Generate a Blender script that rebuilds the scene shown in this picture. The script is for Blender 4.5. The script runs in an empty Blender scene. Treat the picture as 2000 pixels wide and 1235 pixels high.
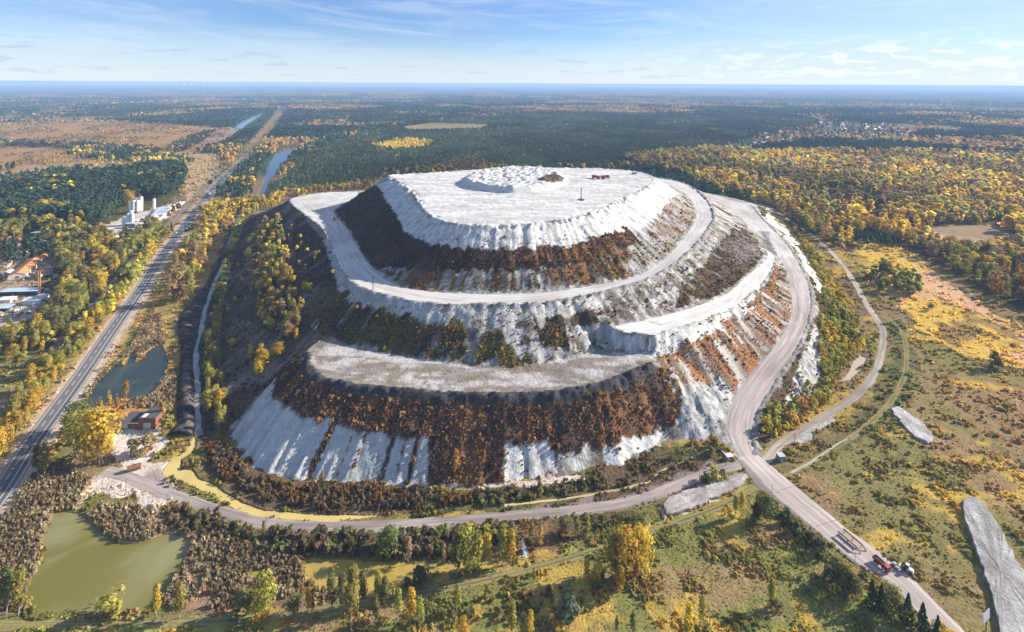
import bpy, math, random
import numpy as np
from mathutils import Vector, Matrix
from mathutils.geometry import delaunay_2d_cdt

random.seed(7)
RNG = np.random.default_rng(11)
SC = bpy.context.scene
COL = SC.collection

# ------------------------------------------------------------------ camera, sky, sun, exposure
CAM_H = 220.0          # the camera hangs 220 m over the plain at x = y = 0, looking along +Y
EYE_Y = 163.0          # row of the eye level in the 2000 x 1235 photograph
ROLL = 0.005
cam_data = bpy.data.cameras.new("camera")
cam_data.lens = 18.0
cam_data.sensor_width = 36.0
cam_data.shift_y = -(617.5 - EYE_Y) / 2000.0
cam_data.clip_start = 1.0
cam_data.clip_end = 120000.0
cam = bpy.data.objects.new("camera", cam_data)
COL.objects.link(cam)
cam.matrix_world = Matrix.Translation((0, 0, CAM_H)) @ Matrix.Rotation(math.radians(90), 4, 'X') @ Matrix.Rotation(ROLL, 4, 'Z')
SC.camera = cam

SUN_AZ, SUN_EL = math.radians(73), math.radians(23.5)
SUN_DIR = Vector((math.sin(SUN_AZ) * math.cos(SUN_EL), math.cos(SUN_AZ) * math.cos(SUN_EL), math.sin(SUN_EL)))
sun_data = bpy.data.lights.new("sun", 'SUN')
sun_data.energy = 5.0
sun_data.angle = math.radians(0.5)
sun_data.color = (1.0, 0.91, 0.77)
sun = bpy.data.objects.new("sun", sun_data)
sun.rotation_euler = SUN_DIR.to_track_quat('Z', 'Y').to_euler()
sun.location = (0, 0, 400)
COL.objects.link(sun)

world = bpy.data.worlds.new("World")
SC.world = world
world.use_nodes = True
wn, wl = world.node_tree.nodes, world.node_tree.links
bg = wn['Background']
sky = wn.new('ShaderNodeTexSky')
sky.sky_type = 'NISHITA'
sky.sun_disc = False
sky.sun_elevation = SUN_EL
sky.sun_rotation = SUN_AZ
sky.altitude = 200
sky.air_density = 1.0
sky.dust_density = 0.0
sky.ozone_density = 4.0
bg.inputs['Strength'].default_value = 0.075


def wmath(op, a, b=None, clamp=False):
    n = wn.new('ShaderNodeMath')
    n.operation = op
    n.use_clamp = clamp
    for i, v in enumerate((a, b)):
        if v is None:
            continue
        if hasattr(v, 'links'):
            wl.new(v, n.inputs[i])
        else:
            n.inputs[i].default_value = v
    return n.outputs[0]


def build_clouds():
    # thin cirrus and rows of small cumulus, laid out on level cloud decks (direction divided by its height)
    tc = wn.new('ShaderNodeTexCoord')
    sep = wn.new('ShaderNodeSeparateXYZ')
    wl.new(tc.outputs['Generated'], sep.inputs[0])
    X, Y, Z = sep.outputs

    def streaks(az, z, sx, sz, scale, detail, lo, hi, rough, dist, shear):
        cb = wn.new('ShaderNodeCombineXYZ')
        wl.new(wmath('MULTIPLY', az, sx), cb.inputs[0])
        wl.new(wmath('ADD', wmath('MULTIPLY', z, sz), wmath('MULTIPLY', az, shear)), cb.inputs[1])
        cb.inputs[2].default_value = sx * 3.7 + sz
        nz = wn.new('ShaderNodeTexNoise')
        nz.inputs['Scale'].default_value = scale
        nz.inputs['Detail'].default_value = detail
        nz.inputs['Roughness'].default_value = rough
        nz.inputs['Distortion'].default_value = dist
        wl.new(cb.outputs[0], nz.inputs['Vector'])
        mr = wn.new('ShaderNodeMapRange')
        mr.interpolation_type = 'SMOOTHSTEP'
        wl.new(nz.outputs[0], mr.inputs[0])
        mr.inputs[1].default_value = lo
        mr.inputs[2].default_value = hi
        return mr.outputs[0]

    def ramp(val, lo, hi):
        mr = wn.new('ShaderNodeMapRange')
        mr.interpolation_type = 'SMOOTHSTEP'
        wl.new(val, mr.inputs[0])
        mr.inputs[1].default_value = lo
        mr.inputs[2].default_value = hi
        return mr.outputs[0]
    az = wmath('ARCTAN2', X, Y)
    cirrus = streaks(az, Z, 1.7, 15.0, 2.0, 7, 0.44, 0.72, 0.62, 0.7, 1.3)
    cirrus2 = streaks(az, Z, 3.1, 34.0, 1.6, 7, 0.50, 0.74, 0.66, 0.5, -1.6)
    veil = streaks(az, Z, 1.0, 6.0, 1.5, 4, 0.30, 0.75, 0.5, 0.3, 0.4)
    puffs = streaks(az, Z, 9.0, 34.0, 2.2, 6, 0.50, 0.57, 0.56, 0.2, 0.0)
    puffs2 = streaks(az, Z, 6.0, 42.0, 2.2, 6, 0.57, 0.66, 0.5, 0.2, 0.0)
    low = wmath('MULTIPLY', ramp(Z, 0.006, 0.014), wmath('SUBTRACT', 1.0, ramp(Z, 0.05, 0.085)))
    right = ramp(wmath('DIVIDE', X, wmath('MAXIMUM', Y, 0.05)), 0.05, 0.75)
    m_c = wmath('MULTIPLY', wmath('MULTIPLY', wmath('MAXIMUM', cirrus, wmath('MULTIPLY', cirrus2, 0.8)), ramp(Z, 0.02, 0.09)), 0.26)
    m_v = wmath('MULTIPLY', wmath('ADD', wmath('MULTIPLY', veil, 0.35), wmath('MULTIPLY', right, 0.28)), 1.0)
    m_p = wmath('MULTIPLY', wmath('MULTIPLY', puffs, low), wmath('MULTIPLY', right, 0.6))
    m_d = wmath('MULTIPLY', wmath('MULTIPLY', puffs2, low), wmath('MULTIPLY', wmath('SUBTRACT', 1.0, right), 0.4))

    def mix(fac, a, b):
        n = wn.new('ShaderNodeMixRGB')
        wl.new(fac, n.inputs[0])
        for i, q in ((1, a), (2, b)):
            if hasattr(q, 'links'):
                wl.new(q, n.inputs[i])
            else:
                n.inputs[i].default_value = q
        return n.outputs[0]
    tint = wn.new('ShaderNodeMixRGB')
    tint.blend_type = 'MULTIPLY'
    tint.inputs[0].default_value = 1
    tint.inputs[2].default_value = SKY_TINT
    wl.new(sky.outputs[0], tint.inputs[1])
    c = mix(m_v, tint.outputs[0], CLOUD_VEIL)
    c = mix(wmath('MULTIPLY', wmath('SUBTRACT', 1.0, ramp(Z, 0.0, 0.11)), 0.62), c, CLOUD_PALE)
    c = mix(m_c, c, CLOUD_WHITE)
    c = mix(m_d, c, CLOUD_GREY)
    c = mix(m_p, c, CLOUD_WHITE)
    wl.new(c, bg.inputs['Color'])


SKY_TINT = (.66, .73, .93, 1)
CLOUD_WHITE = (6.2, 6.5, 6.9, 1)
CLOUD_VEIL = (3.6, 4.5, 5.6, 1)
CLOUD_GREY = (2.7, 3.4, 4.5, 1)
CLOUD_PALE = (4.9, 5.5, 6.2, 1)
build_clouds()

SC.view_settings.view_transform = 'Standard'
SC.view_settings.look = 'None'
SC.view_settings.exposure = 1.2
SC.view_settings.gamma = 1.0
SC.view_settings.use_curve_mapping = False
SC.render.engine = 'CYCLES'
SC.cycles.use_denoising = True
try:
    SC.cycles.denoiser = 'OPENIMAGEDENOISE'
    SC.cycles.denoising_prefilter = 'ACCURATE'
except Exception:
    pass
SC.cycles.max_bounces = 5
SC.cycles.diffuse_bounces = 3
SC.cycles.glossy_bounces = 2
SC.cycles.transmission_bounces = 2
SC.cycles.volume_bounces = 0
SC.cycles.caustics_reflective = False
SC.cycles.caustics_refractive = False


# ------------------------------------------------------------------ surveying: a photo point at a known height gives a place
def survey(x, y, h=0.0):
    dx, dy = x - 1000.0, y - EYE_Y
    dx, dy = dx + ROLL * dy, dy - ROLL * dx
    Y = 1000.0 * (CAM_H - h) / dy
    return dx / 1000.0 * Y, Y


def survey_poly(pts, h=0.0):
    return np.array([survey(p[0], p[1], p[2] if len(p) > 2 else h) for p in pts])


def to_photo(X, Y, Z):
    Y = np.maximum(Y, 1.0)
    dx, dy = 1000.0 * X / Y, 1000.0 * (CAM_H - Z) / Y
    return 1000.0 + dx - ROLL * dy, EYE_Y + dy + ROLL * dx


def inside(px, py, poly):
    poly = np.asarray(poly, float)
    out = np.zeros(px.shape, bool)
    x0, y0 = poly.min(0)
    x1, y1 = poly.max(0)
    sel = (px >= x0) & (px <= x1) & (py >= y0) & (py <= y1)
    if not sel.any():
        return out
    qx, qy = px[sel], py[sel]
    r = np.zeros(qx.shape, bool)
    n = len(poly)
    for i in range(n):
        ax, ay = poly[i]
        bx, by = poly[(i + 1) % n]
        if ay == by:
            continue
        c = ((ay > qy) != (by > qy))
        r ^= c & (qx < (bx - ax) * (qy - ay) / (by - ay) + ax)
    out[sel] = r
    return out


# ------------------------------------------------------------------ noise
_T = np.random.default_rng(3).random((8, 256, 256))


def vnoise(x, y, s=0):
    xf, yf = np.floor(x), np.floor(y)
    xi, yi = xf.astype(np.int64) & 255, yf.astype(np.int64) & 255
    u, v = x - xf, y - yf
    u, v = u * u * (3 - 2 * u), v * v * (3 - 2 * v)
    t = _T[s % 8]
    x1, y1 = (xi + 1) & 255, (yi + 1) & 255
    a, b, c, d = t[xi, yi], t[x1, yi], t[xi, y1], t[x1, y1]
    return (a * (1 - u) + b * u) * (1 - v) + (c * (1 - u) + d * u) * v


def fbm(x, y, s=0, o=4, g=0.5):
    r, a, n = 0.0, 1.0, 0.0
    for i in range(o):
        r = r + a * vnoise(x + 17.3 * i, y - 9.1 * i, s + i)
        n += a
        a *= g
        x, y = x * 2.03, y * 2.03
    return r / n


def smooth(a, lo, hi):
    t = np.clip((a - lo) / (hi - lo), 0, 1)
    return t * t * (3 - 2 * t)


def blur(a, n=1):
    for _ in range(n):
        p = np.pad(a, 1, mode='edge')
        a = (p[1:-1, 1:-1] * 4 + (p[:-2, 1:-1] + p[2:, 1:-1] + p[1:-1, :-2] + p[1:-1, 2:]) * 2 + p[:-2, :-2] + p[:-2, 2:] + p[2:, :-2] + p[2:, 2:]) / 16
    return a


# ------------------------------------------------------------------ materials
def new_mat(name):
    m = bpy.data.materials.new(name)
    m.use_nodes = True
    return m, m.node_tree.nodes, m.node_tree.links, m.node_tree.nodes['Principled BSDF']


def plain(name, c, rough=0.7, metal=0.0, var=0.12, scale=2.0):
    m, n, l, b = new_mat(name)
    tc = n.new('ShaderNodeTexCoord')
    nz = n.new('ShaderNodeTexNoise')
    nz.inputs['Scale'].default_value = scale
    nz.inputs['Detail'].default_value = 4
    l.new(tc.outputs['Object'], nz.inputs['Vector'])
    mr = n.new('ShaderNodeMapRange')
    mr.inputs[3].default_value = 1 - var * 2
    mr.inputs[4].default_value = 1 + var * 2
    l.new(nz.outputs[0], mr.inputs[0])
    mx = n.new('ShaderNodeMixRGB')
    mx.blend_type = 'MULTIPLY'
    mx.inputs[0].default_value = 1
    mx.inputs[1].default_value = (*c, 1)
    l.new(mr.outputs[0], mx.inputs[2])
    l.new(mx.outputs[0], b.inputs['Base Color'])
    b.inputs['Roughness'].default_value = rough
    b.inputs['Metallic'].default_value = metal
    return m


def painted(name, rough=0.95, scales=((1.2, 0.25), (0.25, 0.2)), bump=0.0, bump_scale=1.0, bump_dist=0.3, spec=0.1, stretch=(1, 1, 1), coord='Object'):
    """vertex colour (real colour of the place) times fine noise, with bump"""
    m, n, l, b = new_mat(name)
    at = n.new('ShaderNodeAttribute')
    at.attribute_name = 'Col'
    tc = n.new('ShaderNodeTexCoord')
    mp = n.new('ShaderNodeMapping')
    mp.inputs['Scale'].default_value = stretch
    l.new(tc.outputs[coord], mp.inputs[0])
    cur = at.outputs['Color']
    for sc, amp in scales:
        nz = n.new('ShaderNodeTexNoise')
        nz.inputs['Scale'].default_value = sc
        nz.inputs['Detail'].default_value = 5
        nz.inputs['Roughness'].default_value = 0.65
        l.new(mp.outputs[0], nz.inputs['Vector'])
        mr = n.new('ShaderNodeMapRange')
        mr.inputs[1].default_value = 0.25
        mr.inputs[2].default_value = 0.75
        mr.inputs[3].default_value = 1 - amp
        mr.inputs[4].default_value = 1 + amp
        l.new(nz.outputs[0], mr.inputs[0])
        mx = n.new('ShaderNodeMixRGB')
        mx.blend_type = 'MULTIPLY'
        mx.inputs[0].default_value = 1
        l.new(cur, mx.inputs[1])
        l.new(mr.outputs[0], mx.inputs[2])
        cur = mx.outputs[0]
    l.new(cur, b.inputs['Base Color'])
    b.inputs['Roughness'].default_value = rough
    b.inputs['Specular IOR Level'].default_value = spec
    if bump:
        nz = n.new('ShaderNodeTexNoise')
        nz.inputs['Scale'].default_value = bump_scale
        nz.inputs['Detail'].default_value = 6
        nz.inputs['Roughness'].default_value = 0.6
        l.new(mp.outputs[0], nz.inputs['Vector'])
        bp = n.new('ShaderNodeBump')
        bp.inputs['Strength'].default_value = bump
        bp.inputs['Distance'].default_value = bump_dist
        l.new(nz.outputs[0], bp.inputs['Height'])
        l.new(bp.outputs[0], b.inputs['Normal'])
    return m


# ------------------------------------------------------------------ mesh helpers
def np_mesh(name, verts, quads, colors=None, smooth_shade=False):
    """verts (n,3), quads (m,4) or (m,3), colors (n,3) per vertex"""
    verts = np.ascontiguousarray(verts, np.float32)
    quads = np.ascontiguousarray(quads, np.int32)
    k = quads.shape[1]
    me = bpy.data.meshes.new(name)
    me.vertices.add(len(verts))
    me.vertices.foreach_set('co', verts.ravel())
    me.loops.add(quads.size)
    me.loops.foreach_set('vertex_index', quads.ravel())
    me.polygons.add(len(quads))
    me.polygons.foreach_set('loop_start', np.arange(0, quads.size, k, dtype=np.int32))
    me.polygons.foreach_set('loop_total', np.full(len(quads), k, np.int32))
    me.polygons.foreach_set('use_smooth', np.full(len(quads), smooth_shade, bool))
    if colors is not None:
        a = me.attributes.new('Col', 'FLOAT_COLOR', 'POINT')
        c = np.ones((len(verts), 4), np.float32)
        c[:, :3] = np.clip(colors, 0, 1)
        a.data.foreach_set('color', c.ravel())
    me.update(calc_edges=True)
    return me


def link(name, me, mat=None, parent=None, loc=(0, 0, 0), rz=0.0):
    o = bpy.data.objects.new(name, me)
    COL.objects.link(o)
    if mat is not None and me is not None and not me.materials:
        me.materials.append(mat)
    o.parent = parent
    o.location = loc
    o.rotation_euler = (0, 0, rz)
    return o


def tag(o, label=None, cat=None, group=None, kind=None):
    if label:
        o['label'] = label
    if cat:
        o['category'] = cat
    if group:
        o['group'] = group
    if kind:
        o['kind'] = kind
    return o


def grid_quads(nu, nv):
    i = np.arange(nu - 1)[:, None] * nv + np.arange(nv - 1)[None, :]
    return np.stack([i, i + nv, i + nv + 1, i + 1], -1).reshape(-1, 4)


def resample(pts, n):
    pts = np.asarray(pts, float)
    d = np.r_[0, np.cumsum(np.linalg.norm(np.diff(pts[:, :2], axis=0), axis=1))]
    t = np.linspace(0, d[-1], n)
    return np.stack([np.interp(t, d, pts[:, k]) for k in range(pts.shape[1])], 1)


def line3(pts, h=0.0):
    """photo points (x, y[, h]) or ('w', X, Y, h) -> array of X, Y, h"""
    out = []
    for p in pts:
        if p[0] == 'w':
            out.append(p[1:4])
        else:
            hh = p[2] if len(p) > 2 else h
            X, Y = survey(p[0], p[1], hh)
            out.append((X, Y, hh))
    return np.array(out, float)


def chaikin(p, n=2):
    for _ in range(n):
        q = np.empty((2 * len(p), p.shape[1]))
        q[0], q[-1] = p[0], p[-1]
        q[1:-1:2] = 0.75 * p[:-1] + 0.25 * p[1:]
        q[2::2] = 0.25 * p[:-1] + 0.75 * p[1:]
        p = q
    return p


def dense(p, step=4.0):
    n = max(2, int(np.linalg.norm(np.diff(p[:, :2], axis=0), axis=1).sum() / step))
    return resample(p, n)
# ------------------------------------------------------------------ the white hill: break lines read from the photograph
RIM = chaikin(line3([(758, 343), (790, 362), (814, 385), (828, 412), (848, 426), (867, 434), (926, 441), (1000, 441), (1070, 434), (1140, 422), (1196, 399), (1245, 375), (1278, 356),
                     (1282, 347), (1245, 335), (1175, 329), (1000, 328), (860, 337), (758, 343)], 92))
RING_IN = chaikin(line3([('w', -225, 745, 50), (653, 410, 51), (657, 420, 51), (685, 451, 51), (703, 486, 51), (730, 524, 51.5), (769, 552, 52), (807, 565, 52), (895, 572, 52), (982, 573, 52), (1070, 570, 52), (1175, 554, 52.5),
                         (1252, 538, 53), (1297, 503, 54), (1325, 474, 55), (1352, 438, 56.5), (1359, 417, 57), (1349, 389, 58), (1321, 368, 59), (1300, 361, 60), ('w', 215, 860, 60)]))
RING_OUT = chaikin(line3([(700, 375, 50), (630, 375, 50), (574, 385, 50), (563, 392, 50), (574, 403, 50), (602, 424, 51), (630, 445, 51), (640, 465, 51), (651, 500, 51), (668, 536, 51.5), (702, 562, 52), (755, 578, 52),
                          (825, 591, 52), (895, 596, 52), (1000, 596, 52), (1087, 589, 52), (1175, 573, 52.5), (1262, 549, 53), (1315, 521, 54), (1358, 482, 55), (1387, 445, 56.5), (1397, 424, 57), (1388, 396, 58),
                          (1353, 364, 59), (1317, 352, 60), (1300, 350, 60), ('w', 235, 890, 60)]))
RING_BACK_OUT = line3([('w', 235, 890, 60), ('w', 180, 925, 60), ('w', 60, 935, 58), ('w', -60, 905, 54), ('w', -160, 850, 51), (700, 375, 50)])
RING_BACK_IN = line3([('w', 215, 860, 60), ('w', 170, 880, 60), ('w', 80, 880, 58), ('w', -20, 858, 55), ('w', -120, 815, 52), ('w', -190, 778, 51), ('w', -225, 745, 50)])
BENCH_IN = chaikin(line3([(637, 657, 27), (665, 668, 27), (720, 683, 27), (807, 699, 27), (870, 708, 27), (930, 714, 27), (1000, 717, 27.5), (1070, 709, 28), (1175, 685, 29.5), (1201, 681, 30)]))
BENCH_OUT = chaikin(line3([(637, 657, 27), (602, 682, 27), (594, 706, 27), (608, 734, 27), (650, 749, 27), (720, 762, 27), (860, 774, 27), (1000, 777, 27), (1105, 771, 27.5), (1210, 745, 28.5), (1280, 713, 29.5), (1318, 694, 28.5)]))
SPUR_IN = chaikin(line3([(1189, 636, 41), (1300, 614, 39.5), (1387, 587, 37), (1430, 563, 35), (1450, 542, 33), (1489, 511, 31), (1497, 500, 30), (1491, 478, 30), (1468, 452, 31), (1440, 420, 32), (1394, 389, 33), (1375, 376, 34)]))
SPUR_OUT = chaikin(line3([(1189, 636, 41), (1210, 649, 41), (1279, 655, 41), (1281, 654, 41), (1350, 634, 39.5), (1398, 616, 37.5), (1440, 601, 35), (1496, 552, 32), (1511, 526, 30.5), (1518, 502, 29.5)]))
BLOCK_FOOT = line3([(1203, 679, 30.2), (1235, 692, 30.0), (1264, 700, 29.8), (1318, 690, 28.5)])
HAUL_IN = chaikin(line3([(1491, 454, 31), (1505, 475, 30), (1518, 502, 29), (1528, 512, 28), (1541, 552, 25), (1546, 598, 22), (1541, 626, 20), (1524, 657, 18), (1492, 696, 14), (1457, 734, 11), (1433, 766, 8), (1415, 808, 4.5),
                         (1412, 835, 2.5), (1428, 866, 1), (1448, 898, 0.1)]))
HAUL_OUT = chaikin(line3([(1400, 386, 33), (1468, 399, 33), (1489, 427, 32), (1517, 452, 30), (1545, 483, 28.5), (1569, 525, 26), (1580, 545, 25), (1589, 584, 22.5), (1585, 622, 20), (1569, 668, 17), (1545, 710, 14), (1510, 762, 9),
                          (1489, 797, 6), (1476, 830, 3), (1470, 858, 1.2), (1478, 885, 0.1)]))
CREASE = line3([(637, 657, 27), (612, 672, 23), (585, 692, 18), (556, 716, 14), (520, 757, 8), (478, 805, 3), (445, 840, 0)])
CLIFF = chaikin(line3([(548, 721, 21), (534, 742, 19.5), (533, 765, 18), (545, 785, 17.5), (562, 799, 17), (592, 811, 16.5), (630, 823, 16), (680, 838, 15.5), (720, 845, 15), (772, 849, 15), (836, 853, 15)]))
TOE = line3([('w', -450, 925, 0), (468, 447), (455, 500), (440, 560), (430, 620), (425, 700), (430, 770), (438, 830), (451, 845), (469, 878), (480, 898), (525, 922), (595, 938), (700, 943), (835, 947), (930, 950), (1000, 942),
             (1087, 925), (1210, 905), (1297, 862), (1350, 856), (1396, 856), (1430, 885), (1450, 905), (1472, 905), (1490, 888), (1500, 868), (1530, 815), (1600, 735), (1648, 655), (1648, 600), (1610, 545), (1565, 472), (1530, 425),
             (1505, 400), ('w', 470, 960, 0), ('w', 380, 1015, 0), ('w', 200, 1050, 0), ('w', -100, 1050, 0), ('w', -330, 1000, 0), ('w', -450, 925, 0)])
HILL_LINES = [RIM, RING_IN, RING_OUT, RING_BACK_IN, RING_BACK_OUT, BENCH_IN, BENCH_OUT, SPUR_IN, SPUR_OUT, BLOCK_FOOT, HAUL_IN, HAUL_OUT, CREASE, CLIFF, TOE]
HX0, HX1, HY0, HY1, HS = -475.0, 500.0, 255.0, 1075.0, 1.25
hx = np.arange(HX0, HX1 + .1, HS)
hy = np.arange(HY0, HY1 + .1, HS)
HXX, HYY = np.meshgrid(hx, hy, indexing='ij')


def dist_to(lines, XX, YY, x0, y0, step, reach):
    """distance raster to polylines, out to reach metres"""
    D = np.full(XX.shape, 1e9)
    k = int(reach / step) + 1
    for p in lines:
        for X, Y in dense(np.asarray(p)[:, :2], step)[:, :2]:
            i, j = int((X - x0) / step), int((Y - y0) / step)
            a, b, c, d = max(0, i - k), min(XX.shape[0], i + k + 2), max(0, j - k), min(XX.shape[1], j + k + 2)
            if a >= b or c >= d:
                continue
            w = D[a:b, c:d]
            np.minimum(w, np.hypot(XX[a:b, c:d] - X, YY[a:b, c:d] - Y), out=w)
    return D


def triangulated_height():
    P = []
    for L in HILL_LINES:
        P.append(dense(L, 4.0))
    mid = np.stack([np.interp(np.linspace(0, 1, 200), np.linspace(0, 1, len(RIM)), RIM[:, k]) for k in range(3)], 1)
    c = mid.mean(0)
    for f in (0.25, 0.5, 0.75, 0.93):
        q = c + (mid[::4] - c) * f
        q[:, 2] = 92
        P.append(q)
    t = dense(TOE, 6.0)
    tg = np.gradient(t[:, :2], axis=0)
    nrm = np.stack([tg[:, 1], -tg[:, 0]], 1)
    nrm /= np.linalg.norm(nrm, axis=1)[:, None] + 1e-9
    ctr = np.array([0, 640.0])
    for off, hh in ((7, -1.6), (30, -1.6)):
        cand = t[:, :2] + nrm * off
        if not hasattr(triangulated_height, 'sg'):
            triangulated_height.sg = 1 if inside(np.array([cand[0, 0]]), np.array([cand[0, 1]]), TOE[:, :2])[0] is np.False_ else 1
        other = t[:, :2] - nrm * off
        ins = inside(cand[:, 0], cand[:, 1], TOE[:, :2])
        q = np.where(ins[:, None], other, cand)
        keep = ~inside(q[:, 0], q[:, 1], TOE[:, :2])
        P.append(np.c_[q[keep], np.full(keep.sum(), hh)])
    P = np.concatenate(P)
    key = np.round(P[:, :2] / 0.8).astype(int)
    _, ix = np.unique(key, axis=0, return_index=True)
    P = P[ix]
    v2, _, faces, orig, _, _ = delaunay_2d_cdt([Vector(p[:2]) for p in P], [], [], 0, 1e-5)
    hz = np.array([P[o[0], 2] if o else 0 for o in orig])
    V = np.array([(v.x, v.y) for v in v2])
    H = np.full(HXX.shape, -1.6)
    for f in faces:
        A, B, C = V[f[0]], V[f[1]], V[f[2]]
        ha, hb, hc = hz[f[0]], hz[f[1]], hz[f[2]]
        lo, hi = np.minimum(np.minimum(A, B), C), np.maximum(np.maximum(A, B), C)
        i0, i1 = max(0, int((lo[0] - HX0) / HS)), min(len(hx), int((hi[0] - HX0) / HS) + 2)
        j0, j1 = max(0, int((lo[1] - HY0) / HS)), min(len(hy), int((hi[1] - HY0) / HS) + 2)
        if i0 >= i1 or j0 >= j1:
            continue
        gx, gy = HXX[i0:i1, j0:j1], HYY[i0:i1, j0:j1]
        den = (B[1] - C[1]) * (A[0] - C[0]) + (C[0] - B[0]) * (A[1] - C[1])
        if abs(den) < 1e-9:
            continue
        a = ((B[1] - C[1]) * (gx - C[0]) + (C[0] - B[0]) * (gy - C[1])) / den
        b = ((C[1] - A[1]) * (gx - C[0]) + (A[0] - C[0]) * (gy - C[1])) / den
        c_ = 1 - a - b
        m = (a >= -1e-6) & (b >= -1e-6) & (c_ >= -1e-6)
        H[i0:i1, j0:j1][m] = (a * ha + b * hb + c_ * hc)[m]
    return H


H0 = blur(triangulated_height(), 1)
# the sheer end of the white spur
_end = inside(HXX, HYY, [(71.8, 379.6), (77.5, 369.2), (102, 365.8), (114, 374.3), (112, 388), (90, 390)])
_floor = inside(HXX, HYY, [(56, 378), (69.6, 380.6), (75.2, 367.2), (101.5, 363.0), (98, 354), (60, 358)])
H0 = np.where(_end, np.maximum(H0, 40.6), np.where(_floor, np.minimum(H0, 30.0), H0))
ring_poly = np.r_[RING_IN[:, :2], RING_OUT[::-1, :2]]
haul_poly = np.r_[HAUL_IN[:, :2], HAUL_OUT[::-1, :2]]
spur_poly = np.r_[SPUR_IN[:, :2], HAUL_OUT[:3, :2], HAUL_IN[:8, :2], SPUR_OUT[::-1, :2]]
bench_poly = np.r_[BENCH_IN[:, :2], BENCH_OUT[::-1, :2]]
rim_poly = RIM[:, :2]
flat = np.zeros(H0.shape)
for P in (ring_poly, haul_poly, spur_poly):
    flat[inside(HXX, HYY, P)] = 1
top_mask = inside(HXX, HYY, rim_poly)
bench_mask = inside(HXX, HYY, bench_poly)
road_soft = blur(flat, 3)
gy_, gx_ = np.gradient(blur(H0, 3), HS)[1], np.gradient(blur(H0, 3), HS)[0]
slope = np.hypot(gx_, gy_)
steep = smooth(slope, 0.18, 0.4)
# gullies run down the fall line: noise narrow across it, long down it
ang = np.arctan2(HXX - 10, HYY - 640)
rad = np.hypot(HXX - 10, HYY - 640)
arc = ang * 330
warp = 6 * (fbm(HXX / 30, HYY / 30, 2) - .5)
gully = fbm((arc + warp) / 5.5, rad / 45, 1, 4) - .5
gully2 = fbm((arc + warp) / 16, rad / 60, 4, 3) - .5
lump = fbm(HXX / 4.5, HYY / 4.5, 5, 4) - .5
big = fbm(HXX / 28, HYY / 28, 6, 3) - .5
H = H0.copy()
PH0X, PH0Y = to_photo(HXX, HYY, H0)
flute = np.abs(fbm((arc + warp * .5) / 4.2, rad / 55, 3, 3) - .5) * 2 - .3
cliffy = blur(inside(PH0X, PH0Y, [(546, 718), (533, 745), (530, 768), (560, 800), (630, 824), (720, 847), (836, 854), (834, 948), (700, 946), (595, 940), (525, 925), (480, 900), (448, 846), (470, 820)]).astype(float), 3)
H += cliffy * steep * (flute * 3.4 + lump * .5) - cliffy * steep * (gully * 1.2 + gully2 * 1.6 + lump * 1.2)
H += steep * (1 - road_soft) * (gully * 2.2 + gully2 * 2.4 + lump * 2.0)
H += (1 - steep) * (1 - road_soft) * np.where(H0 > -1, lump * 0.9 + big * 0.7, 0)
# clods and windrows along the edges of the roads and of the rims
d_edge = dist_to([RING_OUT, SPUR_OUT, RIM[:len(RIM) // 2 + 12]], HXX, HYY, HX0, HY0, HS, 8)
d_haul = dist_to([HAUL_OUT[6:], HAUL_IN[:10], RING_OUT[len(RING_OUT) // 2:]], HXX, HYY, HX0, HY0, HS, 8)
d_in = dist_to([RING_IN, SPUR_IN[:30]], HXX, HYY, HX0, HY0, HS, 8)
clod = np.clip(fbm(HXX / 3, HYY / 3, 7, 3) * 2 - .55, 0, 1.2)
clod_mask = np.zeros(H.shape)
for D, amp in ((d_edge, 1.1), (d_haul, 1.3), (d_in, 1.3)):
    g = np.exp(-(D / 2.3) ** 2)
    clod_mask = np.maximum(clod_mask, g)
    H += amp * clod * g
_rag = np.clip(fbm(HXX / 5, HYY / 5, 1, 3) - .47, 0, 1)
H -= np.exp(-(d_edge / 4.0) ** 2) * _rag * 9 * (1 - road_soft)
# the loose heap on the summit
heap_poly = survey_poly([(905, 356), (925, 343), (960, 335), (1010, 332), (1060, 334), (1098, 344), (1104, 352), (1092, 362), (1070, 369), (1040, 373), (1000, 376), (950, 371), (918, 365)], 93)
heap = inside(HXX, HYY, heap_poly).astype(float)
heap_soft = blur(heap, 6)
hump = np.abs(fbm(HXX / 9, HYY / 9, 3, 3) - .5) * 2
H += heap_soft * (6.0 + 5.0 * fbm(HXX / 6, HYY / 6, 2, 4) - 3.0 * (1 - hump) * .5)
skirt = blur(heap, 26) * (1 - heap_soft)
H += skirt * 2.2 * fbm(HXX / 4, HYY / 4, 1, 3)
# a low lip at the far rim
H += np.exp(-(dist_to([RIM[len(RIM) // 2 + 14:]], HXX, HYY, HX0, HY0, HS, 10) / 4) ** 2) * clod * 1.6
# the dark soil windrow on the bench edge
d_berm = dist_to([BENCH_OUT[8:-6]], HXX, HYY, HX0, HY0, HS, 12)
d_berm0 = dist_to([BENCH_OUT], HXX, HYY, HX0, HY0, HS, 24)
berm = np.exp(-((d_berm - 1) / 3.2) ** 2)
H += berm * (0.2 + 2.9 * np.clip(fbm(HXX / 3.4, HYY / 3.4, 3, 3) * 1.6 - .3, 0, 1.2))
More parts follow.
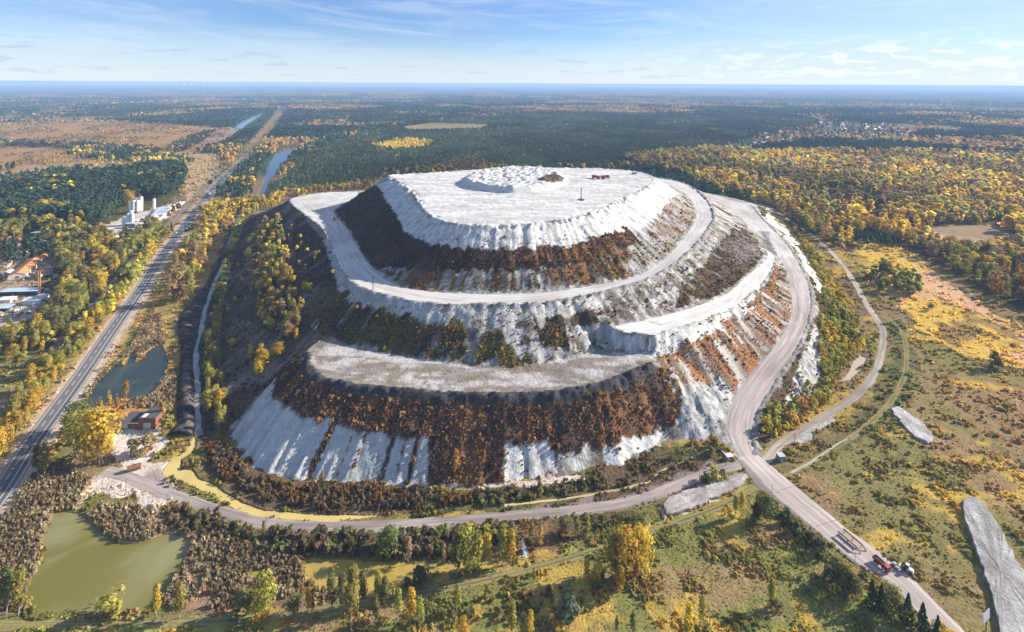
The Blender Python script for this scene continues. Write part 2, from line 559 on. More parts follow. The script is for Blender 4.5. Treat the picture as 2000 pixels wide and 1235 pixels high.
# rubble tipped at the foot by the haul road
rub_polys = [survey_poly([(1330, 825), (1360, 800), (1410, 770), (1432, 780), (1412, 812), (1370, 850), (1330, 855)], 3),
             survey_poly([(1520, 800), (1570, 700), (1592, 650), (1610, 690), (1590, 760), (1545, 810)], 8)]
rub = np.zeros(H.shape)
for P in rub_polys:
    rub[inside(HXX, HYY, P)] = 1
H += blur(rub, 4) * 2.2 * np.clip(fbm(HXX / 3.2, HYY / 3.2, 1, 3) * 2 - .7, 0, 1.3)
H -= 0.35 * np.where(road_soft > .85, 1, 0)
PHX, PHY = to_photo(HXX, HYY, H)


def hill_at(X, Y, A=None, out=0.0):
    A = H if A is None else A
    X, Y = np.asarray(X, float), np.asarray(Y, float)
    fi, fj = (X - HX0) / HS, (Y - HY0) / HS
    ok = (fi >= 0) & (fj >= 0) & (fi < len(hx) - 1) & (fj < len(hy) - 1)
    fi, fj = np.clip(fi, 0, len(hx) - 1.001), np.clip(fj, 0, len(hy) - 1.001)
    i, j = fi.astype(int), fj.astype(int)
    u, v = fi - i, fj - j
    r = (A[i, j] * (1 - u) + A[i + 1, j] * u) * (1 - v) + (A[i, j + 1] * (1 - u) + A[i + 1, j + 1] * u) * v
    return np.where(ok, r, out)


def ground_z(X, Y):
    return np.maximum(hill_at(X, Y, out=0.0), 0.0)


# ---- what covers the hill: zones traced on its faces, ragged along the fall line
WHITE, PALE, DIRTY = np.array((.585, .58, .57)), np.array((.46, .455, .445)), np.array((.25, .235, .22))
GREYS, DARK, SOIL = np.array((.17, .16, .16)), np.array((.050, .036, .028)), np.array((.042, .041, .043))
RUST, OLIVE, BROWN = np.array((.21, .10, .045)), np.array((.10, .085, .03)), np.array((.085, .055, .036))
rag = 14 * (fbm((arc + warp) / 6, rad / 60, 3, 3) - .5) * steep
WPX = PHX + 7 * (fbm(HXX / 9, HYY / 9, 0, 3) - .5)
WPY = PHY + 7 * (fbm(HXX / 9, HYY / 9, 4, 3) - .5) + rag * 1.6


def zone(poly, rough=1.0):
    if rough == 0:
        return inside(PHX, PHY, poly)
    return inside(PHX + (WPX - PHX) * rough, PHY + (WPY - PHY) * rough, poly)


streak = fbm((arc + warp) / 3.2, rad / 38, 2, 4)
blot = fbm(HXX / 13, HYY / 13, 5, 4)
fine = fbm(HXX / 2.6, HYY / 2.6, 6, 3)


def mixc(a, b, t):
    return a + (b - a) * np.clip(t, 0, 1)[..., None]


HC = mixc(DIRTY, PALE, smooth(streak * .6 + fine * .4, .42, .68))
HC = mixc(HC, OLIVE * 1.2, smooth(blot, .54, .66) * .6)
HC = mixc(HC, np.array((.16, .11, .075)), smooth(fbm(HXX / 9 + 4, HYY / 9, 3, 4), .54, .66) * .6)
HC = np.where(top_mask[..., None], mixc(mixc(PALE, WHITE, smooth(fbm(HXX / 26, HYY / 7, 1, 5), .38, .6)), DIRTY * 1.25, smooth(.030 - np.abs(fbm(HXX / 55, HYY / 38, 6, 3) - .5), 0, .02) * .35 + smooth(.014 - np.abs(fbm(HXX / 30 + 5, HYY / 26, 3, 3) - .47), 0, .01) * .45), HC)
cover = np.zeros(H.shape, np.int8)       # which scrub grows: 0 none 1 rust 2 dark twigs 3 mixed 4 olive
dens = np.zeros(H.shape)


def lay(poly, color, k=0, d=0.0, rough=1.0, alpha=1.0, where=None):
    m = zone(poly, rough)
    if where is not None:
        m &= where
    if alpha is None or np.isscalar(alpha):
        al = np.where(m, 1.0 if alpha is None else alpha, 0.0)
    else:
        al = np.where(m, alpha, 0.0)
    global HC
    HC = HC + (color - HC) * al[..., None]
    if k:
        mm = m & (al > .35)
        cover[mm] = k
        dens[mm] = d
    elif d == 0:
        mm = m & (al > .5)
        dens[mm] = 0


brown_var = mixc(DARK, BROWN, smooth(blot, .4, .65))
rust_var = mixc(BROWN, RUST, smooth(streak * .6 + blot * .4, .42, .62))
grey_var = mixc(DIRTY * .8, PALE * .9, smooth(streak, .35, .62))
white_var = mixc(PALE * .9, WHITE, smooth(streak * .35 + fine * .65, .32, .56))
white_var = mixc(white_var, DIRTY, smooth(fbm(HXX / 5 + 3, HYY / 5, 4, 4), .60, .74) * .5)
# summit slope: white slip, brown belt, mixed foot
lay([(653, 405), (735, 362), (800, 400), (840, 440), (1000, 450), (1200, 410), (1262, 400), (1300, 470), (1250, 540), (1175, 556), (982, 575), (807, 567), (769, 554), (730, 526), (685, 452)], grey_var)
lay([(653, 405), (735, 362), (760, 390), (780, 425), (795, 455), (835, 475), (930, 488), (1000, 488), (1122, 477), (1227, 446), (1245, 470), (1190, 505), (1100, 522), (1000, 532), (900, 528), (830, 528), (770, 524), (725, 520),
     (703, 486), (685, 452), (657, 420)], brown_var, 2, .16)
lay([(985, 490), (1122, 478), (1227, 446), (1244, 466), (1190, 495), (1100, 512), (1000, 515)], rust_var, 1, .14, alpha=smooth(streak, .35, .5))
lay([(760, 526), (830, 528), (1000, 532), (1110, 522), (1240, 470), (1290, 480), (1260, 532), (1175, 554), (982, 573), (807, 566), (770, 552), (735, 526)], mixc(OLIVE, rust_var, smooth(blot, .4, .6)), 3, .11,
    alpha=smooth(blot * .55 + streak * .45, .40, .54))
lay([(732, 360), (775, 345), (830, 420), (870, 436), (1000, 443), (1140, 424), (1245, 377), (1285, 352), (1300, 362), (1320, 380), (1280, 425), (1262, 440), (1227, 447), (1122, 478), (1000, 489), (930, 489), (835, 474), (793, 454),
     (778, 425), (755, 392)], white_var, alpha=1.0, where=~top_mask)
lay([(1262, 438), (1285, 420), (1310, 385), (1350, 395), (1358, 418), (1350, 438), (1323, 472), (1297, 502), (1275, 520)], rust_var, 1, .08, alpha=smooth(streak, .56, .66) * .8)
# slope under the ring road
lay([(895, 600), (1090, 600), (1180, 586), (1320, 530), (1360, 490), (1400, 440), (1340, 556), (1318, 606), (1205, 632), (1190, 640), (1200, 680), (1070, 708), (905, 712), (900, 640)], mixc(np.array((.13, .105, .085)), PALE * .92, smooth(streak * .35 + fine * .3 + blot * .35, .40, .62)), 3, .03, rough=1.6)
lay([(640, 500), (668, 540), (702, 566), (755, 582), (895, 600), (1000, 600), (1090, 594), (1180, 578), (1180, 602), (1090, 620), (1000, 630), (860, 628), (760, 612), (690, 590), (655, 545)], mixc(DIRTY * 1.2, PALE, smooth(fine * .6 + streak * .4, .35, .6)))
lay([(600, 560), (660, 560), (690, 590), (760, 614), (860, 630), (905, 634), (912, 708), (870, 707), (807, 698), (720, 682), (637, 656), (590, 640)], mixc(DARK * 1.2, OLIVE, smooth(blot, .4, .62)), 3, .13, rough=2.6, alpha=smooth(blot * .5 + streak * .5, .26, .42))
lay([(930, 690), (950, 655), (985, 660), (1010, 690), (1045, 700), (1040, 714), (985, 716), (930, 713)], OLIVE, 4, .14, rough=2.2)
lay([(1040, 636), (1100, 630), (1115, 690), (1085, 700), (1060, 665)], brown_var, 3, .12, rough=2.4, alpha=smooth(blot + .1, .4, .5))
lay([(1080, 622), (1130, 614), (1200, 605), (1210, 625), (1140, 640)], brown_var, 3, .06, alpha=smooth(blot, .5, .6))
lay([(1318, 600), (1335, 556), (1375, 518), (1390, 490), (1412, 468), (1440, 440), (1470, 462), (1493, 498), (1470, 526), (1428, 560), (1387, 584)], mixc(brown_var, OLIVE, smooth(streak, .5, .62) * .6), 2, .10, alpha=smooth(streak * .6 + blot * .4, .33, .43))
lay([(1408, 478), (1440, 452), (1476, 474), (1488, 500), (1440, 520)], mixc(GREYS, BROWN * 1.5, blot), 2, .06, alpha=smooth(streak, .25, .4))
lay([(1390, 398), (1412, 400), (1465, 452), (1440, 450), (1404, 430)], mixc(PALE, BROWN, smooth(streak, .45, .55)))
# bench top and bottom slope
bench_col = mixc(np.array((.24, .205, .19)), np.array((.43, .405, .395)), smooth(fbm(HXX / 18, HYY / 5, 1, 4), .36, .6))
bench_col = mixc(bench_col, np.array((.18, .155, .095)), smooth(fbm(HXX / 11, HYY / 7, 2, 4), .54, .66) * .75)
bench_col = mixc(bench_col, mixc(np.array((.16, .125, .10)), np.array((.155, .135, .085)), smooth(blot, .4, .6)), smooth(14 - d_berm0 + (fine - .5) * 18, 0, 10) * .7)
HC = np.where((bench_mask & (d_berm > 3))[..., None], bench_col, HC)
lay([(594, 690), (600, 735), (650, 752), (720, 764), (860, 776), (1000, 779), (1105, 773), (1210, 746), (1285, 712), (1325, 740), (1330, 790), (1318, 830), (1297, 838), (1210, 868), (1087, 892), (1050, 862), (990, 862), (985, 945),
     (930, 950), (832, 946), (836, 853), (772, 848), (720, 844), (630, 822), (562, 798), (533, 764), (546, 720)], mixc(rust_var, DARK, smooth(fbm((arc + warp) / 9, rad / 80, 6, 3), .5, .66) * .8), 1, .30)
lay([(985, 862), (1050, 860), (1087, 890), (1090, 928), (985, 948)], mixc(rust_var, PALE, smooth(fbm(arc / 7, rad / 90, 1, 2), .47, .52)), 1, .26, alpha=1.0)
wm = zone([(985, 864), (1048, 864), (1088, 892), (1210, 868), (1297, 838), (1290, 868), (1210, 906), (1090, 928), (985, 945)], 2.0) & (fbm((arc + warp) / 7 + 3, rad / 60, 1, 3) > .43)
HC[wm] = white_var[wm]
dens[wm] = 0
CLIFF_ZONE = [(546, 718), (533, 745), (530, 768), (560, 800), (630, 824), (720, 847), (836, 854), (834, 948), (700, 946), (595, 940), (525, 925), (480, 900), (448, 846), (470, 820)]
lay(CLIFF_ZONE, mixc(np.array((.36, .375, .37)), np.array((.49, .49, .485)), smooth(streak * .6 + fine * .4, .32, .58)), rough=1.9)
lay(CLIFF_ZONE, brown_var, 1, .2, alpha=smooth(fbm(arc / 4.5, rad / 120, 5, 3), .60, .66) * (PHX > 600), rough=.6)
lay([(1300, 740), (1330, 730), (1432, 768), (1414, 812), (1400, 850), (1340, 858), (1297, 862), (1318, 830), (1332, 790)], mixc(np.array((.15, .12, .10)), PALE * .95, smooth(streak * .5 + fine * .5, .35, .6)))
lay([(1295, 745), (1325, 745), (1335, 790), (1300, 800)], rust_var, 1, .15, alpha=smooth(streak, .4, .5))
# below the spur: white lip, then a long face of pale gullies and rusty scrub
lay([(1189, 632), (1280, 650), (1350, 634), (1440, 599), (1496, 550), (1514, 520), (1524, 512), (1548, 598), (1542, 628), (1492, 698), (1433, 768), (1330, 740), (1285, 705), (1264, 700), (1203, 680)],
    mixc(np.array((.16, .115, .080)), np.array((.42, .385, .345)), smooth(streak, .33, .58)))
face = [(1285, 708), (1330, 680), (1400, 640), (1450, 606), (1500, 556), (1516, 520), (1528, 514), (1546, 560), (1547, 600), (1540, 628), (1492, 698), (1433, 768), (1330, 742)]
tuft_a = smooth(fbm((arc + warp) / 5.5, rad / 22, 7, 3), .50, .57) * smooth(fbm(HXX / 11, HYY / 11, 2, 3), .40, .50)
lay(face, RUST * 1.4, 5, .5, alpha=tuft_a)
lay(face, mixc(BROWN, RUST, fine), 2, .10, alpha=smooth(fbm((arc + warp) / 4.0, rad / 30, 1, 3), .56, .62) * .8)
lay([(1189, 634), (1212, 650), (1280, 656), (1350, 638), (1400, 620), (1440, 602), (1470, 578), (1478, 596), (1440, 622), (1400, 646), (1340, 672), (1316, 692), (1264, 699), (1203, 680)], white_var)
for bar in ([(1295, 700), (1310, 692), (1392, 652), (1396, 658), (1330, 690), (1300, 710)], [(1408, 632), (1440, 617), (1444, 622), (1412, 638)], [(1455, 600), (1482, 580), (1492, 582), (1460, 604)]):
    lay(bar, RUST * 1.4, 5, .6, rough=.4)
lay([(1502, 566), (1512, 530), (1520, 524), (1514, 560), (1504, 575)], RUST * 1.6, 5, .6, rough=.4)
# right flank below the haul road
lay([(1600, 610), (1592, 560), (1582, 545), (1620, 540), (1660, 600), (1660, 660), (1610, 740), (1540, 820), (1495, 880), (1480, 860), (1490, 800), (1512, 764), (1547, 710), (1571, 668), (1588, 622)],
    mixc(OLIVE, BROWN, smooth(blot, .4, .6)), 4, .10, alpha=smooth(blot * .5 + fine * .5, .28, .42))
lay([(1480, 400), (1530, 425), (1570, 475), (1612, 545), (1585, 540), (1570, 520), (1546, 480), (1518, 450), (1490, 425)], OLIVE, 4, .08)
lay([(1500, 415), (1530, 440), (1560, 480), (1608, 560), (1600, 568), (1586, 546), (1572, 522), (1548, 480), (1518, 450), (1490, 424)], mixc(PALE, WHITE, fine))
lay([(1570, 700), (1590, 640), (1605, 650), (1612, 700), (1590, 760), (1570, 740)], mixc(PALE, OLIVE, smooth(blot, .4, .6)))
# left flank
lay([(440, 840), (470, 810), (520, 757), (556, 716), (585, 692), (637, 657), (600, 640), (660, 570), (652, 505), (642, 470), (630, 447), (602, 426), (563, 393), (480, 430), (455, 500), (430, 620), (425, 770)],
    mixc(np.array((.105, .078, .046)), np.array((.20, .17, .14)), smooth(streak * .25 + fbm(HXX / 34, HYY / 34, 1, 4) * .75, .46, .64)), 2, .07, rough=.5)
lay([(642, 470), (660, 560), (610, 560), (570, 480), (575, 430), (600, 426)], mixc(DARK * 1.2, GREYS, smooth(streak * .5 + blot * .5, .56, .66)), 2, .12, rough=.5)
lay([(640, 462), (668, 536), (702, 562), (755, 580), (758, 604), (690, 582), (655, 540), (630, 470)], mixc(DIRTY, PALE, fine), rough=.5)
lay([(600, 424), (640, 462), (634, 470), (596, 432)], mixc(DIRTY, BROWN * 2, fine), rough=.3)
# bank of soil, clods, heaps
HC = mixc(HC, SOIL * (0.6 + 1.3 * fine[..., None]), smooth(berm + (fine - .5) * .9, .35, .6))
dens[berm > .4] = 0
HC = mixc(HC, mixc(PALE, WHITE, fine), smooth(blur(heap, 10), .05, .4))
gm = (road_soft > .2) & (d_haul < 3.2)
HC = np.where(gm[..., None], mixc(np.array((.20, .19, .19)), DIRTY, smooth(fine, .35, .6)), HC)
HC = np.where((blur(rub, 2) > .4)[..., None], mixc(np.array((.26, .26, .27)), PALE, smooth(fine, .4, .62)), HC)
top_dark = zone([(1050, 352), (1066, 343), (1085, 341), (1104, 349), (1098, 357), (1075, 357)], .3) & top_mask
HC[top_dark] = (np.array((.10, .065, .05)) * (0.5 + 1.1 * fine[..., None]))[top_dark]
H[top_dark] += (2.4 * fine)[top_dark]
# stragglers thin out beyond every belt
stray = (dens < .02) & (steep > .3) & (H > 2) & (~zone(CLIFF_ZONE, .6))
cover[stray] = np.where(blot > .5, 3, 2)[stray]
dens[stray] = np.maximum(.012, blur(dens, 5) * .45)[stray]
dens[(PHY < 470) & (PHY < 455 + 0 * PHX) & stray] = 0
dens[(road_soft > .3) | top_mask] = 0


def build_hill():
    keep = (H[:-1, :-1] > -1.3) | (H[1:, :-1] > -1.3) | (H[:-1, 1:] > -1.3) | (H[1:, 1:] > -1.3)
    q = grid_quads(*H.shape).reshape(H.shape[0] - 1, H.shape[1] - 1, 4)[keep]
    used = np.unique(q)
    remap = np.full(H.size, -1)
    remap[used] = np.arange(len(used))
    V = np.stack([HXX.ravel(), HYY.ravel(), H.ravel()], 1)[used]
    me = np_mesh("hill", V, remap[q], HC.reshape(-1, 3)[used], True)
    m = painted("gypsum_and_soil", 0.95, ((1.4, .24), (.42, .18), (.11, .12)), bump=.8, bump_scale=.6, bump_dist=.9)
    return tag(link("hill", me, m), "terraced white gypsum hill with brown scrub on its slopes", "hill", kind='structure')


build_hill()


def ribbon(name, left, right, col_fn, n=None, m=9, lift=0.0, mat=None, label=None, edge_wobble=0.8, crown=0.12):
    """a road between two edge lines (X, Y, h)"""
    L = dense(left, 2.5)
    n = n or max(24, len(L))
    A, B = resample(left, n), resample(right, n)
    t = np.linspace(0, 1, m)
    V = A[:, None, :] * (1 - t)[None, :, None] + B[:, None, :] * t[None, :, None]
    d = B[:, :2] - A[:, :2]
    d /= np.linalg.norm(d, axis=1)[:, None] + 1e-9
    wob = (fbm(V[:, 0, 0] / 7, V[:, 0, 1] / 7, 2, 3) - .5) * 2 * edge_wobble
    wob2 = (fbm(V[:, -1, 0] / 7, V[:, -1, 1] / 7, 5, 3) - .5) * 2 * edge_wobble
    V[:, 0, :2] -= d * wob[:, None]
    V[:, -1, :2] += d * wob2[:, None]
    V[:, :, 2] += lift
    V[:, 0, 2] -= crown
    V[:, -1, 2] -= crown
    s = np.r_[0, np.cumsum(np.linalg.norm(np.diff((A + B)[:, :2] / 2, axis=0), axis=1))]
    w = np.linalg.norm(A[:, :2] - B[:, :2], axis=1)
    cols = col_fn(np.repeat(s[:, None], m, 1), (t[None, :] - .5) * w[:, None], V)
    me = np_mesh(name, V.reshape(-1, 3), grid_quads(n, m), cols.reshape(-1, 3), True)
    uv = me.uv_layers.new(name='UVMap')
    U = np.stack([np.repeat(s[:, None], m, 1), (t[None, :] - .5) * w[:, None]], -1).reshape(-1, 2)
    idx = np.empty(len(me.loops), np.int32)
    me.loops.foreach_get('vertex_index', idx)
    uv.data.foreach_set('uv', U[idx].astype(np.float32).ravel())
    o = link(name, me, mat)
    return tag(o, label, None, kind='structure')


ROAD_MAT = painted("packed_gypsum_track", 0.9, ((1.0, .36), (0.3, .22)), bump=.45, bump_scale=1.2, bump_dist=.25, stretch=(.06, 1.3, 1), coord='UV')


def track_cols(base, dirty, amount):
    def f(s, w, V):
        a = fbm(s / 60 + 5, w / 1.6, 1, 4)
        b = fbm(V[:, :, 0] / 25, V[:, :, 1] / 25, 3, 3)
        return mixc(np.array(base), np.array(dirty), smooth(a * .6 + b * .4, .42, .64) * amount)
    return f



ribbon("ring_road", RING_IN, RING_OUT, track_cols((.53, .52, .505), (.38, .345, .33), .85), n=420, m=21, mat=ROAD_MAT, label="white ring road round the hill below its summit slope")


def haul_cols(s, w, V):
    base = track_cols((.46, .40, .37), (.30, .25, .23), .9)(s, w, V)
    up = smooth(V[:, :, 2], 20, 32)
    return mixc(base, track_cols((.52, .505, .49), (.375, .345, .33), .8)(s, w, V), up)


hi = np.r_[line3([(1375, 376, 34), (1394, 389, 33), (1440, 420, 32), (1468, 452, 31)]), HAUL_IN[5:]]
ribbon("haul_road", hi, HAUL_OUT, haul_cols, n=420, m=21, mat=ROAD_MAT, label="pale haul road winding up the hill's flank")

ribbon("spur_road", SPUR_IN[1:29], SPUR_OUT[5:], track_cols((.58, .575, .57), (.46, .43, .41), .7), n=200, m=15, mat=ROAD_MAT, label="white spur of fresh gypsum ending in a sheer block")
# ------------------------------------------------------------------ the plain
HWY = chaikin(line3([(-60, 1040), (0, 968), (50, 886), (89, 830), (157, 738), (217, 648), (273, 570), (308, 510), (350, 455), (385, 406), (420, 364), (451, 333), (490, 299), (519, 278), (534, 262), (548, 244), (556, 226)]))
RAIL = chaikin(line3([(-40, 832), (0, 798), (60, 735), (130, 655), (200, 577), (250, 522), (297, 470), (336, 431), (395, 371), (427, 336), (490, 266), (525, 232), (545, 212)]))
DIRT_A = chaikin(line3([(205, 918), (250, 932), (300, 955), (360, 975), (420, 997), (500, 1021), (570, 1028), (700, 1030), (800, 1025), (900, 1016), (1000, 1009), (1120, 998), (1240, 982), (1330, 945), (1400, 916), (1460, 905)]))
LOWER_IN = line3([(1428, 866), (1448, 898), (1478, 932), (1520, 975), (1580, 1024), (1629, 1068), (1670, 1098), (1737, 1142), (1835, 1240), (1880, 1300)])
LOWER_OUT = line3([(1470, 858), (1477, 885), (1508, 912), (1538, 938), (1604, 991), (1650, 1030), (1713, 1075), (1790, 1138), (1891, 1240), (1950, 1300)])
MUD_IN = line3([(1405, 842), (1436, 890), (1448, 915), (1474, 948), (1517, 984), (1580, 1034), (1640, 1080), (1672, 1104)])
MUD_OUT = line3([(1432, 872), (1450, 900), (1482, 936), (1524, 976), (1582, 1022), (1632, 1066), (1672, 1097), (1700, 1116)])
SIDE = chaikin(line3([(1488, 905), (1502, 893), (1520, 868), (1560, 843), (1620, 808), (1668, 778), (1705, 740), (1722, 690), (1727, 650), (1714, 626), (1690, 592), (1668, 548), (1638, 508), (1600, 468), (1550, 436), (1500, 405), (1470, 390)]))
TRACK_R = chaikin(line3([(1530, 935), (1580, 905), (1640, 870), (1700, 828), (1745, 780), (1768, 735), (1772, 690), (1765, 655), (1748, 630), (1725, 610)]))
TRACK_F = chaikin(line3([(-30, 1226), (0, 1226), (200, 1222), (420, 1215), (560, 1203), (700, 1180), (850, 1155), (1000, 1122), (1120, 1090), (1240, 1048), (1340, 1015), (1420, 985), (1478, 952)]))
PATHS_L = [chaikin(line3([(395, 385), (382, 408), (345, 425), (320, 400), (345, 385), (372, 350), (360, 342)])), chaikin(line3([(0, 343), (60, 335), (120, 326), (150, 314), (185, 322), (220, 332)]))]
WATER = {
    'green_pond': [(163, 795), (172, 768), (192, 742), (212, 722), (236, 703), (241, 716), (250, 700), (263, 684), (266, 708), (276, 700), (288, 686), (305, 676), (318, 672), (322, 690), (326, 712), (318, 738), (302, 758), (288, 772), (262, 779), (240, 777), (205, 790)],
    'algae_pond': [(106, 1000), (150, 1003), (165, 1010), (186, 1030), (205, 1050), (222, 1058), (240, 1062), (272, 1060), (300, 1050), (325, 1041), (352, 1044), (368, 1052), (367, 1075), (355, 1105), (335, 1135), (312, 1165), (290, 1190), (250, 1197), (200, 1193), (120, 1193), (52, 1188),
                   (55, 1150), (78, 1100), (84, 1050)],
    'small_pond': [(588, 1088), (640, 1092), (700, 1093), (760, 1098), (820, 1100), (870, 1100), (930, 1095), (975, 1098), (960, 1110), (900, 1115), (850, 1122), (790, 1135), (760, 1165), (690, 1165), (630, 1150), (596, 1140), (598, 1112)],
    'puddle': [(484, 1122), (498, 1112), (516, 1108), (512, 1122), (498, 1140), (488, 1136)],
    'settling_channel': [(375, 846), (384, 842), (384, 868), (372, 886), (354, 896), (352, 916), (375, 918), (386, 932), (420, 948), (440, 962), (470, 980), (520, 996), (600, 1003), (700, 1006), (760, 1006), (700, 1013), (640, 1020), (560, 1014), (500, 1008), (460, 994), (420, 970), (380, 950), (322, 930), (320, 915), (332, 898), (352, 888), (368, 872)],
    'river': [(502, 386), (515, 360), (519, 342), (527, 315), (540, 300), (556, 291), (578, 284), (596, 279), (590, 288), (578, 297), (568, 308), (556, 326), (540, 338), (528, 350), (520, 372), (512, 386)],
    'lake': [(452, 250), (462, 240), (475, 232), (494, 224), (511, 220), (508, 226), (496, 234), (482, 243), (472, 252)],
    'seepage_pool': [(1644, 744), (1660, 724), (1668, 702), (1678, 694), (1692, 698), (1690, 712), (1676, 726), (1664, 740)],
    'silt_pool': [(1546, 862), (1560, 848), (1590, 836), (1620, 818), (1632, 816), (1626, 828), (1590, 846), (1586, 858), (1562, 866)],
}
DITCH = chaikin(line3([(472, 408), (464, 432), (455, 450), (447, 475), (436, 510), (424, 540), (412, 570), (404, 596), (398, 608), (395, 635), (385, 665), (381, 700), (386, 740), (384, 790), (388, 830), (390, 850)]))
BERM_L = line3([(452, 468), (420, 520), (400, 560), (384, 575), (366, 600), (352, 612), (346, 640), (352, 680), (350, 720), (345, 780), (345, 830), (325, 852)])
BERM_R = line3([(460, 472), (430, 520), (408, 560), (404, 580), (398, 600), (390, 620), (386, 660), (376, 690), (378, 740), (380, 790), (382, 830), (372, 852)])

GA = np.r_[np.arange(-180, -64, 4.0), np.arange(-64, -52, 1.0), np.arange(-52, 52.01, .088), np.arange(53, 64, 1.0), np.arange(64, 181, 4.0)]
gr = [40.0, 80, 120, 150, 175, 190]
while gr[-1] < 36000:
    r = gr[-1]
    gr.append(r + min(max(.55, r * r / (CAM_H * 640)), r * .06))
gr[-1] = 36000.0
GR = np.array(gr)
GAr = np.radians(GA)
GX = np.sin(GAr)[:, None] * GR[None, :]
GY = np.cos(GAr)[:, None] * GR[None, :]
GPX, GPY = to_photo(GX, np.where(GY > 5, GY, 5), 0.0)
front = GY > 30
print("ground verts", GX.size)


def gz(pts, warp=5.0):
    """zone on the plain traced in the photograph, as a place on the ground with a ragged edge"""
    W = survey_poly(pts)
    s = np.clip(np.hypot(GX, GY) / 300, .8, 6) * warp
    return inside(GX + s * gn1, GY + s * gn2, W) & front


gn1 = (fbm(GX / 9, GY / 9, 1, 4) - .5) * 2
gn2 = (fbm(GX / 9, GY / 9, 4, 4) - .5) * 2
n_s, n_m, n_l, n_x = fbm(GX / 4, GY / 4, 2, 4), fbm(GX / 18, GY / 18, 5, 4), fbm(GX / 70, GY / 70, 3, 4), fbm(GX / 420, GY / 420, 6, 4)
far = np.hypot(GX, GY)
OL, YEL, HEA, REED, TAN = np.array((.100, .092, .030)), np.array((.300, .205, .050)), np.array((.125, .088, .050)), np.array((.205, .145, .075)), np.array((.270, .185, .095))
DKG, FLOOR, CON, ORA, DUST, PEAT = np.array((.050, .055, .026)), np.array((.050, .042, .022)), np.array((.030, .046, .030)), np.array((.240, .125, .035)), np.array((.360, .310, .285)), np.array((.215, .135, .105))
meadow = mixc(OL, HEA, smooth(n_m, .42, .62))
meadow = mixc(meadow, YEL * .8, smooth(n_l * .5 + n_s * .5, .52, .66) * .7)
meadow = meadow * 1.15
GC = meadow
# far plain: big patches of conifers, autumn woods, clearings
vf = fbm(GX / 900, GY / 900, 2, 5)
vg = fbm(GX / 520 + 9, GY / 520, 5, 4)
vh = fbm(GX / 260, GY / 260, 1, 4)
farc = mixc(CON * 1.1, CON * 1.5, vh)
farc = mixc(farc, np.array((.095, .075, .045)), smooth(vf, .54, .64) * .7)
farc = mixc(farc, np.array((.190, .140, .090)), smooth(vg, .62, .68) * .8)
farc = mixc(farc, np.array((.150, .090, .045)), smooth(vh * .5 + vg * .5, .57, .63) * .5)
GC = mixc(GC, farc, smooth(far, 850, 1000))


def gl(pts, color, alpha=1.0, warp=5.0):
    global GC
    m = gz(pts, warp)
    GC = GC + (color - GC) * np.where(m, alpha, 0.0)[..., None]


gl([(-300, 250), (0, 245), (220, 237), (380, 246), (445, 252), (425, 275), (380, 300), (335, 322), (140, 338), (-300, 350)], mixc(np.array((.27, .165, .075)), np.array((.22, .13, .05)), n_l))
gl([(150, 312), (260, 306), (380, 300), (430, 300), (440, 320), (400, 360), (385, 385), (360, 400), (350, 370), (365, 345), (330, 326), (180, 336)], mixc(TAN, np.array((.33, .25, .15)), n_m))
gl([(0, 338), (60, 330), (140, 318), (150, 326), (70, 342), (0, 350)], np.array((.25, .20, .14)))
gl([(365, 286), (405, 262), (440, 248), (462, 250), (470, 258), (440, 280), (400, 292)], mixc(PEAT, np.array((.25, .17, .13)), n_l))
gl([(440, 330), (480, 285), (530, 230), (545, 214), (552, 222), (540, 250), (500, 300), (460, 340), (420, 390), (395, 400)], mixc(TAN, OL, n_l))
gl([(560, 345), (600, 300), (700, 262), (900, 230), (1100, 218), (1590, 234), (1605, 245), (1480, 268), (1400, 290), (1210, 312), (1200, 332), (740, 350), (560, 375), (525, 388), (518, 362)], mixc(CON * 1.2, np.array((.06, .075, .038)), n_l))
gl([(780, 246), (850, 240), (960, 243), (940, 252), (870, 254), (800, 256)], mixc(np.array((.12, .12, .05)), TAN, n_l))
gl([(850, 325), (880, 312), (930, 305), (960, 322), (1000, 330), (900, 338)], mixc(np.array((.17, .07, .035)), TAN, n_m))
gl([(1210, 330), (1215, 312), (1400, 290), (1650, 296), (2300, 305), (2300, 640), (2000, 610), (1900, 560), (1800, 500), (1700, 462), (1655, 492), (1600, 468), (1530, 430), (1470, 392), (1330, 348)], mixc(FLOOR, np.array((.10, .07, .03)), n_m))
gl([(1785, 452), (1850, 438), (1950, 440), (1985, 470), (1910, 492), (1840, 486)], mixc(np.array((.19, .15, .12)), TAN, n_m))
gl([(1668, 472), (1760, 482), (1860, 560), (1990, 640), (2200, 760), (1900, 705), (1830, 665), (1780, 625), (1730, 570), (1690, 520)], mixc(np.array((.34, .215, .125)), YEL * 1.1, smooth(n_l, .45, .6)))
gl([(1760, 580), (1850, 590), (1980, 640), (2000, 690), (1900, 690), (1820, 660), (1770, 620)], mixc(YEL * 1.15, HEA, smooth(n_m, .56, .68) * .8))
gl([(1780, 640), (1900, 700), (2200, 760), (2300, 1300), (1900, 1240), (1600, 985), (1530, 930), (1700, 840), (1780, 740)],
   mixc(mixc(np.array((.175, .120, .062)), np.array((.135, .118, .046)), smooth(n_l, .4, .6)), YEL * 1.0, smooth(fbm(GX / 26, GY / 13, 4, 4), .58, .70) * .85))
gl([(1730, 605), (1770, 650), (1790, 700), (1770, 780), (1700, 850), (1570, 920), (1530, 930), (1620, 870), (1690, 800), (1735, 740), (1740, 660)], mixc(np.array((.075, .080, .032)), HEA, smooth(n_m, .5, .65) * .6))
gl([(1500, 890), (1560, 868), (1640, 820), (1700, 780), (1735, 720), (1740, 780), (1640, 870), (1530, 930)], mixc(HEA, OL, n_m), .6)
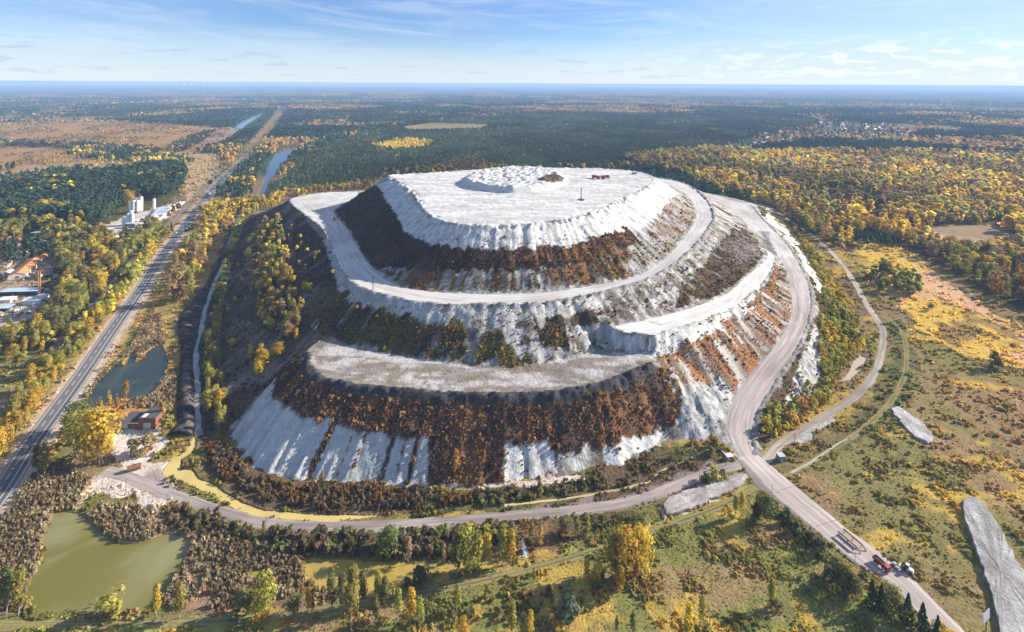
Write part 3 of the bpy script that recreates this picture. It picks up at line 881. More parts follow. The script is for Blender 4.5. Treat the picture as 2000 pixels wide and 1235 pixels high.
gl([(700, 1190), (900, 1150), (1100, 1095), (1300, 1035), (1480, 965), (1560, 1040), (1700, 1130), (1840, 1250), (1900, 1330), (600, 1330), (500, 1240)],
   mixc(mixc(np.array((.120, .118, .038)), np.array((.165, .122, .056)), smooth(fbm(GX / 26, GY / 12, 7, 4), .46, .60)), YEL * .95, smooth(n_m, .56, .68) * .8))
gl([(-100, 1205), (300, 1205), (560, 1190), (760, 1160), (980, 1110), (1180, 1055), (1330, 1000), (1470, 945), (1480, 962), (1300, 1035), (1100, 1098), (900, 1140), (700, 1190), (500, 1232), (-100, 1250)], mixc(np.array((.190, .185, .052)), YEL * .7, smooth(n_m, .5, .65)))
gl([(395, 868), (450, 870), (480, 905), (600, 945), (930, 955), (1220, 910), (1300, 870), (1400, 870), (1420, 905), (1240, 970), (1000, 1000), (760, 1005), (600, 1000), (480, 980), (400, 930)], mixc(np.array((.085, .058, .036)), np.array((.075, .070, .030)), smooth(n_l, .42, .6)))
gl([(930, 948), (1000, 940), (1090, 930), (1150, 928), (1140, 938), (1000, 952), (930, 956)], mixc(PALE_G, DUST, n_s) if 'PALE_G' in globals() else DUST, .9, 3)
gl([(1000, 995), (1240, 960), (1400, 905), (1420, 912), (1250, 985), (1000, 1008)], np.array((.16, .13, .12)), .8)
gl([(330, 1000), (500, 1030), (800, 1035), (1240, 995), (1260, 1020), (1010, 1080), (880, 1092), (580, 1085), (520, 1090), (400, 1040)], mixc(np.array((.070, .062, .028)), np.array((.12, .075, .045)), smooth(n_l, .45, .6)))
gl([(0, 960), (110, 900), (180, 930), (150, 1000), (100, 1000), (80, 1060), (60, 1110), (50, 1190), (-100, 1200), (-100, 1000)], mixc(REED, np.array((.12, .085, .045)), n_m))
gl([(160, 1000), (260, 985), (330, 1020), (320, 1045), (250, 1065), (220, 1060), (190, 1030)], REED)
gl([(365, 1050), (470, 1060), (590, 1080), (600, 1150), (480, 1190), (330, 1190), (330, 1140), (368, 1090)], mixc(REED, np.array((.17, .105, .07)), n_m))
gl([(140, 950), (200, 920), (250, 900), (330, 905), (325, 935), (350, 962), (310, 1000), (265, 975), (200, 965), (150, 985)], mixc(DUST, np.array((.21, .18, .16)), smooth(n_m, .4, .6)))
gl([(205, 838), (310, 836), (318, 870), (280, 905), (232, 905)], mixc(np.array((.42, .38, .35)), DUST, n_s))
gl([(375, 430), (450, 420), (455, 445), (420, 510), (390, 565), (345, 610), (330, 690), (280, 690), (230, 705), (290, 590), (340, 500)], mixc(np.array((.26, .165, .060)), np.array((.17, .13, .045)), smooth(n_m, .42, .6)))
gl([(160, 800), (240, 700), (330, 660), (345, 700), (340, 780), (318, 832), (200, 830)], mixc(REED, ORA, n_m))
gl([(0, 690), (60, 700), (105, 690), (40, 750), (0, 785), (-200, 850), (-200, 690)], mixc(np.array((.20, .175, .065)), OL, n_m))
gl([(-300, 380), (0, 372), (230, 345), (345, 328), (365, 352), (345, 390), (240, 440), (330, 425), (260, 545), (150, 655), (60, 700), (0, 690), (-300, 760)], mixc(FLOOR, OL * .9, n_m))
gl([(190, 455), (200, 440), (270, 415), (330, 400), (358, 395), (350, 408), (300, 440), (262, 455), (215, 470)], mixc(np.array((.42, .37, .33)), DUST, n_s))
gl([(-100, 600), (0, 590), (30, 590), (95, 580), (80, 590), (40, 640), (0, 660), (-100, 700)], mixc(np.array((.36, .30, .26)), DUST, n_s), .9)
gl([(-10, 560), (20, 480), (70, 470), (120, 500), (100, 545), (70, 560), (110, 575), (60, 610), (0, 640)], mixc(TAN * .8, DUST * .8, n_m), .8)
gl([(395, 580), (470, 400), (540, 390), (560, 400), (470, 470), (440, 620), (430, 760), (452, 850), (440, 880), (395, 870), (385, 760)], mixc(FLOOR * 1.2, np.array((.13, .085, .035)), n_m), .9)
gl([(1296, 1010), (1290, 985), (1340, 960), (1420, 932), (1458, 925), (1445, 955), (1400, 975), (1330, 1000)], DUST)
gl([(1600, 470), (1640, 512), (1670, 550), (1692, 592), (1716, 628), (1700, 640), (1660, 600), (1620, 540), (1580, 470)], mixc(np.array((.12, .085, .045)), YEL * .8, smooth(n_m, .5, .6)))

GZ = np.zeros(GX.shape)
near = far < 1600
GZ += np.where(near, (n_s - .5) * .5 + (n_m - .5) * .5, 0) * smooth(far, 1600, 900)
for nm, pts in WATER.items():
    W = survey_poly(pts)
    s = np.clip(far / 300, .8, 3) * .9
    m = inside(GX + s * gn1, GY + s * gn2, W) & front
    GZ[m] = -1.3
GX0, GX1, GY0, GY1, GS = -900.0, 700.0, 170.0, 1500.0, 1.5
mx_, my_ = np.meshgrid(np.arange(GX0, GX1, GS), np.arange(GY0, GY1, GS), indexing='ij')
TRICK = line3([(985, 988), (1100, 975), (1240, 950), (1285, 922), (1384, 878)])
ROADS_C = [(TRICK, 1.6), (line3([(1545, 924), (1612, 884), (1655, 858)]), 1.2), (HWY, 8.5), (RAIL, 4.0), (DIRT_A, 3.2), (SIDE, 3.4), (DITCH, 3.0)]


def raster_lookup(R, X, Y, out=0.0):
    i, j = ((np.asarray(X) - GX0) / GS).astype(int), ((np.asarray(Y) - GY0) / GS).astype(int)
    ok = (i >= 0) & (j >= 0) & (i < R.shape[0]) & (j < R.shape[1])
    return np.where(ok, R[np.clip(i, 0, R.shape[0] - 1), np.clip(j, 0, R.shape[1] - 1)], out)


BARE = np.zeros(mx_.shape, bool)           # where nothing grows: roads, tracks, water, yards
FLATR = np.zeros(mx_.shape, bool)
for L, w in ROADS_C:
    d = dist_to([L], mx_, my_, GX0, GY0, GS, w + 3)
    BARE |= d < w
    FLATR |= d < w + 2
for a, b in ((LOWER_IN, LOWER_OUT), (MUD_IN, MUD_OUT), (BERM_L, BERM_R), (HAUL_IN[:, :], HAUL_OUT)):
    P = np.r_[a[:, :2], b[::-1, :2]]
    m = inside(mx_, my_, P)
    BARE |= m
    FLATR |= m
for nm, pts in WATER.items():
    BARE |= inside(mx_, my_, survey_poly(pts))
TRK = np.minimum(dist_to([TRACK_R], mx_, my_, GX0, GY0, GS, 5), dist_to([TRACK_F], mx_, my_, GX0, GY0, GS, 5))
BARE |= TRK < 1.7
FLATR |= TRK < 2.6
YARDS = [[(205, 838), (310, 836), (318, 870), (280, 905), (232, 905)], [(190, 945), (240, 905), (330, 908), (322, 935), (300, 960), (240, 950)], [(190, 455), (270, 415), (330, 400), (358, 395), (350, 408), (300, 440), (262, 455), (215, 470)],
         [(0, 595), (30, 590), (80, 590), (40, 640), (0, 660)], [(1330, 968), (1440, 928), (1452, 940), (1400, 972), (1310, 1006), (1296, 1000)], [(240, 798), (318, 796), (316, 842), (236, 842)]]
YARDS += [[(1872, 975), (1905, 968), (1930, 985), (1985, 1075), (2040, 1180), (2080, 1310), (1950, 1310), (1940, 1220), (1915, 1130), (1885, 1050)], [(1735, 798), (1758, 793), (1790, 815), (1830, 858), (1812, 870), (1785, 865), (1742, 815)]]
for pts in YARDS:
    BARE |= inside(mx_, my_, survey_poly(pts))
fl = raster_lookup(FLATR, GX, GY, False)
GZ = np.where(fl & (GZ > -1), np.minimum(GZ, -.05) * .5, GZ)
trk = raster_lookup(TRK, GX, GY, 9.0)
rut = np.exp(-((trk - .95) / .45) ** 2)
GC = mixc(GC, np.array((.20, .15, .085)), rut * .8)
GC = mixc(GC, np.array((.12, .125, .03)), np.exp(-(trk / .5) ** 2) * .8)
# banks of the dug ditch and the wide shoulder of the highway
dh = raster_lookup(dist_to([HWY], mx_, my_, GX0, GY0, GS, 22), GX, GY, 99.)
GC = mixc(GC, np.array((.30, .235, .185)), smooth(dh, 12.5, 9.0))
GC = mixc(GC, np.array((.26, .18, .07)), smooth(dh, 17, 12.) * (dh > 11) * .8)
dd = raster_lookup(dist_to([DITCH], mx_, my_, GX0, GY0, GS, 10), GX, GY, 99.)
GC = mixc(GC, np.array((.06, .052, .042)), smooth(dd, 8, 5))
GZ = np.where(dd < 4.5, -1.2 * smooth(dd, 4.5, 1.5), GZ)
dr = raster_lookup(dist_to([RAIL], mx_, my_, GX0, GY0, GS, 9), GX, GY, 99.)
GC = mixc(GC, np.array((.17, .125, .10)), smooth(dr, 5.5, 3.5))


GC = np.clip(GC * np.where(far < 1000, 1.52, 1.22)[..., None], 0, .6)


def build_ground():
    q = grid_quads(len(GA), len(GR))
    me = np_mesh("ground", np.stack([GX.ravel(), GY.ravel(), GZ.ravel()], 1), q[:, ::-1], GC.reshape(-1, 3), True)
    m = painted("soil_and_turf", 1.0, ((.7, .35), (.16, .22), (.02, .12)), bump=.9, bump_scale=.8, bump_dist=.6, spec=0.0)
    tag(link("ground", me, m), "autumn plain round the hill reaching to the horizon", None, kind='structure')


build_ground()


def water_mat(name, c, rough=.08, alg=None, scale=.02, spec=.5):
    m, n, l, b = new_mat(name)
    tc = n.new('ShaderNodeTexCoord')
    b.inputs['Base Color'].default_value = (*c, 1)
    if alg is not None:
        nz = n.new('ShaderNodeTexNoise')
        nz.inputs['Scale'].default_value = scale
        nz.inputs['Detail'].default_value = 5
        nz.inputs['Distortion'].default_value = 1.5
        l.new(tc.outputs['Object'], nz.inputs['Vector'])
        mr = n.new('ShaderNodeMapRange')
        mr.interpolation_type = 'SMOOTHSTEP'
        mr.inputs[1].default_value = .40
        mr.inputs[2].default_value = .60
        l.new(nz.outputs[0], mr.inputs[0])
        mx = n.new('ShaderNodeMixRGB')
        mx.inputs[1].default_value = (*c, 1)
        mx.inputs[2].default_value = (*alg, 1)
        l.new(mr.outputs[0], mx.inputs[0])
        l.new(mx.outputs[0], b.inputs['Base Color'])
    b.inputs['Roughness'].default_value = rough
    b.inputs['Specular IOR Level'].default_value = spec
    nz = n.new('ShaderNodeTexNoise')
    nz.inputs['Scale'].default_value = .8
    nz.inputs['Detail'].default_value = 3
    l.new(tc.outputs['Object'], nz.inputs['Vector'])
    bp = n.new('ShaderNodeBump')
    bp.inputs['Strength'].default_value = .06
    bp.inputs['Distance'].default_value = .1
    l.new(nz.outputs[0], bp.inputs['Height'])
    l.new(bp.outputs[0], b.inputs['Normal'])
    return m


def poly_sheet(name, pts, z, mat, label, grow=1.0, world=None):
    W = survey_poly(pts) if world is None else np.asarray(world)
    c = W.mean(0)
    W = c + (W - c) * grow
    me = bpy.data.meshes.new(name)
    me.from_pydata([(x, y, z) for x, y in W], [], [list(range(len(W)))])
    me.validate()
    o = link(name, me, mat)
    if me.polygons and me.polygons[0].normal.z < 0:
        me.flip_normals()
    return tag(o, label, None, kind='structure')


WM = {
    'green_pond': (water_mat("dark_green_water", (.024, .036, .026), .1, (.045, .060, .036), .03), "dark green pond beside the highway"),
    'algae_pond': (water_mat("algae_water", (.155, .135, .018), .22, (.235, .220, .090), .016, .5), "murky yellow-green pond ringed by reeds"),
    'small_pond': (water_mat("yellow_water", (.42, .30, .07), .4, (.34, .25, .06), .05, .3), "small yellow pond behind the birches"),
    'puddle': (water_mat("olive_water", (.28, .24, .03), .4), "olive puddle among the reeds"),
    'settling_channel': (water_mat("ochre_water", (.56, .43, .15), .4, (.50, .38, .13), .05, .3), "ochre water channel curving below the hill"),
    'river': (water_mat("river_water", (.03, .045, .055), .12), "narrow river reflecting the sky"),
    'lake': (water_mat("lake_water", (.03, .05, .06), .12), "long lake far along the river"),
    'seepage_pool': (water_mat("milky_water", (.42, .36, .25), .4), "milky pool beside the gravel side road"),
    'silt_pool': (water_mat("silt_water", (.40, .41, .42), .4, (.26, .26, .26), .2), "white silt pool by the side road"),
}
for nm, pts in WATER.items():
    poly_sheet(nm, pts, -0.35, WM[nm][0], WM[nm][1], 1.06 if nm not in ('settling_channel',) else 1.0)


def centre_ribbon(name, line, hw, col_fn, z=.12, m=7, mat=None, label=None, step=2.5, wob=.5):
    p = dense(line, step)
    t = np.gradient(p[:, :2], axis=0)
    t /= np.linalg.norm(t, axis=1)[:, None]
    nn = np.stack([-t[:, 1], t[:, 0], np.zeros(len(t))], 1)
    A, B = p + nn * hw, p - nn * hw
    return ribbon(name, A, B, col_fn, n=len(p), m=m, lift=z, mat=mat, label=label, edge_wobble=wob, crown=.10)


ASPH = painted("worn_asphalt", .85, ((1.0, .18), (.2, .10)), bump=.1, bump_scale=2, stretch=(.05, 1.2, 1), coord='UV')


def asphalt_cols(s, w, V):
    a = fbm(s / 90, w / 1.5, 2, 3)
    c = mixc(np.array((.095, .094, .102)), np.array((.15, .146, .152)), smooth(a, .35, .65))
    edge = smooth(np.abs(w), 5.0, 5.7)
    return mixc(c, np.array((.30, .24, .20)), edge)


centre_ribbon("highway", HWY, 6.3, asphalt_cols, .14, 31, ASPH, "asphalt highway with white lane lines beside the hill", 3.0, .15)
PAINT = plain("road_paint", (.75, .75, .73), .6)


def strip(bands, line, z, name, mat, label, dash=None):
    p = dense(line, 3.0)
    t = np.gradient(p[:, :2], axis=0)
    t /= np.linalg.norm(t, axis=1)[:, None]
    nn = np.stack([-t[:, 1], t[:, 0]], 1)
    vs, fs = [], []
    for off, hw, dashed in bands:
        for i in range(len(p) - 1):
            if dashed and (i % 4) > 1:
                continue
            k = len(vs)
            for j, sd in ((i, 1), (i + 1, 1), (i + 1, -1), (i, -1)):
                q = p[j, :2] + nn[j] * (off + sd * hw)
                vs.append((q[0], q[1], z))
            fs.append((k, k + 3, k + 2, k + 1))
    me = np_mesh(name, np.array(vs), np.array(fs))
    return tag(link(name, me, mat), label, None, kind='structure')


strip([(4.7, .15, False), (-4.7, .15, False), (1.6, .13, True), (-1.6, .15, False)], HWY, .155, "lane_markings", PAINT, "white lane markings on the highway")


def ballast_cols(s, w, V):
    return mixc(np.array((.16, .13, .115)), np.array((.26, .22, .19)), smooth(fbm(s / 2, w / 1.2, 3, 3), .35, .65))


centre_ribbon("railway_bed", RAIL, 2.6, ballast_cols, .22, 7, painted("ballast", .95, ((2, .3),), bump=.5, bump_scale=3), "stone bed of the single railway track", 3.0, .3)
strip([(.78, .09, False), (-.78, .09, False)], RAIL, .36, "railway_tracks", plain("rail_steel", (.30, .27, .26), .35, .6), "two steel rails on the ballast bed")
centre_ribbon("dirt_road", DIRT_A, 3.3, track_cols((.34, .29, .27), (.21, .18, .165), .9), .06, 13, ROAD_MAT, "rutted dirt road running along the foot of the hill", 2.5, .7)
def rut_cols(s, w, V):
    c = mixc(np.array((.13, .135, .045)), np.array((.22, .19, .065)), smooth(fbm(s / 9, w / 1.2, 2, 3), .35, .65))
    return mixc(c, np.array((.30, .23, .15)), np.exp(-((np.abs(w) - .95) / .38) ** 2) * (.5 + .6 * fbm(s / 14, w * 0, 4, 2)))


for _L, _t in ((TRACK_F, "grassy two-rut track crossing the foreground field"), (TRACK_R, "grassy two-rut track curving round the meadow")):
    centre_ribbon("grass_track", _L, 2.1, rut_cols, .05, 17, painted("trodden_grass", 1.0, ((2.0, .3), (.5, .2)), spec=0), _t, 2.0, .8)
centre_ribbon("yellow_trickle", chaikin(line3([(985, 988), (1050, 980), (1100, 975), (1170, 963), (1240, 950), (1272, 938), (1285, 922), (1320, 908), (1360, 888), (1384, 878)])), .7, track_cols((.50, .42, .20), (.34, .27, .12), .8), .075, 5, painted("yellow_silt", .6, ((2.0, .3),)), "thin yellow trickle between the dirt road and the hill's toe", 2.0, .6)
centre_ribbon("footpath", chaikin(line3([(1545, 924), (1580, 906), (1612, 884), (1632, 869), (1655, 858)])), .8, track_cols((.40, .35, .30), (.28, .23, .18), .8), .09, 5, ROAD_MAT, "pale footpath in the scrub beside the grass track", 2.0, .4)
centre_ribbon("side_road", SIDE, 2.7, track_cols((.37, .33, .285), (.24, .20, .165), .9), .08, 11, ROAD_MAT, "narrow pale gravel road beyond the hill's flank", 2.5, .7)
ribbon("access_road", LOWER_IN, LOWER_OUT, track_cols((.49, .43, .40), (.35, .295, .27), .9), n=150, m=21, lift=.16, mat=ROAD_MAT, label="dusty access road running from the hill past the red truck")
ribbon("road_shoulder", MUD_IN, MUD_OUT, track_cols((.28, .235, .22), (.17, .145, .135), .9), n=120, m=13, lift=.10, mat=ROAD_MAT, label="muddy rutted shoulder along the access road")


def ditch_cols(s, w, V):
    return mixc(np.array((.20, .20, .20)), np.array((.33, .32, .31)), smooth(fbm(s / 6, w / 1.5, 3, 3), .35, .65))


centre_ribbon("ditch_water", DITCH, 2.0, ditch_cols, -.45, 5, painted("grey_stream", .25, ((.5, .1),), spec=.5), "grey stream in the ditch left of the hill", 2.5, 1.6)


def build_bank():
    n, m = 300, 25
    A, B = resample(dense(BERM_L, 2), n), resample(dense(BERM_R, 2), n)
    t = np.linspace(0, 1, m)
    V = A[:, None, :] * (1 - t)[None, :, None] + B[:, None, :] * t[None, :, None]
    prof = np.sin(np.pi * np.clip(t, 0, 1)) ** .7
    rid = fbm(V[:, :, 1] / 4.0 + V[:, :, 0] / 9, V[:, :, 0] / 12, 2, 4)
    V[:, :, 2] = prof[None, :] * (2.0 + 2.6 * rid) - .25
    c = mixc(np.array((.035, .030, .030)), np.array((.12, .092, .082)), smooth(fbm(V[:, :, 0] / 5, V[:, :, 1] / 3, 4, 4), .42, .68))
    me = np_mesh("soil_bank", V.reshape(-1, 3), grid_quads(n, m)[:, ::-1], c.reshape(-1, 3), True)
    tag(link("soil_bank", me, painted("black_soil", .95, ((.8, .35),), bump=.8, bump_scale=.9, bump_dist=.6)), "long bank of black spoil dug from the ditch", None, kind='structure')


build_bank()


def slab(name, pts, h, c1, c2, label, sx=.3):
    """low flat-topped dump of gypsum with sloping sides"""
    W = dense(np.c_[survey_poly(pts + [pts[0]]), np.zeros(len(pts) + 1)], 2.0)[:-1, :2]
    n = len(W)
    c = W.mean(0)
    rings, cols = [], []
    for f, z in ((1.0, -.3), (.985, h * .7), (.95, h), (.7, h), (.4, h), (.1, h)):
        q = c + (W - c) * f
        jit = (fbm(q[:, 0] / 3, q[:, 1] / 3, 2, 3) - .5)
        q = q + (q - c) / (np.linalg.norm(q - c, axis=1)[:, None] + 1e-6) * jit[:, None] * (6.5 if f > .97 else 4.0 if f > .9 else 0)
        rings.append(np.c_[q, z + jit * (.5 if z > 0 else 0)])
        v = fbm(q[:, 0] / 4, q[:, 1] / 9, 5, 4)
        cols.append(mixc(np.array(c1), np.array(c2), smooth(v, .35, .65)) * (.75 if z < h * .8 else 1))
    V = np.concatenate(rings)
    i = np.arange(n)
    F = np.concatenate([np.stack([k * n + i, k * n + (i + 1) % n, (k + 1) * n + (i + 1) % n, (k + 1) * n + i], 1) for k in range(5)])
    V = np.r_[V, [[c[0], c[1], h]]]
    cols.append(cols[-1].mean(0)[None])
    F = np.r_[F, np.stack([5 * n + i, 5 * n + (i + 1) % n, np.full(n, len(V) - 1), np.full(n, len(V) - 1)], 1)]
    me = np_mesh(name, V, F, np.concatenate(cols), False)
    return tag(link(name, me, painted("dumped_gypsum_" + name, .95, ((.9, .4), (.22, .3)), bump=.8, bump_scale=.7, bump_dist=.5)), label, "heap")


slab("gypsum_dump", [(1296, 1012), (1290, 990), (1300, 978), (1340, 962), (1400, 942), (1440, 930), (1457, 930), (1448, 950), (1420, 968), (1380, 985), (1340, 1002)], 1.6, (.27, .235, .22), (.42, .385, .375), "pinkish white dump with tyre tracks left of the road junction")
slab("gypsum_dump", [(1880, 980), (1905, 975), (1920, 985), (1950, 1030), (1975, 1080), (2000, 1130), (2040, 1210), (2060, 1300), (1960, 1300), (1950, 1225), (1925, 1130), (1900, 1060), (1880, 1010)], 2.2, (.235, .22, .205), (.38, .37, .37), "long grey-white dump beside the billboard, the largest of the dumps")
slab("gypsum_dump", [(1740, 800), (1758, 798), (1785, 818), (1812, 840), (1824, 858), (1810, 866), (1790, 860), (1768, 838), (1748, 815)], 1.4, (.30, .28, .265), (.45, .44, .435), "small pale dump in the meadow beyond the grass track")
# ------------------------------------------------------------------ vegetation
def leaf_mat(name, trans=.35):
    m = bpy.data.materials.new(name)
    m.use_nodes = True
    n, l = m.node_tree.nodes, m.node_tree.links
    n.clear()
    out = n.new('ShaderNodeOutputMaterial')
    at = n.new('ShaderNodeAttribute')
    at.attribute_name = 'Col'
    oi = n.new('ShaderNodeObjectInfo')
    hv = n.new('ShaderNodeHueSaturation')
    for src, lo, hi, dst in (('Random', .485, .515, 'Hue'), ('Random', .82, 1.18, 'Value')):
        mr = n.new('ShaderNodeMapRange')
        mr.inputs[3].default_value, mr.inputs[4].default_value = lo, hi
        l.new(oi.outputs[src], mr.inputs[0])
        l.new(mr.outputs[0], hv.inputs[dst])
    l.new(at.outputs['Color'], hv.inputs['Color'])
    d = n.new('ShaderNodeBsdfDiffuse')
    t = n.new('ShaderNodeBsdfTranslucent')
    l.new(hv.outputs[0], d.inputs[0])
    l.new(hv.outputs[0], t.inputs[0])
    mx = n.new('ShaderNodeMixShader')
    mx.inputs[0].default_value = trans
    l.new(d.outputs[0], mx.inputs[1])
    l.new(t.outputs[0], mx.inputs[2])
    l.new(mx.outputs[0], out.inputs['Surface'])
    return m


LEAF = leaf_mat("autumn_leaves", .5)
NEEDLE = leaf_mat("needles", .15)
BARK = plain("pale_bark", (.30, .27, .23), .9, var=.3, scale=6)
BARK_D = plain("brown_bark", (.10, .07, .05), .9, var=.3, scale=6)
PALETTE = {'gold': (.44, .315, .050), 'ygreen': (.280, .255, .060), 'orange': (.33, .195, .060), 'tan': (.27, .185, .095), 'green': (.130, .150, .050), 'olive': (.165, .155, .058), 'pine': (.050, .080, .042),
           'young': (.085, .115, .052), 'spruce': (.045, .075, .026), 'rustb': (.16, .075, .030), 'grey': (.15, .18, .13), 'dark': (.105, .100, .045), 'brownb': (.135, .092, .060)}
PALETTE = {k: tuple(min(.62, q * (1.12 if k in ('pine', 'young', 'spruce') else 1.3)) for q in v) for k, v in PALETTE.items()}
COLOR_WORD = {'gold': 'golden', 'ygreen': 'yellow-green', 'orange': 'orange', 'tan': 'tan', 'green': 'green', 'olive': 'olive', 'pine': 'dark green', 'young': 'green', 'spruce': 'dark green', 'rustb': 'rust-brown', 'grey': 'grey-green',
              'dark': 'dark olive', 'brownb': 'brown'}


def proto(shape, nq, seed):
    """leaf clumps of one crown of height 1: quads (nq,4,3) and their colour factor"""
    g = np.random.default_rng(seed * 97 + nq)
    if shape == 'birch':
        z0, asp = .16, g.uniform(.34, .46)
    elif shape == 'round':
        z0, asp = .12, g.uniform(.62, .85)
    elif shape == 'spruce':
        z0, asp = .04, g.uniform(.36, .46)
    elif shape == 'pine':
        z0, asp = .30, g.uniform(.32, .42)
    else:
        z0, asp = 0.0, g.uniform(1.0, 1.5)

    def rad(z):
        t = np.clip((z - z0) / (1 - z0), 0, 1)
        if shape == 'spruce':
            return asp * .5 * (1 - t) ** .85 * (1 + .18 * np.sin(t * 34))
        if shape == 'birch':
            return asp * .5 * np.minimum(np.sqrt(np.clip(t * 3.2, 0, 1)), (1 - t * .96) ** .62)
        if shape == 'pine':
            return asp * .5 * np.minimum(np.sqrt(np.clip(t * 4, 0, 1)), (1 - t * .97) ** .6)
        return asp * .5 * np.sqrt(np.clip(1 - (2 * t - .9) ** 2 / 1.21, 0, 1))
    if nq <= 16 or shape == 'spruce':
        t = np.sort(g.random(nq) ** (1.25 if shape == 'spruce' else 1.0))
        z = z0 + (1 - z0) * (t * .96 + .02)
        a = g.random(nq) * 6.283 + np.arange(nq) * 2.399
        r = rad(z) * g.uniform(.62, 1.0, nq)
        P = np.stack([np.cos(a) * r, np.sin(a) * r, z], 1)
        N = np.stack([np.cos(a), np.sin(a), .35 + 1.2 * (t - .35)], 1)
        tone = np.ones(nq)
    else:
        nc = max(6, int(nq / 22)) if nq < 400 else int(24 + nq / 45)
        cz = z0 + (1 - z0) * g.beta(1.5, 1.35, nc)
        ca = np.arange(nc) * 2.399 + g.random(nc)
        cr = rad(cz) * g.uniform(.15, .85, nc)
        C = np.stack([np.cos(ca) * cr, np.sin(ca) * cr, cz], 1)
        C[0] = (0, 0, .93 if shape != 'bush' else .7)
        cs = asp * g.uniform(.15, .27, nc)
        tonec = g.uniform(.72, 1.28, nc)
        k = g.integers(0, nc, nq)
        dvec = g.normal(size=(nq, 3))
        dvec /= np.linalg.norm(dvec, axis=1)[:, None]
        dvec[:, 2] = np.where(dvec[:, 2] < -.35, -dvec[:, 2], dvec[:, 2])
        P = C[k] + dvec * cs[k][:, None] * g.uniform(.55, 1.15, nq)[:, None] * np.array([1, 1, 1.25 if shape != 'round' else .9])
        P[:, 2] = np.clip(P[:, 2], z0 * .8 + .02, 1.03)
        out = P - np.array([0, 0, z0 + (1 - z0) * .4])
        N = dvec * .8 + out / (np.linalg.norm(out, axis=1)[:, None] + 1e-6) * .7
        tone = tonec[k]
    N = N + g.normal(size=(nq, 3)) * .33
    N /= np.linalg.norm(N, axis=1)[:, None]
    area = np.pi * asp * (1 - z0) * .72 * (1.5 if nq > 100 else 1.75 if nq > 24 else 1.9)
    s = np.sqrt(area / nq) * g.uniform(.65, 1.25, nq)
    u = np.cross(N, g.normal(size=(nq, 3)))
    u /= np.linalg.norm(u, axis=1)[:, None]
    v = np.cross(N, u)
    c = np.array([[-.5, -.45], [.5, -.55], [.55, .5], [-.42, .56]])
    j = c[None] * g.uniform(.7, 1.25, (nq, 4, 1)) * s[:, None, None]
    Q = P[:, None, :] + u[:, None, :] * j[..., :1] + v[:, None, :] * j[..., 1:]
    return Q, tone * g.uniform(.82, 1.2, nq)


_PC = {}


def protos(shape, nq):
    if (shape, nq) not in _PC:
        _PC[(shape, nq)] = [proto(shape, nq, s) for s in range(7)]
    return _PC[(shape, nq)]


class Mass:
    """one object of many uncounted plants"""
    def __init__(self):
        self.V, self.C = [], []

    def add(self, shape, nq, X, Y, Z, h, col, wide=1.0, tint=.16):
        X, Y, Z, h = (np.asarray(a, float) for a in (X, Y, Z, h))
        n = len(X)
        if n == 0:
            return
        col = np.broadcast_to(np.asarray(col, float), (n, 3)) * (1.0 if shape == 'bush' else (.75 + .6 * smooth(fbm(X / 170, Y / 260, 7, 3), .36, .62))[:, None]) * RNG.uniform(1 - tint, 1 + tint, (n, 1)) * RNG.uniform(.93, 1.07, (n, 3))
        ps = protos(shape, nq)
        pick = RNG.integers(0, len(ps), n)
        for k, (Q, tone) in enumerate(ps):
            s = pick == k
            m = int(s.sum())
            if not m:
                continue
            a = RNG.random(m) * 6.283
            ca, sa = np.cos(a)[:, None, None], np.sin(a)[:, None, None]
            w = (h[s] * wide * RNG.uniform(.85, 1.2, m))[:, None, None]
            q = Q[None]
            V = np.empty((m,) + Q.shape, np.float32)
            V[..., 0] = (q[..., 0] * ca - q[..., 1] * sa) * w + X[s][:, None, None]
            V[..., 1] = (q[..., 0] * sa + q[..., 1] * ca) * w + Y[s][:, None, None]
            V[..., 2] = q[..., 2] * h[s][:, None, None] + Z[s][:, None, None]
            self.V.append(V.reshape(-1, 3))
            c = (col[s][:, None, :] * tone[None, :, None]).astype(np.float32)
            self.C.append(np.repeat(c.reshape(-1, 3), 4, axis=0))

    def build(self, name, mat, label):
        V, C = np.concatenate(self.V), np.concatenate(self.C)
        me = np_mesh(name, V, np.arange(len(V), dtype=np.int32).reshape(-1, 4), C)
        print(name, len(V) // 4, "clumps")
        return tag(link(name, me, mat), label, None, kind='stuff')


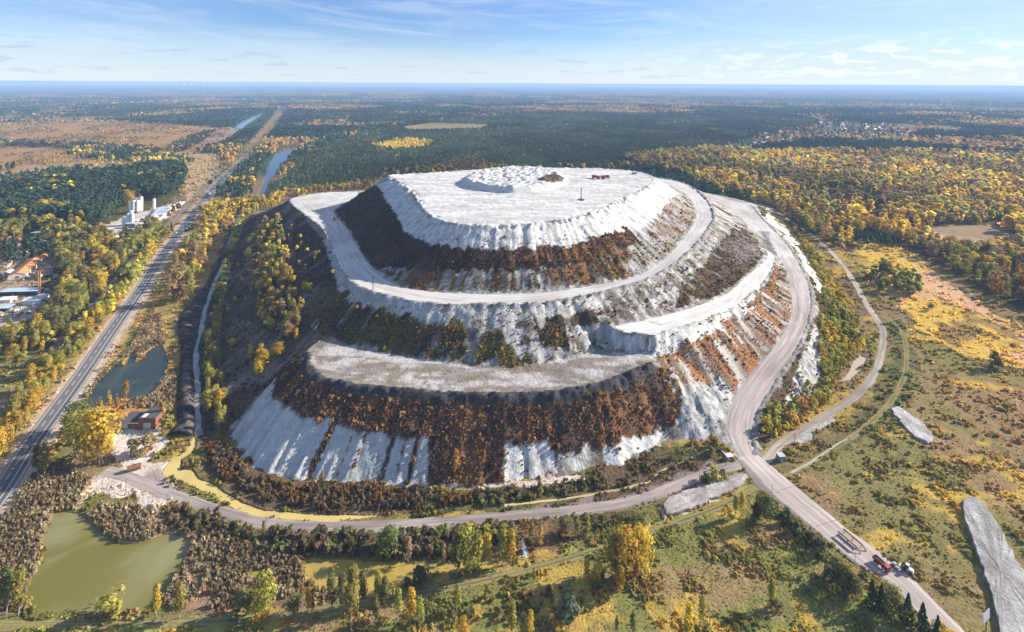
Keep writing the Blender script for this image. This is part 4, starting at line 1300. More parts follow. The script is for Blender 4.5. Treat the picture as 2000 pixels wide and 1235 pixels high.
# ---- where the woods stand: (photo outline, mix of kinds, m2 per tree, height range, words for the label)
W_ = {}
WOODS = [
    ("pine wood behind the concrete plant", [(-400, 390), (0, 372), (120, 360), (230, 345), (300, 332), (340, 328), (362, 340), (365, 352), (350, 375), (320, 392), (265, 395), (245, 432), (190, 450), (100, 440), (0, 437), (-400, 460)], {'pine': .86, 'gold': .10, 'ygreen': .04}, 32, (20, 27)),
    ("grove round the sheds beside the railway", [(-300, 440), (0, 437), (100, 440), (190, 452), (215, 470), (262, 468), (300, 440), (328, 432), (300, 470), (230, 560), (150, 640), (100, 690), (60, 660), (110, 600), (125, 560), (100, 500), (60, 470), (0, 480), (-300, 500)],
     {'ygreen': .40, 'olive': .22, 'gold': .26, 'green': .06, 'tan': .06}, 62, (13, 20)),
    ("bank beside the railway", [(-200, 640), (0, 640), (60, 655), (120, 655), (60, 715), (0, 720), (-200, 760)], {'ygreen': .5, 'gold': .3, 'green': .2}, 90, (10, 16)),
    ("belt between the highway and the railway", [(345, 440), (310, 490), (262, 555), (205, 632), (150, 705), (95, 775), (45, 850), (0, 915), (-120, 1010), (-120, 880), (0, 820), (60, 752), (135, 668), (205, 590), (262, 520), (318, 455)], {'gold': .42, 'ygreen': .40, 'olive': .10, 'tan': .08}, 46, (9, 16)),
    ("copse between the highway and the black bank", [(345, 510), (368, 475), (395, 445), (420, 420), (432, 430), (412, 480), (385, 560), (370, 592), (340, 592), (332, 550)], {'ygreen': .4, 'tan': .3, 'gold': .3}, 85, (12, 18)),
    ("copse at the bend of the highway", [(380, 412), (440, 400), (520, 392), (562, 375), (548, 395), (470, 428), (400, 438)], {'gold': .7, 'orange': .2, 'ygreen': .1}, 50, (9, 14)),
    ("strip between the ditch and the hill", [(466, 420), (500, 402), (545, 400), (522, 418), (480, 440), (470, 500), (455, 560), (450, 620), (440, 700), (455, 780), (452, 830), (425, 845), (405, 810), (398, 720), (408, 640), (422, 560), (440, 490)], {'gold': .4, 'ygreen': .42, 'orange': .18}, 40, (8, 15)),
    ("wood on the shaded flank of the hill", [(500, 445), (545, 430), (562, 500), (578, 580), (590, 655), (568, 692), (545, 660), (520, 640), (498, 620), (488, 560), (480, 502)], {'ygreen': .6, 'tan': .2, 'gold': .2}, 58, (8, 13)),
    ("open slope of the shaded flank of the hill", [(462, 450), (500, 440), (600, 440), (640, 480), (655, 560), (600, 640), (520, 740), (455, 800), (440, 600)], {'ygreen': .5, 'gold': .4, 'tan': .1}, 480, (4, 8)),
    ("thicket low on the shaded flank of the hill", [(488, 700), (518, 690), (520, 735), (495, 742)], {'gold': .7, 'ygreen': .3}, 30, (9, 13)),
    ("edge of the crease in the hill's flank", [(528, 690), (555, 680), (555, 712), (530, 715)], {'gold': .6, 'ygreen': .4}, 45, (7, 10)),
    ("autumn wood beyond the meadow", [(1215, 312), (1290, 300), (1400, 292), (1500, 300), (1650, 297), (1800, 300), (2000, 305), (2300, 310), (2300, 660), (2000, 606), (1930, 574), (1890, 545), (1800, 493), (1700, 458), (1662, 470), (1652, 490), (1602, 465), (1545, 435), (1480, 395), (1400, 378), (1330, 345), (1260, 330)],
     {'gold': .34, 'orange': .20, 'ygreen': .12, 'tan': .22, 'olive': .12}, 92, (13, 21)),
    ("grove in the yellow meadow", [(1702, 540), (1740, 525), (1800, 548), (1796, 582), (1740, 584), (1705, 562)], {'ygreen': .4, 'green': .3, 'tan': .3}, 42, (9, 14)),
    ("brushwood below the haul road", [(1548, 445), (1580, 482), (1612, 530), (1645, 575), (1682, 640), (1685, 680), (1655, 715), (1640, 750), (1606, 740), (1600, 690), (1604, 610), (1612, 560), (1580, 505)], {'gold': .45, 'ygreen': .40, 'green': .15}, 20, (3, 7)),
    ("thicket at the bottom of the haul road", [(1482, 860), (1505, 800), (1560, 770), (1620, 745), (1640, 772), (1580, 812), (1530, 858), (1492, 882)], {'gold': .45, 'ygreen': .3, 'orange': .15, 'green': .1}, 24, (3, 8)),
    ("willows between the foot road and the hill toe", [(1290, 905), (1360, 862), (1405, 862), (1430, 880), (1410, 890), (1340, 905)], {'olive': .6, 'ygreen': .4}, 28, (3, 7)),
    ("young pines behind the hill", [(560, 345), (600, 300), (700, 262), (900, 232), (1100, 218), (1590, 235), (1600, 245), (1480, 266), (1400, 290), (1210, 312), (1200, 330), (950, 335), (760, 330), (740, 352), (560, 375), (530, 388), (520, 362)], {'young': .97, 'orange': .03}, 36, (6, 10)),
    ("autumn scrub behind the summit", [(850, 328), (880, 314), (930, 308), (960, 322), (1000, 330), (900, 340)], {'orange': .8, 'tan': .2}, 60, (5, 9)),
    ("golden row behind the ring road", [(560, 378), (640, 366), (740, 358), (745, 368), (640, 376), (580, 386)], {'gold': .5, 'orange': .5}, 60, (8, 12)),
    ("golden patch in the young pines", [(722, 285), (790, 272), (845, 278), (835, 288), (770, 292)], {'gold': .8, 'tan': .2}, 60, (8, 12)),
    ("scrub on the far plain", [(-400, 240), (0, 240), (220, 235), (380, 245), (450, 252), (430, 275), (380, 300), (330, 322), (140, 335), (0, 330), (-400, 340)], {'pine': .14, 'tan': .42, 'orange': .24, 'gold': .2}, 80, (3, 7)),
    ("first pine belt of the far plain", [(-300, 275), (0, 276), (160, 282), (300, 290), (330, 300), (200, 296), (60, 288), (-300, 288)], {'pine': .7, 'orange': .3}, 55, (9, 14)),
    ("second pine belt of the far plain", [(140, 292), (240, 300), (350, 306), (378, 318), (300, 322), (200, 316), (130, 304)], {'pine': .65, 'gold': .2, 'tan': .15}, 55, (9, 15)),
    ("pine edge of the brown peat field", [(330, 285), (390, 262), (420, 258), (400, 276), (370, 294), (340, 300)], {'pine': .75, 'orange': .25}, 60, (10, 15)),
    ("pines along the river", [(420, 385), (470, 330), (500, 300), (530, 280), (520, 310), (512, 345), (498, 380), (470, 395)], {'pine': .75, 'gold': .25}, 55, (10, 17)),
    ("spit between highway and railway", [(400, 375), (450, 325), (490, 280), (520, 250), (515, 272), (470, 310), (430, 350)], {'pine': .8, 'gold': .2}, 70, (10, 15)),
]
HOLES = [[(392, 398), (430, 345), (470, 300), (520, 250), (546, 212), (554, 216), (530, 252), (482, 304), (442, 347), (406, 396)], [(440, 335), (484, 297), (512, 272), (526, 278), (498, 304), (462, 340)], [(488, 392), (502, 350), (518, 316), (544, 288), (598, 277), (598, 281), (568, 308), (542, 338), (520, 388)], [(1785, 452), (1850, 438), (1950, 440), (1985, 470), (1910, 492), (1840, 486)], [(722, 285), (790, 272), (845, 278), (835, 288), (770, 292)], [(780, 246), (850, 240), (960, 243), (940, 252), (870, 254), (800, 256)],
         [(-10, 560), (20, 480), (62, 458), (85, 452), (85, 468), (110, 500), (105, 545), (70, 560), (112, 575), (60, 612), (0, 660)], [(195, 452), (240, 408), (280, 388), (330, 392), (362, 392), (352, 412), (312, 440), (262, 462), (215, 470)]]
HOLES_W = [survey_poly(h) for h in HOLES]
hill_hull = TOE[:, :2]
TREES = []          # X, Y, Z, height, colour word, region


def scatter(poly, area, max_d=1e9, on_hill=None, keep=None):
    W = survey_poly(poly)
    lo, hi = W.min(0), W.max(0)
    A = np.prod(hi - lo)
    n = int(A / area)
    n = min(n, 900000)
    X, Y = RNG.uniform(lo[0], hi[0], n), RNG.uniform(lo[1], hi[1], n)
    ok = inside(X, Y, W)
    D = np.hypot(X, Y)
    ok &= RNG.random(n) < 1 / (1 + (D / 1700) ** 2)
    X, Y = X[ok], Y[ok]
    return X, Y


def on_bare(X, Y):
    return raster_lookup(BARE, X, Y, False).astype(bool)


def in_holes(X, Y):
    r = np.zeros(X.shape, bool)
    for h in HOLES_W:
        r |= inside(X, Y, h)
    return r


claimed = []
for label, poly, mix, area, (h0, h1) in WOODS:
    flank = 'flank' in label or 'haul road' in label or 'foot of the hill' in label
    if flank:
        # stand on the hill's own face: find the places whose view falls inside the outline
        m = inside(PHX, PHY, poly)
        ii = np.flatnonzero(m.ravel())
        n = int(len(ii) * HS * HS / area)
        if len(ii):
            pk = RNG.choice(ii, min(n, len(ii)), replace=False)
            X, Y = HXX.ravel()[pk] + RNG.uniform(-.6, .6, len(pk)), HYY.ravel()[pk] + RNG.uniform(-.6, .6, len(pk))
        else:
            X = Y = np.zeros(0)
        if 'haul road' in label:
            X2, Y2 = scatter(poly, area)
            o = hill_at(X2, Y2, out=-1) < 0
            X, Y = np.r_[X, X2[o]], np.r_[Y, Y2[o]]
        ok = (raster_lookup(road_soft * 0, X, Y) == 0) & (hill_at(X, Y, road_soft) < .1)
    else:
        X, Y = scatter(poly, area)
        ok = hill_at(X, Y, out=-1) < .4
        ok &= ~in_holes(X, Y) if 'golden patch' not in label else True
    ok &= ~on_bare(X, Y)
    X, Y = X[ok], Y[ok]
    clump = fbm(X / 26, Y / 26, 3, 3)
    kk = list(mix)
    cum = np.cumsum([mix[k] for k in kk]) / sum(mix.values())
    # neighbours of one kind stand together
    r = np.clip((fbm(X / 38 + 7, Y / 38, 5, 2) - .28) / .44, 0, 1) * .55 + RNG.random(len(X)) * .45
    sp = np.searchsorted(cum, np.clip(r, 0, .9999))
    if label.startswith("scrub on"):
        gap = fbm(X / 110, Y / 160, 3, 4) > .45
    elif label.startswith(("autumn wood", "grove round")):
        gap = (clump > .36) | (RNG.random(len(X)) < .15)
    else:
        gap = clump > .18
    hh = (h0 + (h1 - h0) * np.clip(RNG.normal(.5, .28, len(X)), -.2, 1.3))
    dst = np.hypot(X, Y)
    for k, s in enumerate(kk):
        s_ = (sp == k) & gap
        TREES.append((X[s_], Y[s_], np.maximum(hill_at(X[s_], Y[s_], out=0.), 0.) - .1, hh[s_] * (1 + .25 * smooth(dst[s_], 1500, 3500)), s, label))
    claimed.append(survey_poly(poly))


def far_woods():
    """everything else out to five kilometres: conifers, autumn stands and clearings in patches"""
    n = 380000
    r = np.sqrt(RNG.uniform(850 ** 2, 9500 ** 2, n))
    r[:210000] = np.sqrt(RNG.uniform(850 ** 2, 5600 ** 2, 210000))
    a = np.radians(RNG.uniform(-50, 50, n))
    X, Y = np.sin(a) * r, np.cos(a) * r
    ok = RNG.random(n) < np.clip(1.0 / (1 + (r / 2300) ** 2) * 1.3, 0, 1)
    ok &= ~((Y < 1600) & on_bare(X, Y))
    ok &= hill_at(X, Y, out=-1) < -.5
    X, Y = X[ok], Y[ok]
    bad = np.zeros(len(X), bool)
    for W in claimed:
        bad |= inside(X, Y, W)
    for p in OPEN_FAR:
        bad |= inside(X, Y, survey_poly(p))
    X, Y = X[~bad], Y[~bad]
    f, g, h = fbm(X / 900, Y / 900, 2, 5), fbm(X / 520 + 9, Y / 520, 5, 4), fbm(X / 260, Y / 260, 1, 4)
    openp = smooth(g, .58, .64)
    keep = RNG.random(len(X)) > openp * .92
    X, Y, f, g, h = X[keep], Y[keep], f[keep], g[keep], h[keep]
    aut = smooth(f, .52, .60) * .8 + smooth(h * .5 + g * .5, .56, .62) * .6
    u = RNG.random(len(X))
    is_a = u < aut
    for s, m in (('pine', ~is_a), ('orange', is_a & (RNG.random(len(X)) < .5))):
        TREES.append((X[m], Y[m], np.zeros(m.sum()) - .1, RNG.uniform(11, 19, m.sum()), s, "far woods"))
    m = is_a & ~(u < -1)
    m &= RNG.random(len(X)) < .5
    TREES.append((X[m], Y[m], np.zeros(m.sum()) - .1, RNG.uniform(9, 16, m.sum()), 'tan', "far woods"))


OPEN_FAR = [[(488, 392), (502, 350), (518, 316), (544, 288), (598, 277), (598, 281), (568, 308), (542, 338), (520, 388)], [(432, 262), (520, 214), (524, 228), (476, 262)], [(150, 312), (260, 306), (380, 300), (430, 300), (440, 320), (420, 385), (385, 400), (360, 400), (350, 370), (365, 345), (330, 326), (180, 336)], [(0, 338), (60, 330), (140, 318), (150, 326), (70, 342), (0, 350)],
            [(365, 286), (405, 262), (440, 248), (462, 250), (470, 258), (440, 280), (400, 292)], [(440, 330), (480, 285), (530, 230), (548, 206), (566, 206), (540, 250), (500, 300), (460, 340), (420, 390), (395, 400)], WATER['river'], WATER['lake'],
            [(1380, 300), (1480, 262), (1600, 238), (1750, 243), (1800, 262), (1700, 277), (1600, 272), (1500, 287), (1430, 302)]]
far_woods()
# sparse tall trees through the village
TREES.append((*(lambda p: (p[0], p[1], np.zeros(len(p[0])), RNG.uniform(9, 15, len(p[0]))))(scatter(OPEN_FAR[-1], 700)), 'pine', "village trees"))
TREES.append((*(lambda p: (p[0], p[1], np.zeros(len(p[0])), RNG.uniform(7, 12, len(p[0]))))(scatter(OPEN_FAR[-1], 500)), 'orange', "village trees"))

SHAPE_OF = {'pine': 'pine', 'young': 'spruce', 'spruce': 'spruce'}
LODS = ((330, 200), (480, 130), (700, 80), (1000, 44), (1500, 26), (2300, 13), (1e9, 8))

# ---- single trees: a handful of crowns per kind, copied
ATREE = {}


def limb(bm_v, bm_f, p, q, r0, r1, n=6):
    p, q = np.array(p), np.array(q)
    d = (q - p) / np.linalg.norm(q - p)
    a = np.cross(d, (0.3, 1, 0.2))
    a /= np.linalg.norm(a)
    b = np.cross(d, a)
    k = len(bm_v)
    for c, r in ((p, r0), (q, r1)):
        for i in range(n):
            t = 6.2832 * i / n
            bm_v.append(c + (a * math.cos(t) + b * math.sin(t)) * r)
    for i in range(n):
        bm_f.append((k + i, k + (i + 1) % n, k + n + (i + 1) % n, k + n + i))


def trunk_mesh(shape, seed):
    g = random.Random(seed)
    v, f = [], []
    lean = (g.uniform(-.02, .02), g.uniform(-.02, .02))
    top = .92 if shape != 'round' else .7
    pts = [(lean[0] * t * 6 * math.sin(t * 3), lean[1] * 5 * t, t * top) for t in (0, .25, .5, .75, 1)]
    for i in range(4):
        limb(v, f, pts[i], pts[i + 1], .016 * (1 - i * .22), .016 * (1 - (i + 1) * .22))
    for i in range(7 if shape == 'round' else 5):
        t = g.uniform(.22, .7)
        a = g.uniform(0, 6.28)
        L = g.uniform(.08, .16) * (1.6 if shape == 'round' else 1)
        limb(v, f, (0, 0, t * top), (math.cos(a) * L, math.sin(a) * L, t * top + L * .9), .006, .002, 4)
    return np_mesh("trunk", np.array(v), np.array(f))


def tree_proto(shape, color, variant):
    key = (shape, color, variant)
    if key not in ATREE:
        nq = {'birch': 760, 'round': 1100, 'spruce': 620, 'pine': 260, 'bush': 240}[shape]
        Q, tone = proto(shape, nq, 50 + variant * 3)
        base = np.array(PALETTE[color])
        c = base[None] * tone[:, None] * np.random.default_rng(variant).uniform(.92, 1.08, (nq, 3))
        me = np_mesh("crown", Q.reshape(-1, 3), np.arange(nq * 4).reshape(-1, 4), np.repeat(c, 4, 0))
        me.materials.append(NEEDLE if shape in ('spruce', 'pine') else LEAF)
        tm = None
        if shape != 'bush':
            tm = trunk_mesh(shape, variant)
            tm.materials.append(BARK if shape == 'birch' else BARK_D)
        ATREE[key] = (me, tm)
    return ATREE[key]


KIND_NAME = {'birch': 'birch_tree', 'round': 'broadleaf_tree', 'spruce': 'spruce_tree', 'pine': 'pine_tree', 'bush': 'bush'}
COUNT = {}


def plant(shape, color, X, Y, Z, h, label, group=None, wide=1.0):
    me, tm = tree_proto(shape, color, random.randrange(5))
    nm = KIND_NAME[shape]
    COUNT[nm] = COUNT.get(nm, 0) + 1
    rz = random.uniform(0, 6.283)
    w = wide * random.uniform(.88, 1.15)
    if shape == 'bush':
        o = link(nm, me, None, None, (X, Y, Z), rz)
        o.scale = (h * w, h * w, h)
        return tag(o, label, 'bush', group)
    o = bpy.data.objects.new(nm, None)
    COL.objects.link(o)
    o.location, o.rotation_euler, o.scale = (X, Y, Z), (0, 0, rz), (h * w, h * w, h)
    o.empty_display_size = .1
    link('crown', me, None, o)
    link('trunk', tm, None, o)
    return tag(o, label, 'tree', group)


# the trees that stand apart in the photograph: foot, height in its rows, kind, colour, words
SOLO = [
    (12, 1200, 92, 'birch', 'green', "tall green birch at the corner of the algae pond, nearest the edge"), (36, 1202, 88, 'birch', 'ygreen', "tall yellow-green birch at the corner of the algae pond, second from the edge"),
    (212, 1202, 38, 'bush', 'ygreen', "yellow-green bush on the near bank of the algae pond beside a bare stem"), (306, 1206, 62, 'birch', 'gold', "golden birch on the near bank of the algae pond"),
    (350, 1208, 68, 'birch', 'ygreen', "yellow-green birch at the near corner of the algae pond, right beside the golden one"), (516, 1205, 84, 'round', 'ygreen', "wide pale green tree standing before the olive puddle"),
    (508, 1208, 34, 'bush', 'gold', "round golden bush at the foot of the wide pale green tree"), (470, 1200, 44, 'bush', 'olive', "olive bush just left of the wide pale green tree"), (602, 1196, 46, 'birch', 'gold', "small golden birch left of the birch row by the yellow pond"),
    (575, 1200, 40, 'round', 'olive', "small olive tree near the grass track, left of the small golden birch"), (648, 1190, 78, 'birch', 'olive', "olive birch at the near end of the yellow pond, first in the row"), (668, 1204, 80, 'birch', 'olive', "tall olive birch before the yellow pond, second in the row"),
    (686, 1232, 124, 'birch', 'ygreen', "tallest pale birch beside the grass track before the yellow pond"), (708, 1178, 62, 'birch', 'olive', "olive birch before the yellow pond, third in the row"), (738, 1176, 60, 'birch', 'ygreen', "yellow-green birch before the yellow pond, fourth in the row"),
    (752, 1178, 50, 'birch', 'olive', "shorter olive birch at the end of the row before the yellow pond"), (748, 1170, 30, 'bush', 'ygreen', "small bright bush below the end of the birch row"), (778, 1215, 62, 'birch', 'ygreen', "faint yellow-green birch beside the grass track"),
    (802, 1222, 72, 'birch', 'gold', "slender golden birch beside the grass track below the pond"), (820, 1232, 64, 'birch', 'ygreen', "slender bright green birch right of the slender golden one"), (735, 1215, 50, 'birch', 'olive', "low olive birch between the tallest pale birch and the grass track"),
    (820, 1142, 32, 'bush', 'dark', "round dark bush standing at the yellow pond's shore"), (795, 1148, 18, 'bush', 'brownb', "low brown bush beside the round dark bush at the shore"), (893, 1196, 52, 'birch', 'ygreen', "lone bright birch between the grass track and its own long shadow"),
    (892, 1124, 84, 'birch', 'olive', "first birch of the big olive clump at the pond's end"), (912, 1120, 88, 'round', 'ygreen', "broad yellow-green tree of the big clump at the pond's end"), (932, 1122, 80, 'birch', 'ygreen', "birch at the front of the big clump at the pond's end"),
    (950, 1100, 72, 'birch', 'gold', "golden birch at the back of the big clump at the pond's end"), (982, 1104, 78, 'birch', 'ygreen', "yellow-green birch left of the white rapids"), (998, 1102, 66, 'birch', 'gold', "golden birch leaning over the white rapids"),
    (1038, 1068, 50, 'birch', 'ygreen', "yellow-green birch just right of the white rapids"), (1056, 1072, 44, 'birch', 'gold', "golden birch right of the white rapids"), (758, 1085, 55, 'round', 'green', "broad green tree in the dark scrub beyond the yellow pond"),
    (797, 1100, 50, 'birch', 'tan', "thin tan birch on the far shore of the yellow pond"), (866, 1102, 36, 'birch', 'tan', "thin tan sapling on the far shore near the big clump"), (1100, 1045, 34, 'round', 'olive', "first olive tree in the shade behind the grass track"),
    (1125, 1046, 38, 'birch', 'olive', "olive birch in the shade behind the grass track"), (1148, 1045, 36, 'birch', 'ygreen', "yellow-green birch in the shade behind the grass track"), (1222, 1132, 96, 'round', 'gold', "great golden tree towering over the foreground thicket"),
    (1250, 1120, 88, 'round', 'gold', "great golden tree behind the towering one"), (1240, 1140, 70, 'birch', 'orange', "orange birch at the foot of the two great golden trees"), (1205, 1125, 80, 'round', 'ygreen', "broad yellow-green tree left of the great golden trees"),
    (1146, 1142, 54, 'birch', 'gold', "golden birch beside a second one left of the great golden trees"), (1168, 1146, 64, 'birch', 'gold', "slim golden birch nearest the great golden trees on their left"), (1211, 1164, 58, 'birch', 'gold', "small golden birch standing alone before the great golden trees"),
    (1108, 1207, 36, 'bush', 'grey', "round grey-green willow bush standing alone in the weeds"), (1043, 1136, 26, 'birch', 'ygreen', "small yellow-green sapling by the grass track"), (905, 1250, 44, 'round', 'gold', "golden crown at the bottom edge of the picture"),
    (1000, 1246, 66, 'birch', 'ygreen', "pale yellow-green birch near the bottom edge, beside the bright yellow one"), (1036, 1246, 52, 'birch', 'gold', "bright yellow birch near the bottom edge"), (1022, 1250, 50, 'birch', 'olive', "olive birch between the pale and the bright birch at the bottom edge"),
    (1345, 1246, 66, 'birch', 'gold', "golden birch at the bottom edge below the weeds field"), (1372, 1226, 58, 'birch', 'ygreen', "yellow-green birch behind the golden one in the weeds field"), (1330, 1250, 40, 'birch', 'orange', "orange birch at the bottom edge below the weeds field"),
    (1236, 1244, 46, 'birch', 'green', "green birch at the bottom edge, alone"), (1205, 1240, 34, 'birch', 'olive', "olive sapling at the bottom edge beside the green birch"), (1450, 1008, 46, 'birch', 'gold', "slender golden birch below the road junction"),
    (1436, 1010, 40, 'birch', 'ygreen', "yellow-green birch beside the slender golden one below the junction"), (1498, 1020, 50, 'round', 'green', "dark green tree by the muddy shoulder below the junction"), (1478, 1018, 36, 'round', 'dark', "dark shrubby tree left of the muddy shoulder"),
    (1395, 940, 28, 'bush', 'ygreen', "wide yellow-green bush on the island at the junction"), (1378, 946, 20, 'bush', 'green', "green bush on the island at the junction"), (1412, 938, 18, 'bush', 'olive', "olive bush at the end of the junction's island"),
    (1630, 1134, 40, 'bush', 'dark', "big dark bush beside the access road by the lamp post"), (1652, 1160, 50, 'round', 'dark', "dark olive tree nearest the big dark bush by the road"), (1672, 1172, 44, 'round', 'olive', "olive tree in the roadside row near the red truck"),
    (1704, 1186, 56, 'spruce', 'spruce', "first green spruce in the roadside row near the red truck"), (1722, 1188, 50, 'spruce', 'spruce', "second green spruce in the roadside row near the red truck"), (1745, 1204, 56, 'round', 'olive', "round olive tree between the roadside spruces"),
    (1774, 1218, 60, 'spruce', 'spruce', "pointed spruce beside the access road, third in the row"), (1803, 1236, 60, 'spruce', 'spruce', "pointed spruce at the lower end of the roadside row"), (1832, 1250, 48, 'spruce', 'spruce', "spruce at the bottom edge beside the access road"),
    (1846, 1252, 30, 'bush', 'gold', "golden bush at the bottom edge by the access road"), (1508, 1186, 54, 'birch', 'ygreen', "thin yellow-green birch in the weeds with a long shadow"), (1516, 1192, 22, 'bush', 'olive', "olive bush at the foot of the thin birch"),
    (1538, 1022, 22, 'bush', 'dark', "dark bush on the shoulder's edge, first down the road"), (1560, 1042, 24, 'bush', 'olive', "olive bush on the shoulder's edge, second down the road"), (1582, 1062, 24, 'bush', 'dark', "dark bush on the shoulder's edge, third down the road"),
    (1606, 1082, 28, 'bush', 'dark', "dark bush on the shoulder's edge, fourth down the road"), (1945, 720, 32, 'round', 'dark', "round dark tree alone in the brown heath"), (1952, 718, 22, 'bush', 'ygreen', "yellow bush beside the round dark tree in the heath"),
    (1484, 1008, 20, 'bush', 'olive', "olive bush on the bank below the junction"), (1818, 606, 14, 'round', 'dark', "small lone tree in the yellow meadow"), (1726, 540, 34, 'round', 'green', "tall green tree at the head of the meadow grove"),
    (168, 892, 88, 'round', 'ygreen', "big yellow-green tree beside the highway near the brick building"), (192, 908, 104, 'round', 'gold', "big golden tree beside the concrete yard"), (208, 902, 80, 'birch', 'gold', "golden birch against the concrete yard"),
    (140, 868, 60, 'round', 'ygreen', "yellow-green tree between the highway and the big golden tree"), (150, 842, 56, 'round', 'green', "green tree beside the highway above the big golden tree"), (86, 932, 66, 'birch', 'ygreen', "yellow-green birch on the verge of the highway"),
    (72, 926, 56, 'birch', 'olive', "olive birch on the verge of the highway beside the yellow-green one"), (213, 798, 34, 'birch', 'gold', "golden birch on the pond's shore left of the brick building"), (228, 800, 30, 'birch', 'orange', "orange birch on the pond's shore left of the brick building"),
    (196, 806, 30, 'birch', 'gold', "gold sapling on the pond's shore, first of the row"), (245, 786, 42, 'birch', 'orange', "tall orange birch behind the brick building"), (318, 822, 34, 'birch', 'gold', "golden birch right against the brick building"),
    (322, 838, 26, 'bush', 'ygreen', "yellow bush at the brick building's corner"), (284, 884, 30, 'bush', 'tan', "tan bush on the concrete yard"), (262, 892, 34, 'bush', 'olive', "olive bush on the concrete yard"),
    (515, 1050, 32, 'birch', 'tan', "thin tan birch beside the pole by the dirt road"), (328, 1006, 26, 'birch', 'orange', "orange sapling beside the second pole of the dirt road"), (630, 944, 24, 'birch', 'tan', "tan sapling at the hill's toe under the white cliff"),
    (345, 592, 74, 'round', 'tan', "big tan tree between the highway and the black bank"), (368, 590, 60, 'birch', 'ygreen', "yellow-green birch beside the big tan tree by the bank"), (380, 520, 50, 'birch', 'tan', "tan birch beyond the big tan tree by the bank"),
    (890, 922, 44, 'birch', 'orange', "rusty birch on the brown slope, biggest of its kind"), (945, 910, 26, 'birch', 'orange', "small rusty birch on the brown slope"),
]
solo_xy = []
for px_, py_, hp, shape, color, words_ in SOLO:
    if py_ < 930 and 860 < px_ < 960:
        X, Y = survey(px_, py_, 4.5)
    else:
        X, Y = survey(px_, py_)
    plant(shape, color, X, Y, float(ground_z(X, Y)) - .1, hp * Y / 1000.0, words_, None, .84 if shape == 'birch' else 1.0)
    solo_xy.append((X, Y))

# the nearest of every kind in the woods become trees of their own, the rest one mass
rows = {}
for X, Y, Z, h, s, lab in TREES:
    if lab in ("far woods", "village trees"):
        continue
    vis = (np.abs(X) < Y * 1.03)
    birchy = RNG.random(len(X)) < (.72 if s in ('gold', 'ygreen') else .5)
    for b in (True, False):
        shp = SHAPE_OF.get(s) or ('birch' if b else 'round')
        if shp in ('pine', 'spruce') and not b:
            continue
        if h.size and np.median(h) < 7.5 and shp in ('birch', 'round'):
            shp = 'bush' if not b else 'birch'
        sel = (birchy == b) if shp not in ('pine', 'spruce') else np.ones(len(X), bool)
        sel &= (np.hypot(X, Y) < 1250)
        rows.setdefault(shp, []).append(np.stack([X[sel], Y[sel], Z[sel], h[sel], np.full(sel.sum(), list(PALETTE).index(s)), np.full(sel.sum(), [w[0] for w in WOODS].index(lab)), vis[sel]], 1))
LIMIT = {'birch': 238, 'round': 270, 'pine': 295, 'spruce': 0, 'bush': 190}
taken = []
for shp, parts_ in rows.items():
    R = np.concatenate(parts_)
    R = R[R[:, 6] > 0]
    R = R[np.argsort(np.hypot(R[:, 0], R[:, 1]) / R[:, 3])][:LIMIT[shp]]
    for X, Y, Z, h, ci, li, _v in R:
        c, lab = list(PALETTE)[int(ci)], WOODS[int(li)][0]
        noun = {'birch': 'slender', 'round': 'broad', 'pine': 'pine', 'bush': 'low bush'}[shp]
        text = f"{COLOR_WORD[c]} {noun} in the {lab}" if shp in ('pine', 'bush') else f"{noun} {COLOR_WORD[c]} tree in the {lab}"
        plant(shp, c, X, Y, Z, h, text, f"{COLOR_WORD[c]} {noun}{'' if shp in ('pine', 'bush') else ' tree'}s of the {lab}", 1.0 if shp != 'bush' else .8)
        taken.append((X, Y))
taken = set((round(a, 3), round(b, 3)) for a, b in taken)
leafy, needly = Mass(), Mass()
for X, Y, Z, h, s, lab in TREES:
    if len(X) == 0:
        continue
    free = np.array([(round(a, 3), round(b, 3)) not in taken for a, b in zip(X, Y)])
    D = np.hypot(X, Y)
    lo = 0
    shp = SHAPE_OF.get(s)
    for d, nq in LODS:
        m = free & (D >= lo) & (D < d)
        lo = d
        if not m.any():
            continue
        tgt = needly if shp else leafy
        wide = 1.0 if D[m].mean() < 2300 else 1.25
        if shp:
            tgt.add(shp, nq, X[m], Y[m], Z[m], h[m], PALETTE[s], wide)
        else:
            b = RNG.random(len(X)) < .5
            tgt.add('birch', nq, X[m & b], Y[m & b], Z[m & b], h[m & b], PALETTE[s], wide * 1.1)
            tgt.add('round', nq, X[m & ~b], Y[m & ~b], Z[m & ~b], h[m & ~b] * .95, PALETTE[s], wide)
leafy.build("autumn_woods", LEAF, "autumn woods that close up into one mass farther off")
needly.build("conifer_woods", NEEDLE, "conifer woods that close up into one mass farther off")


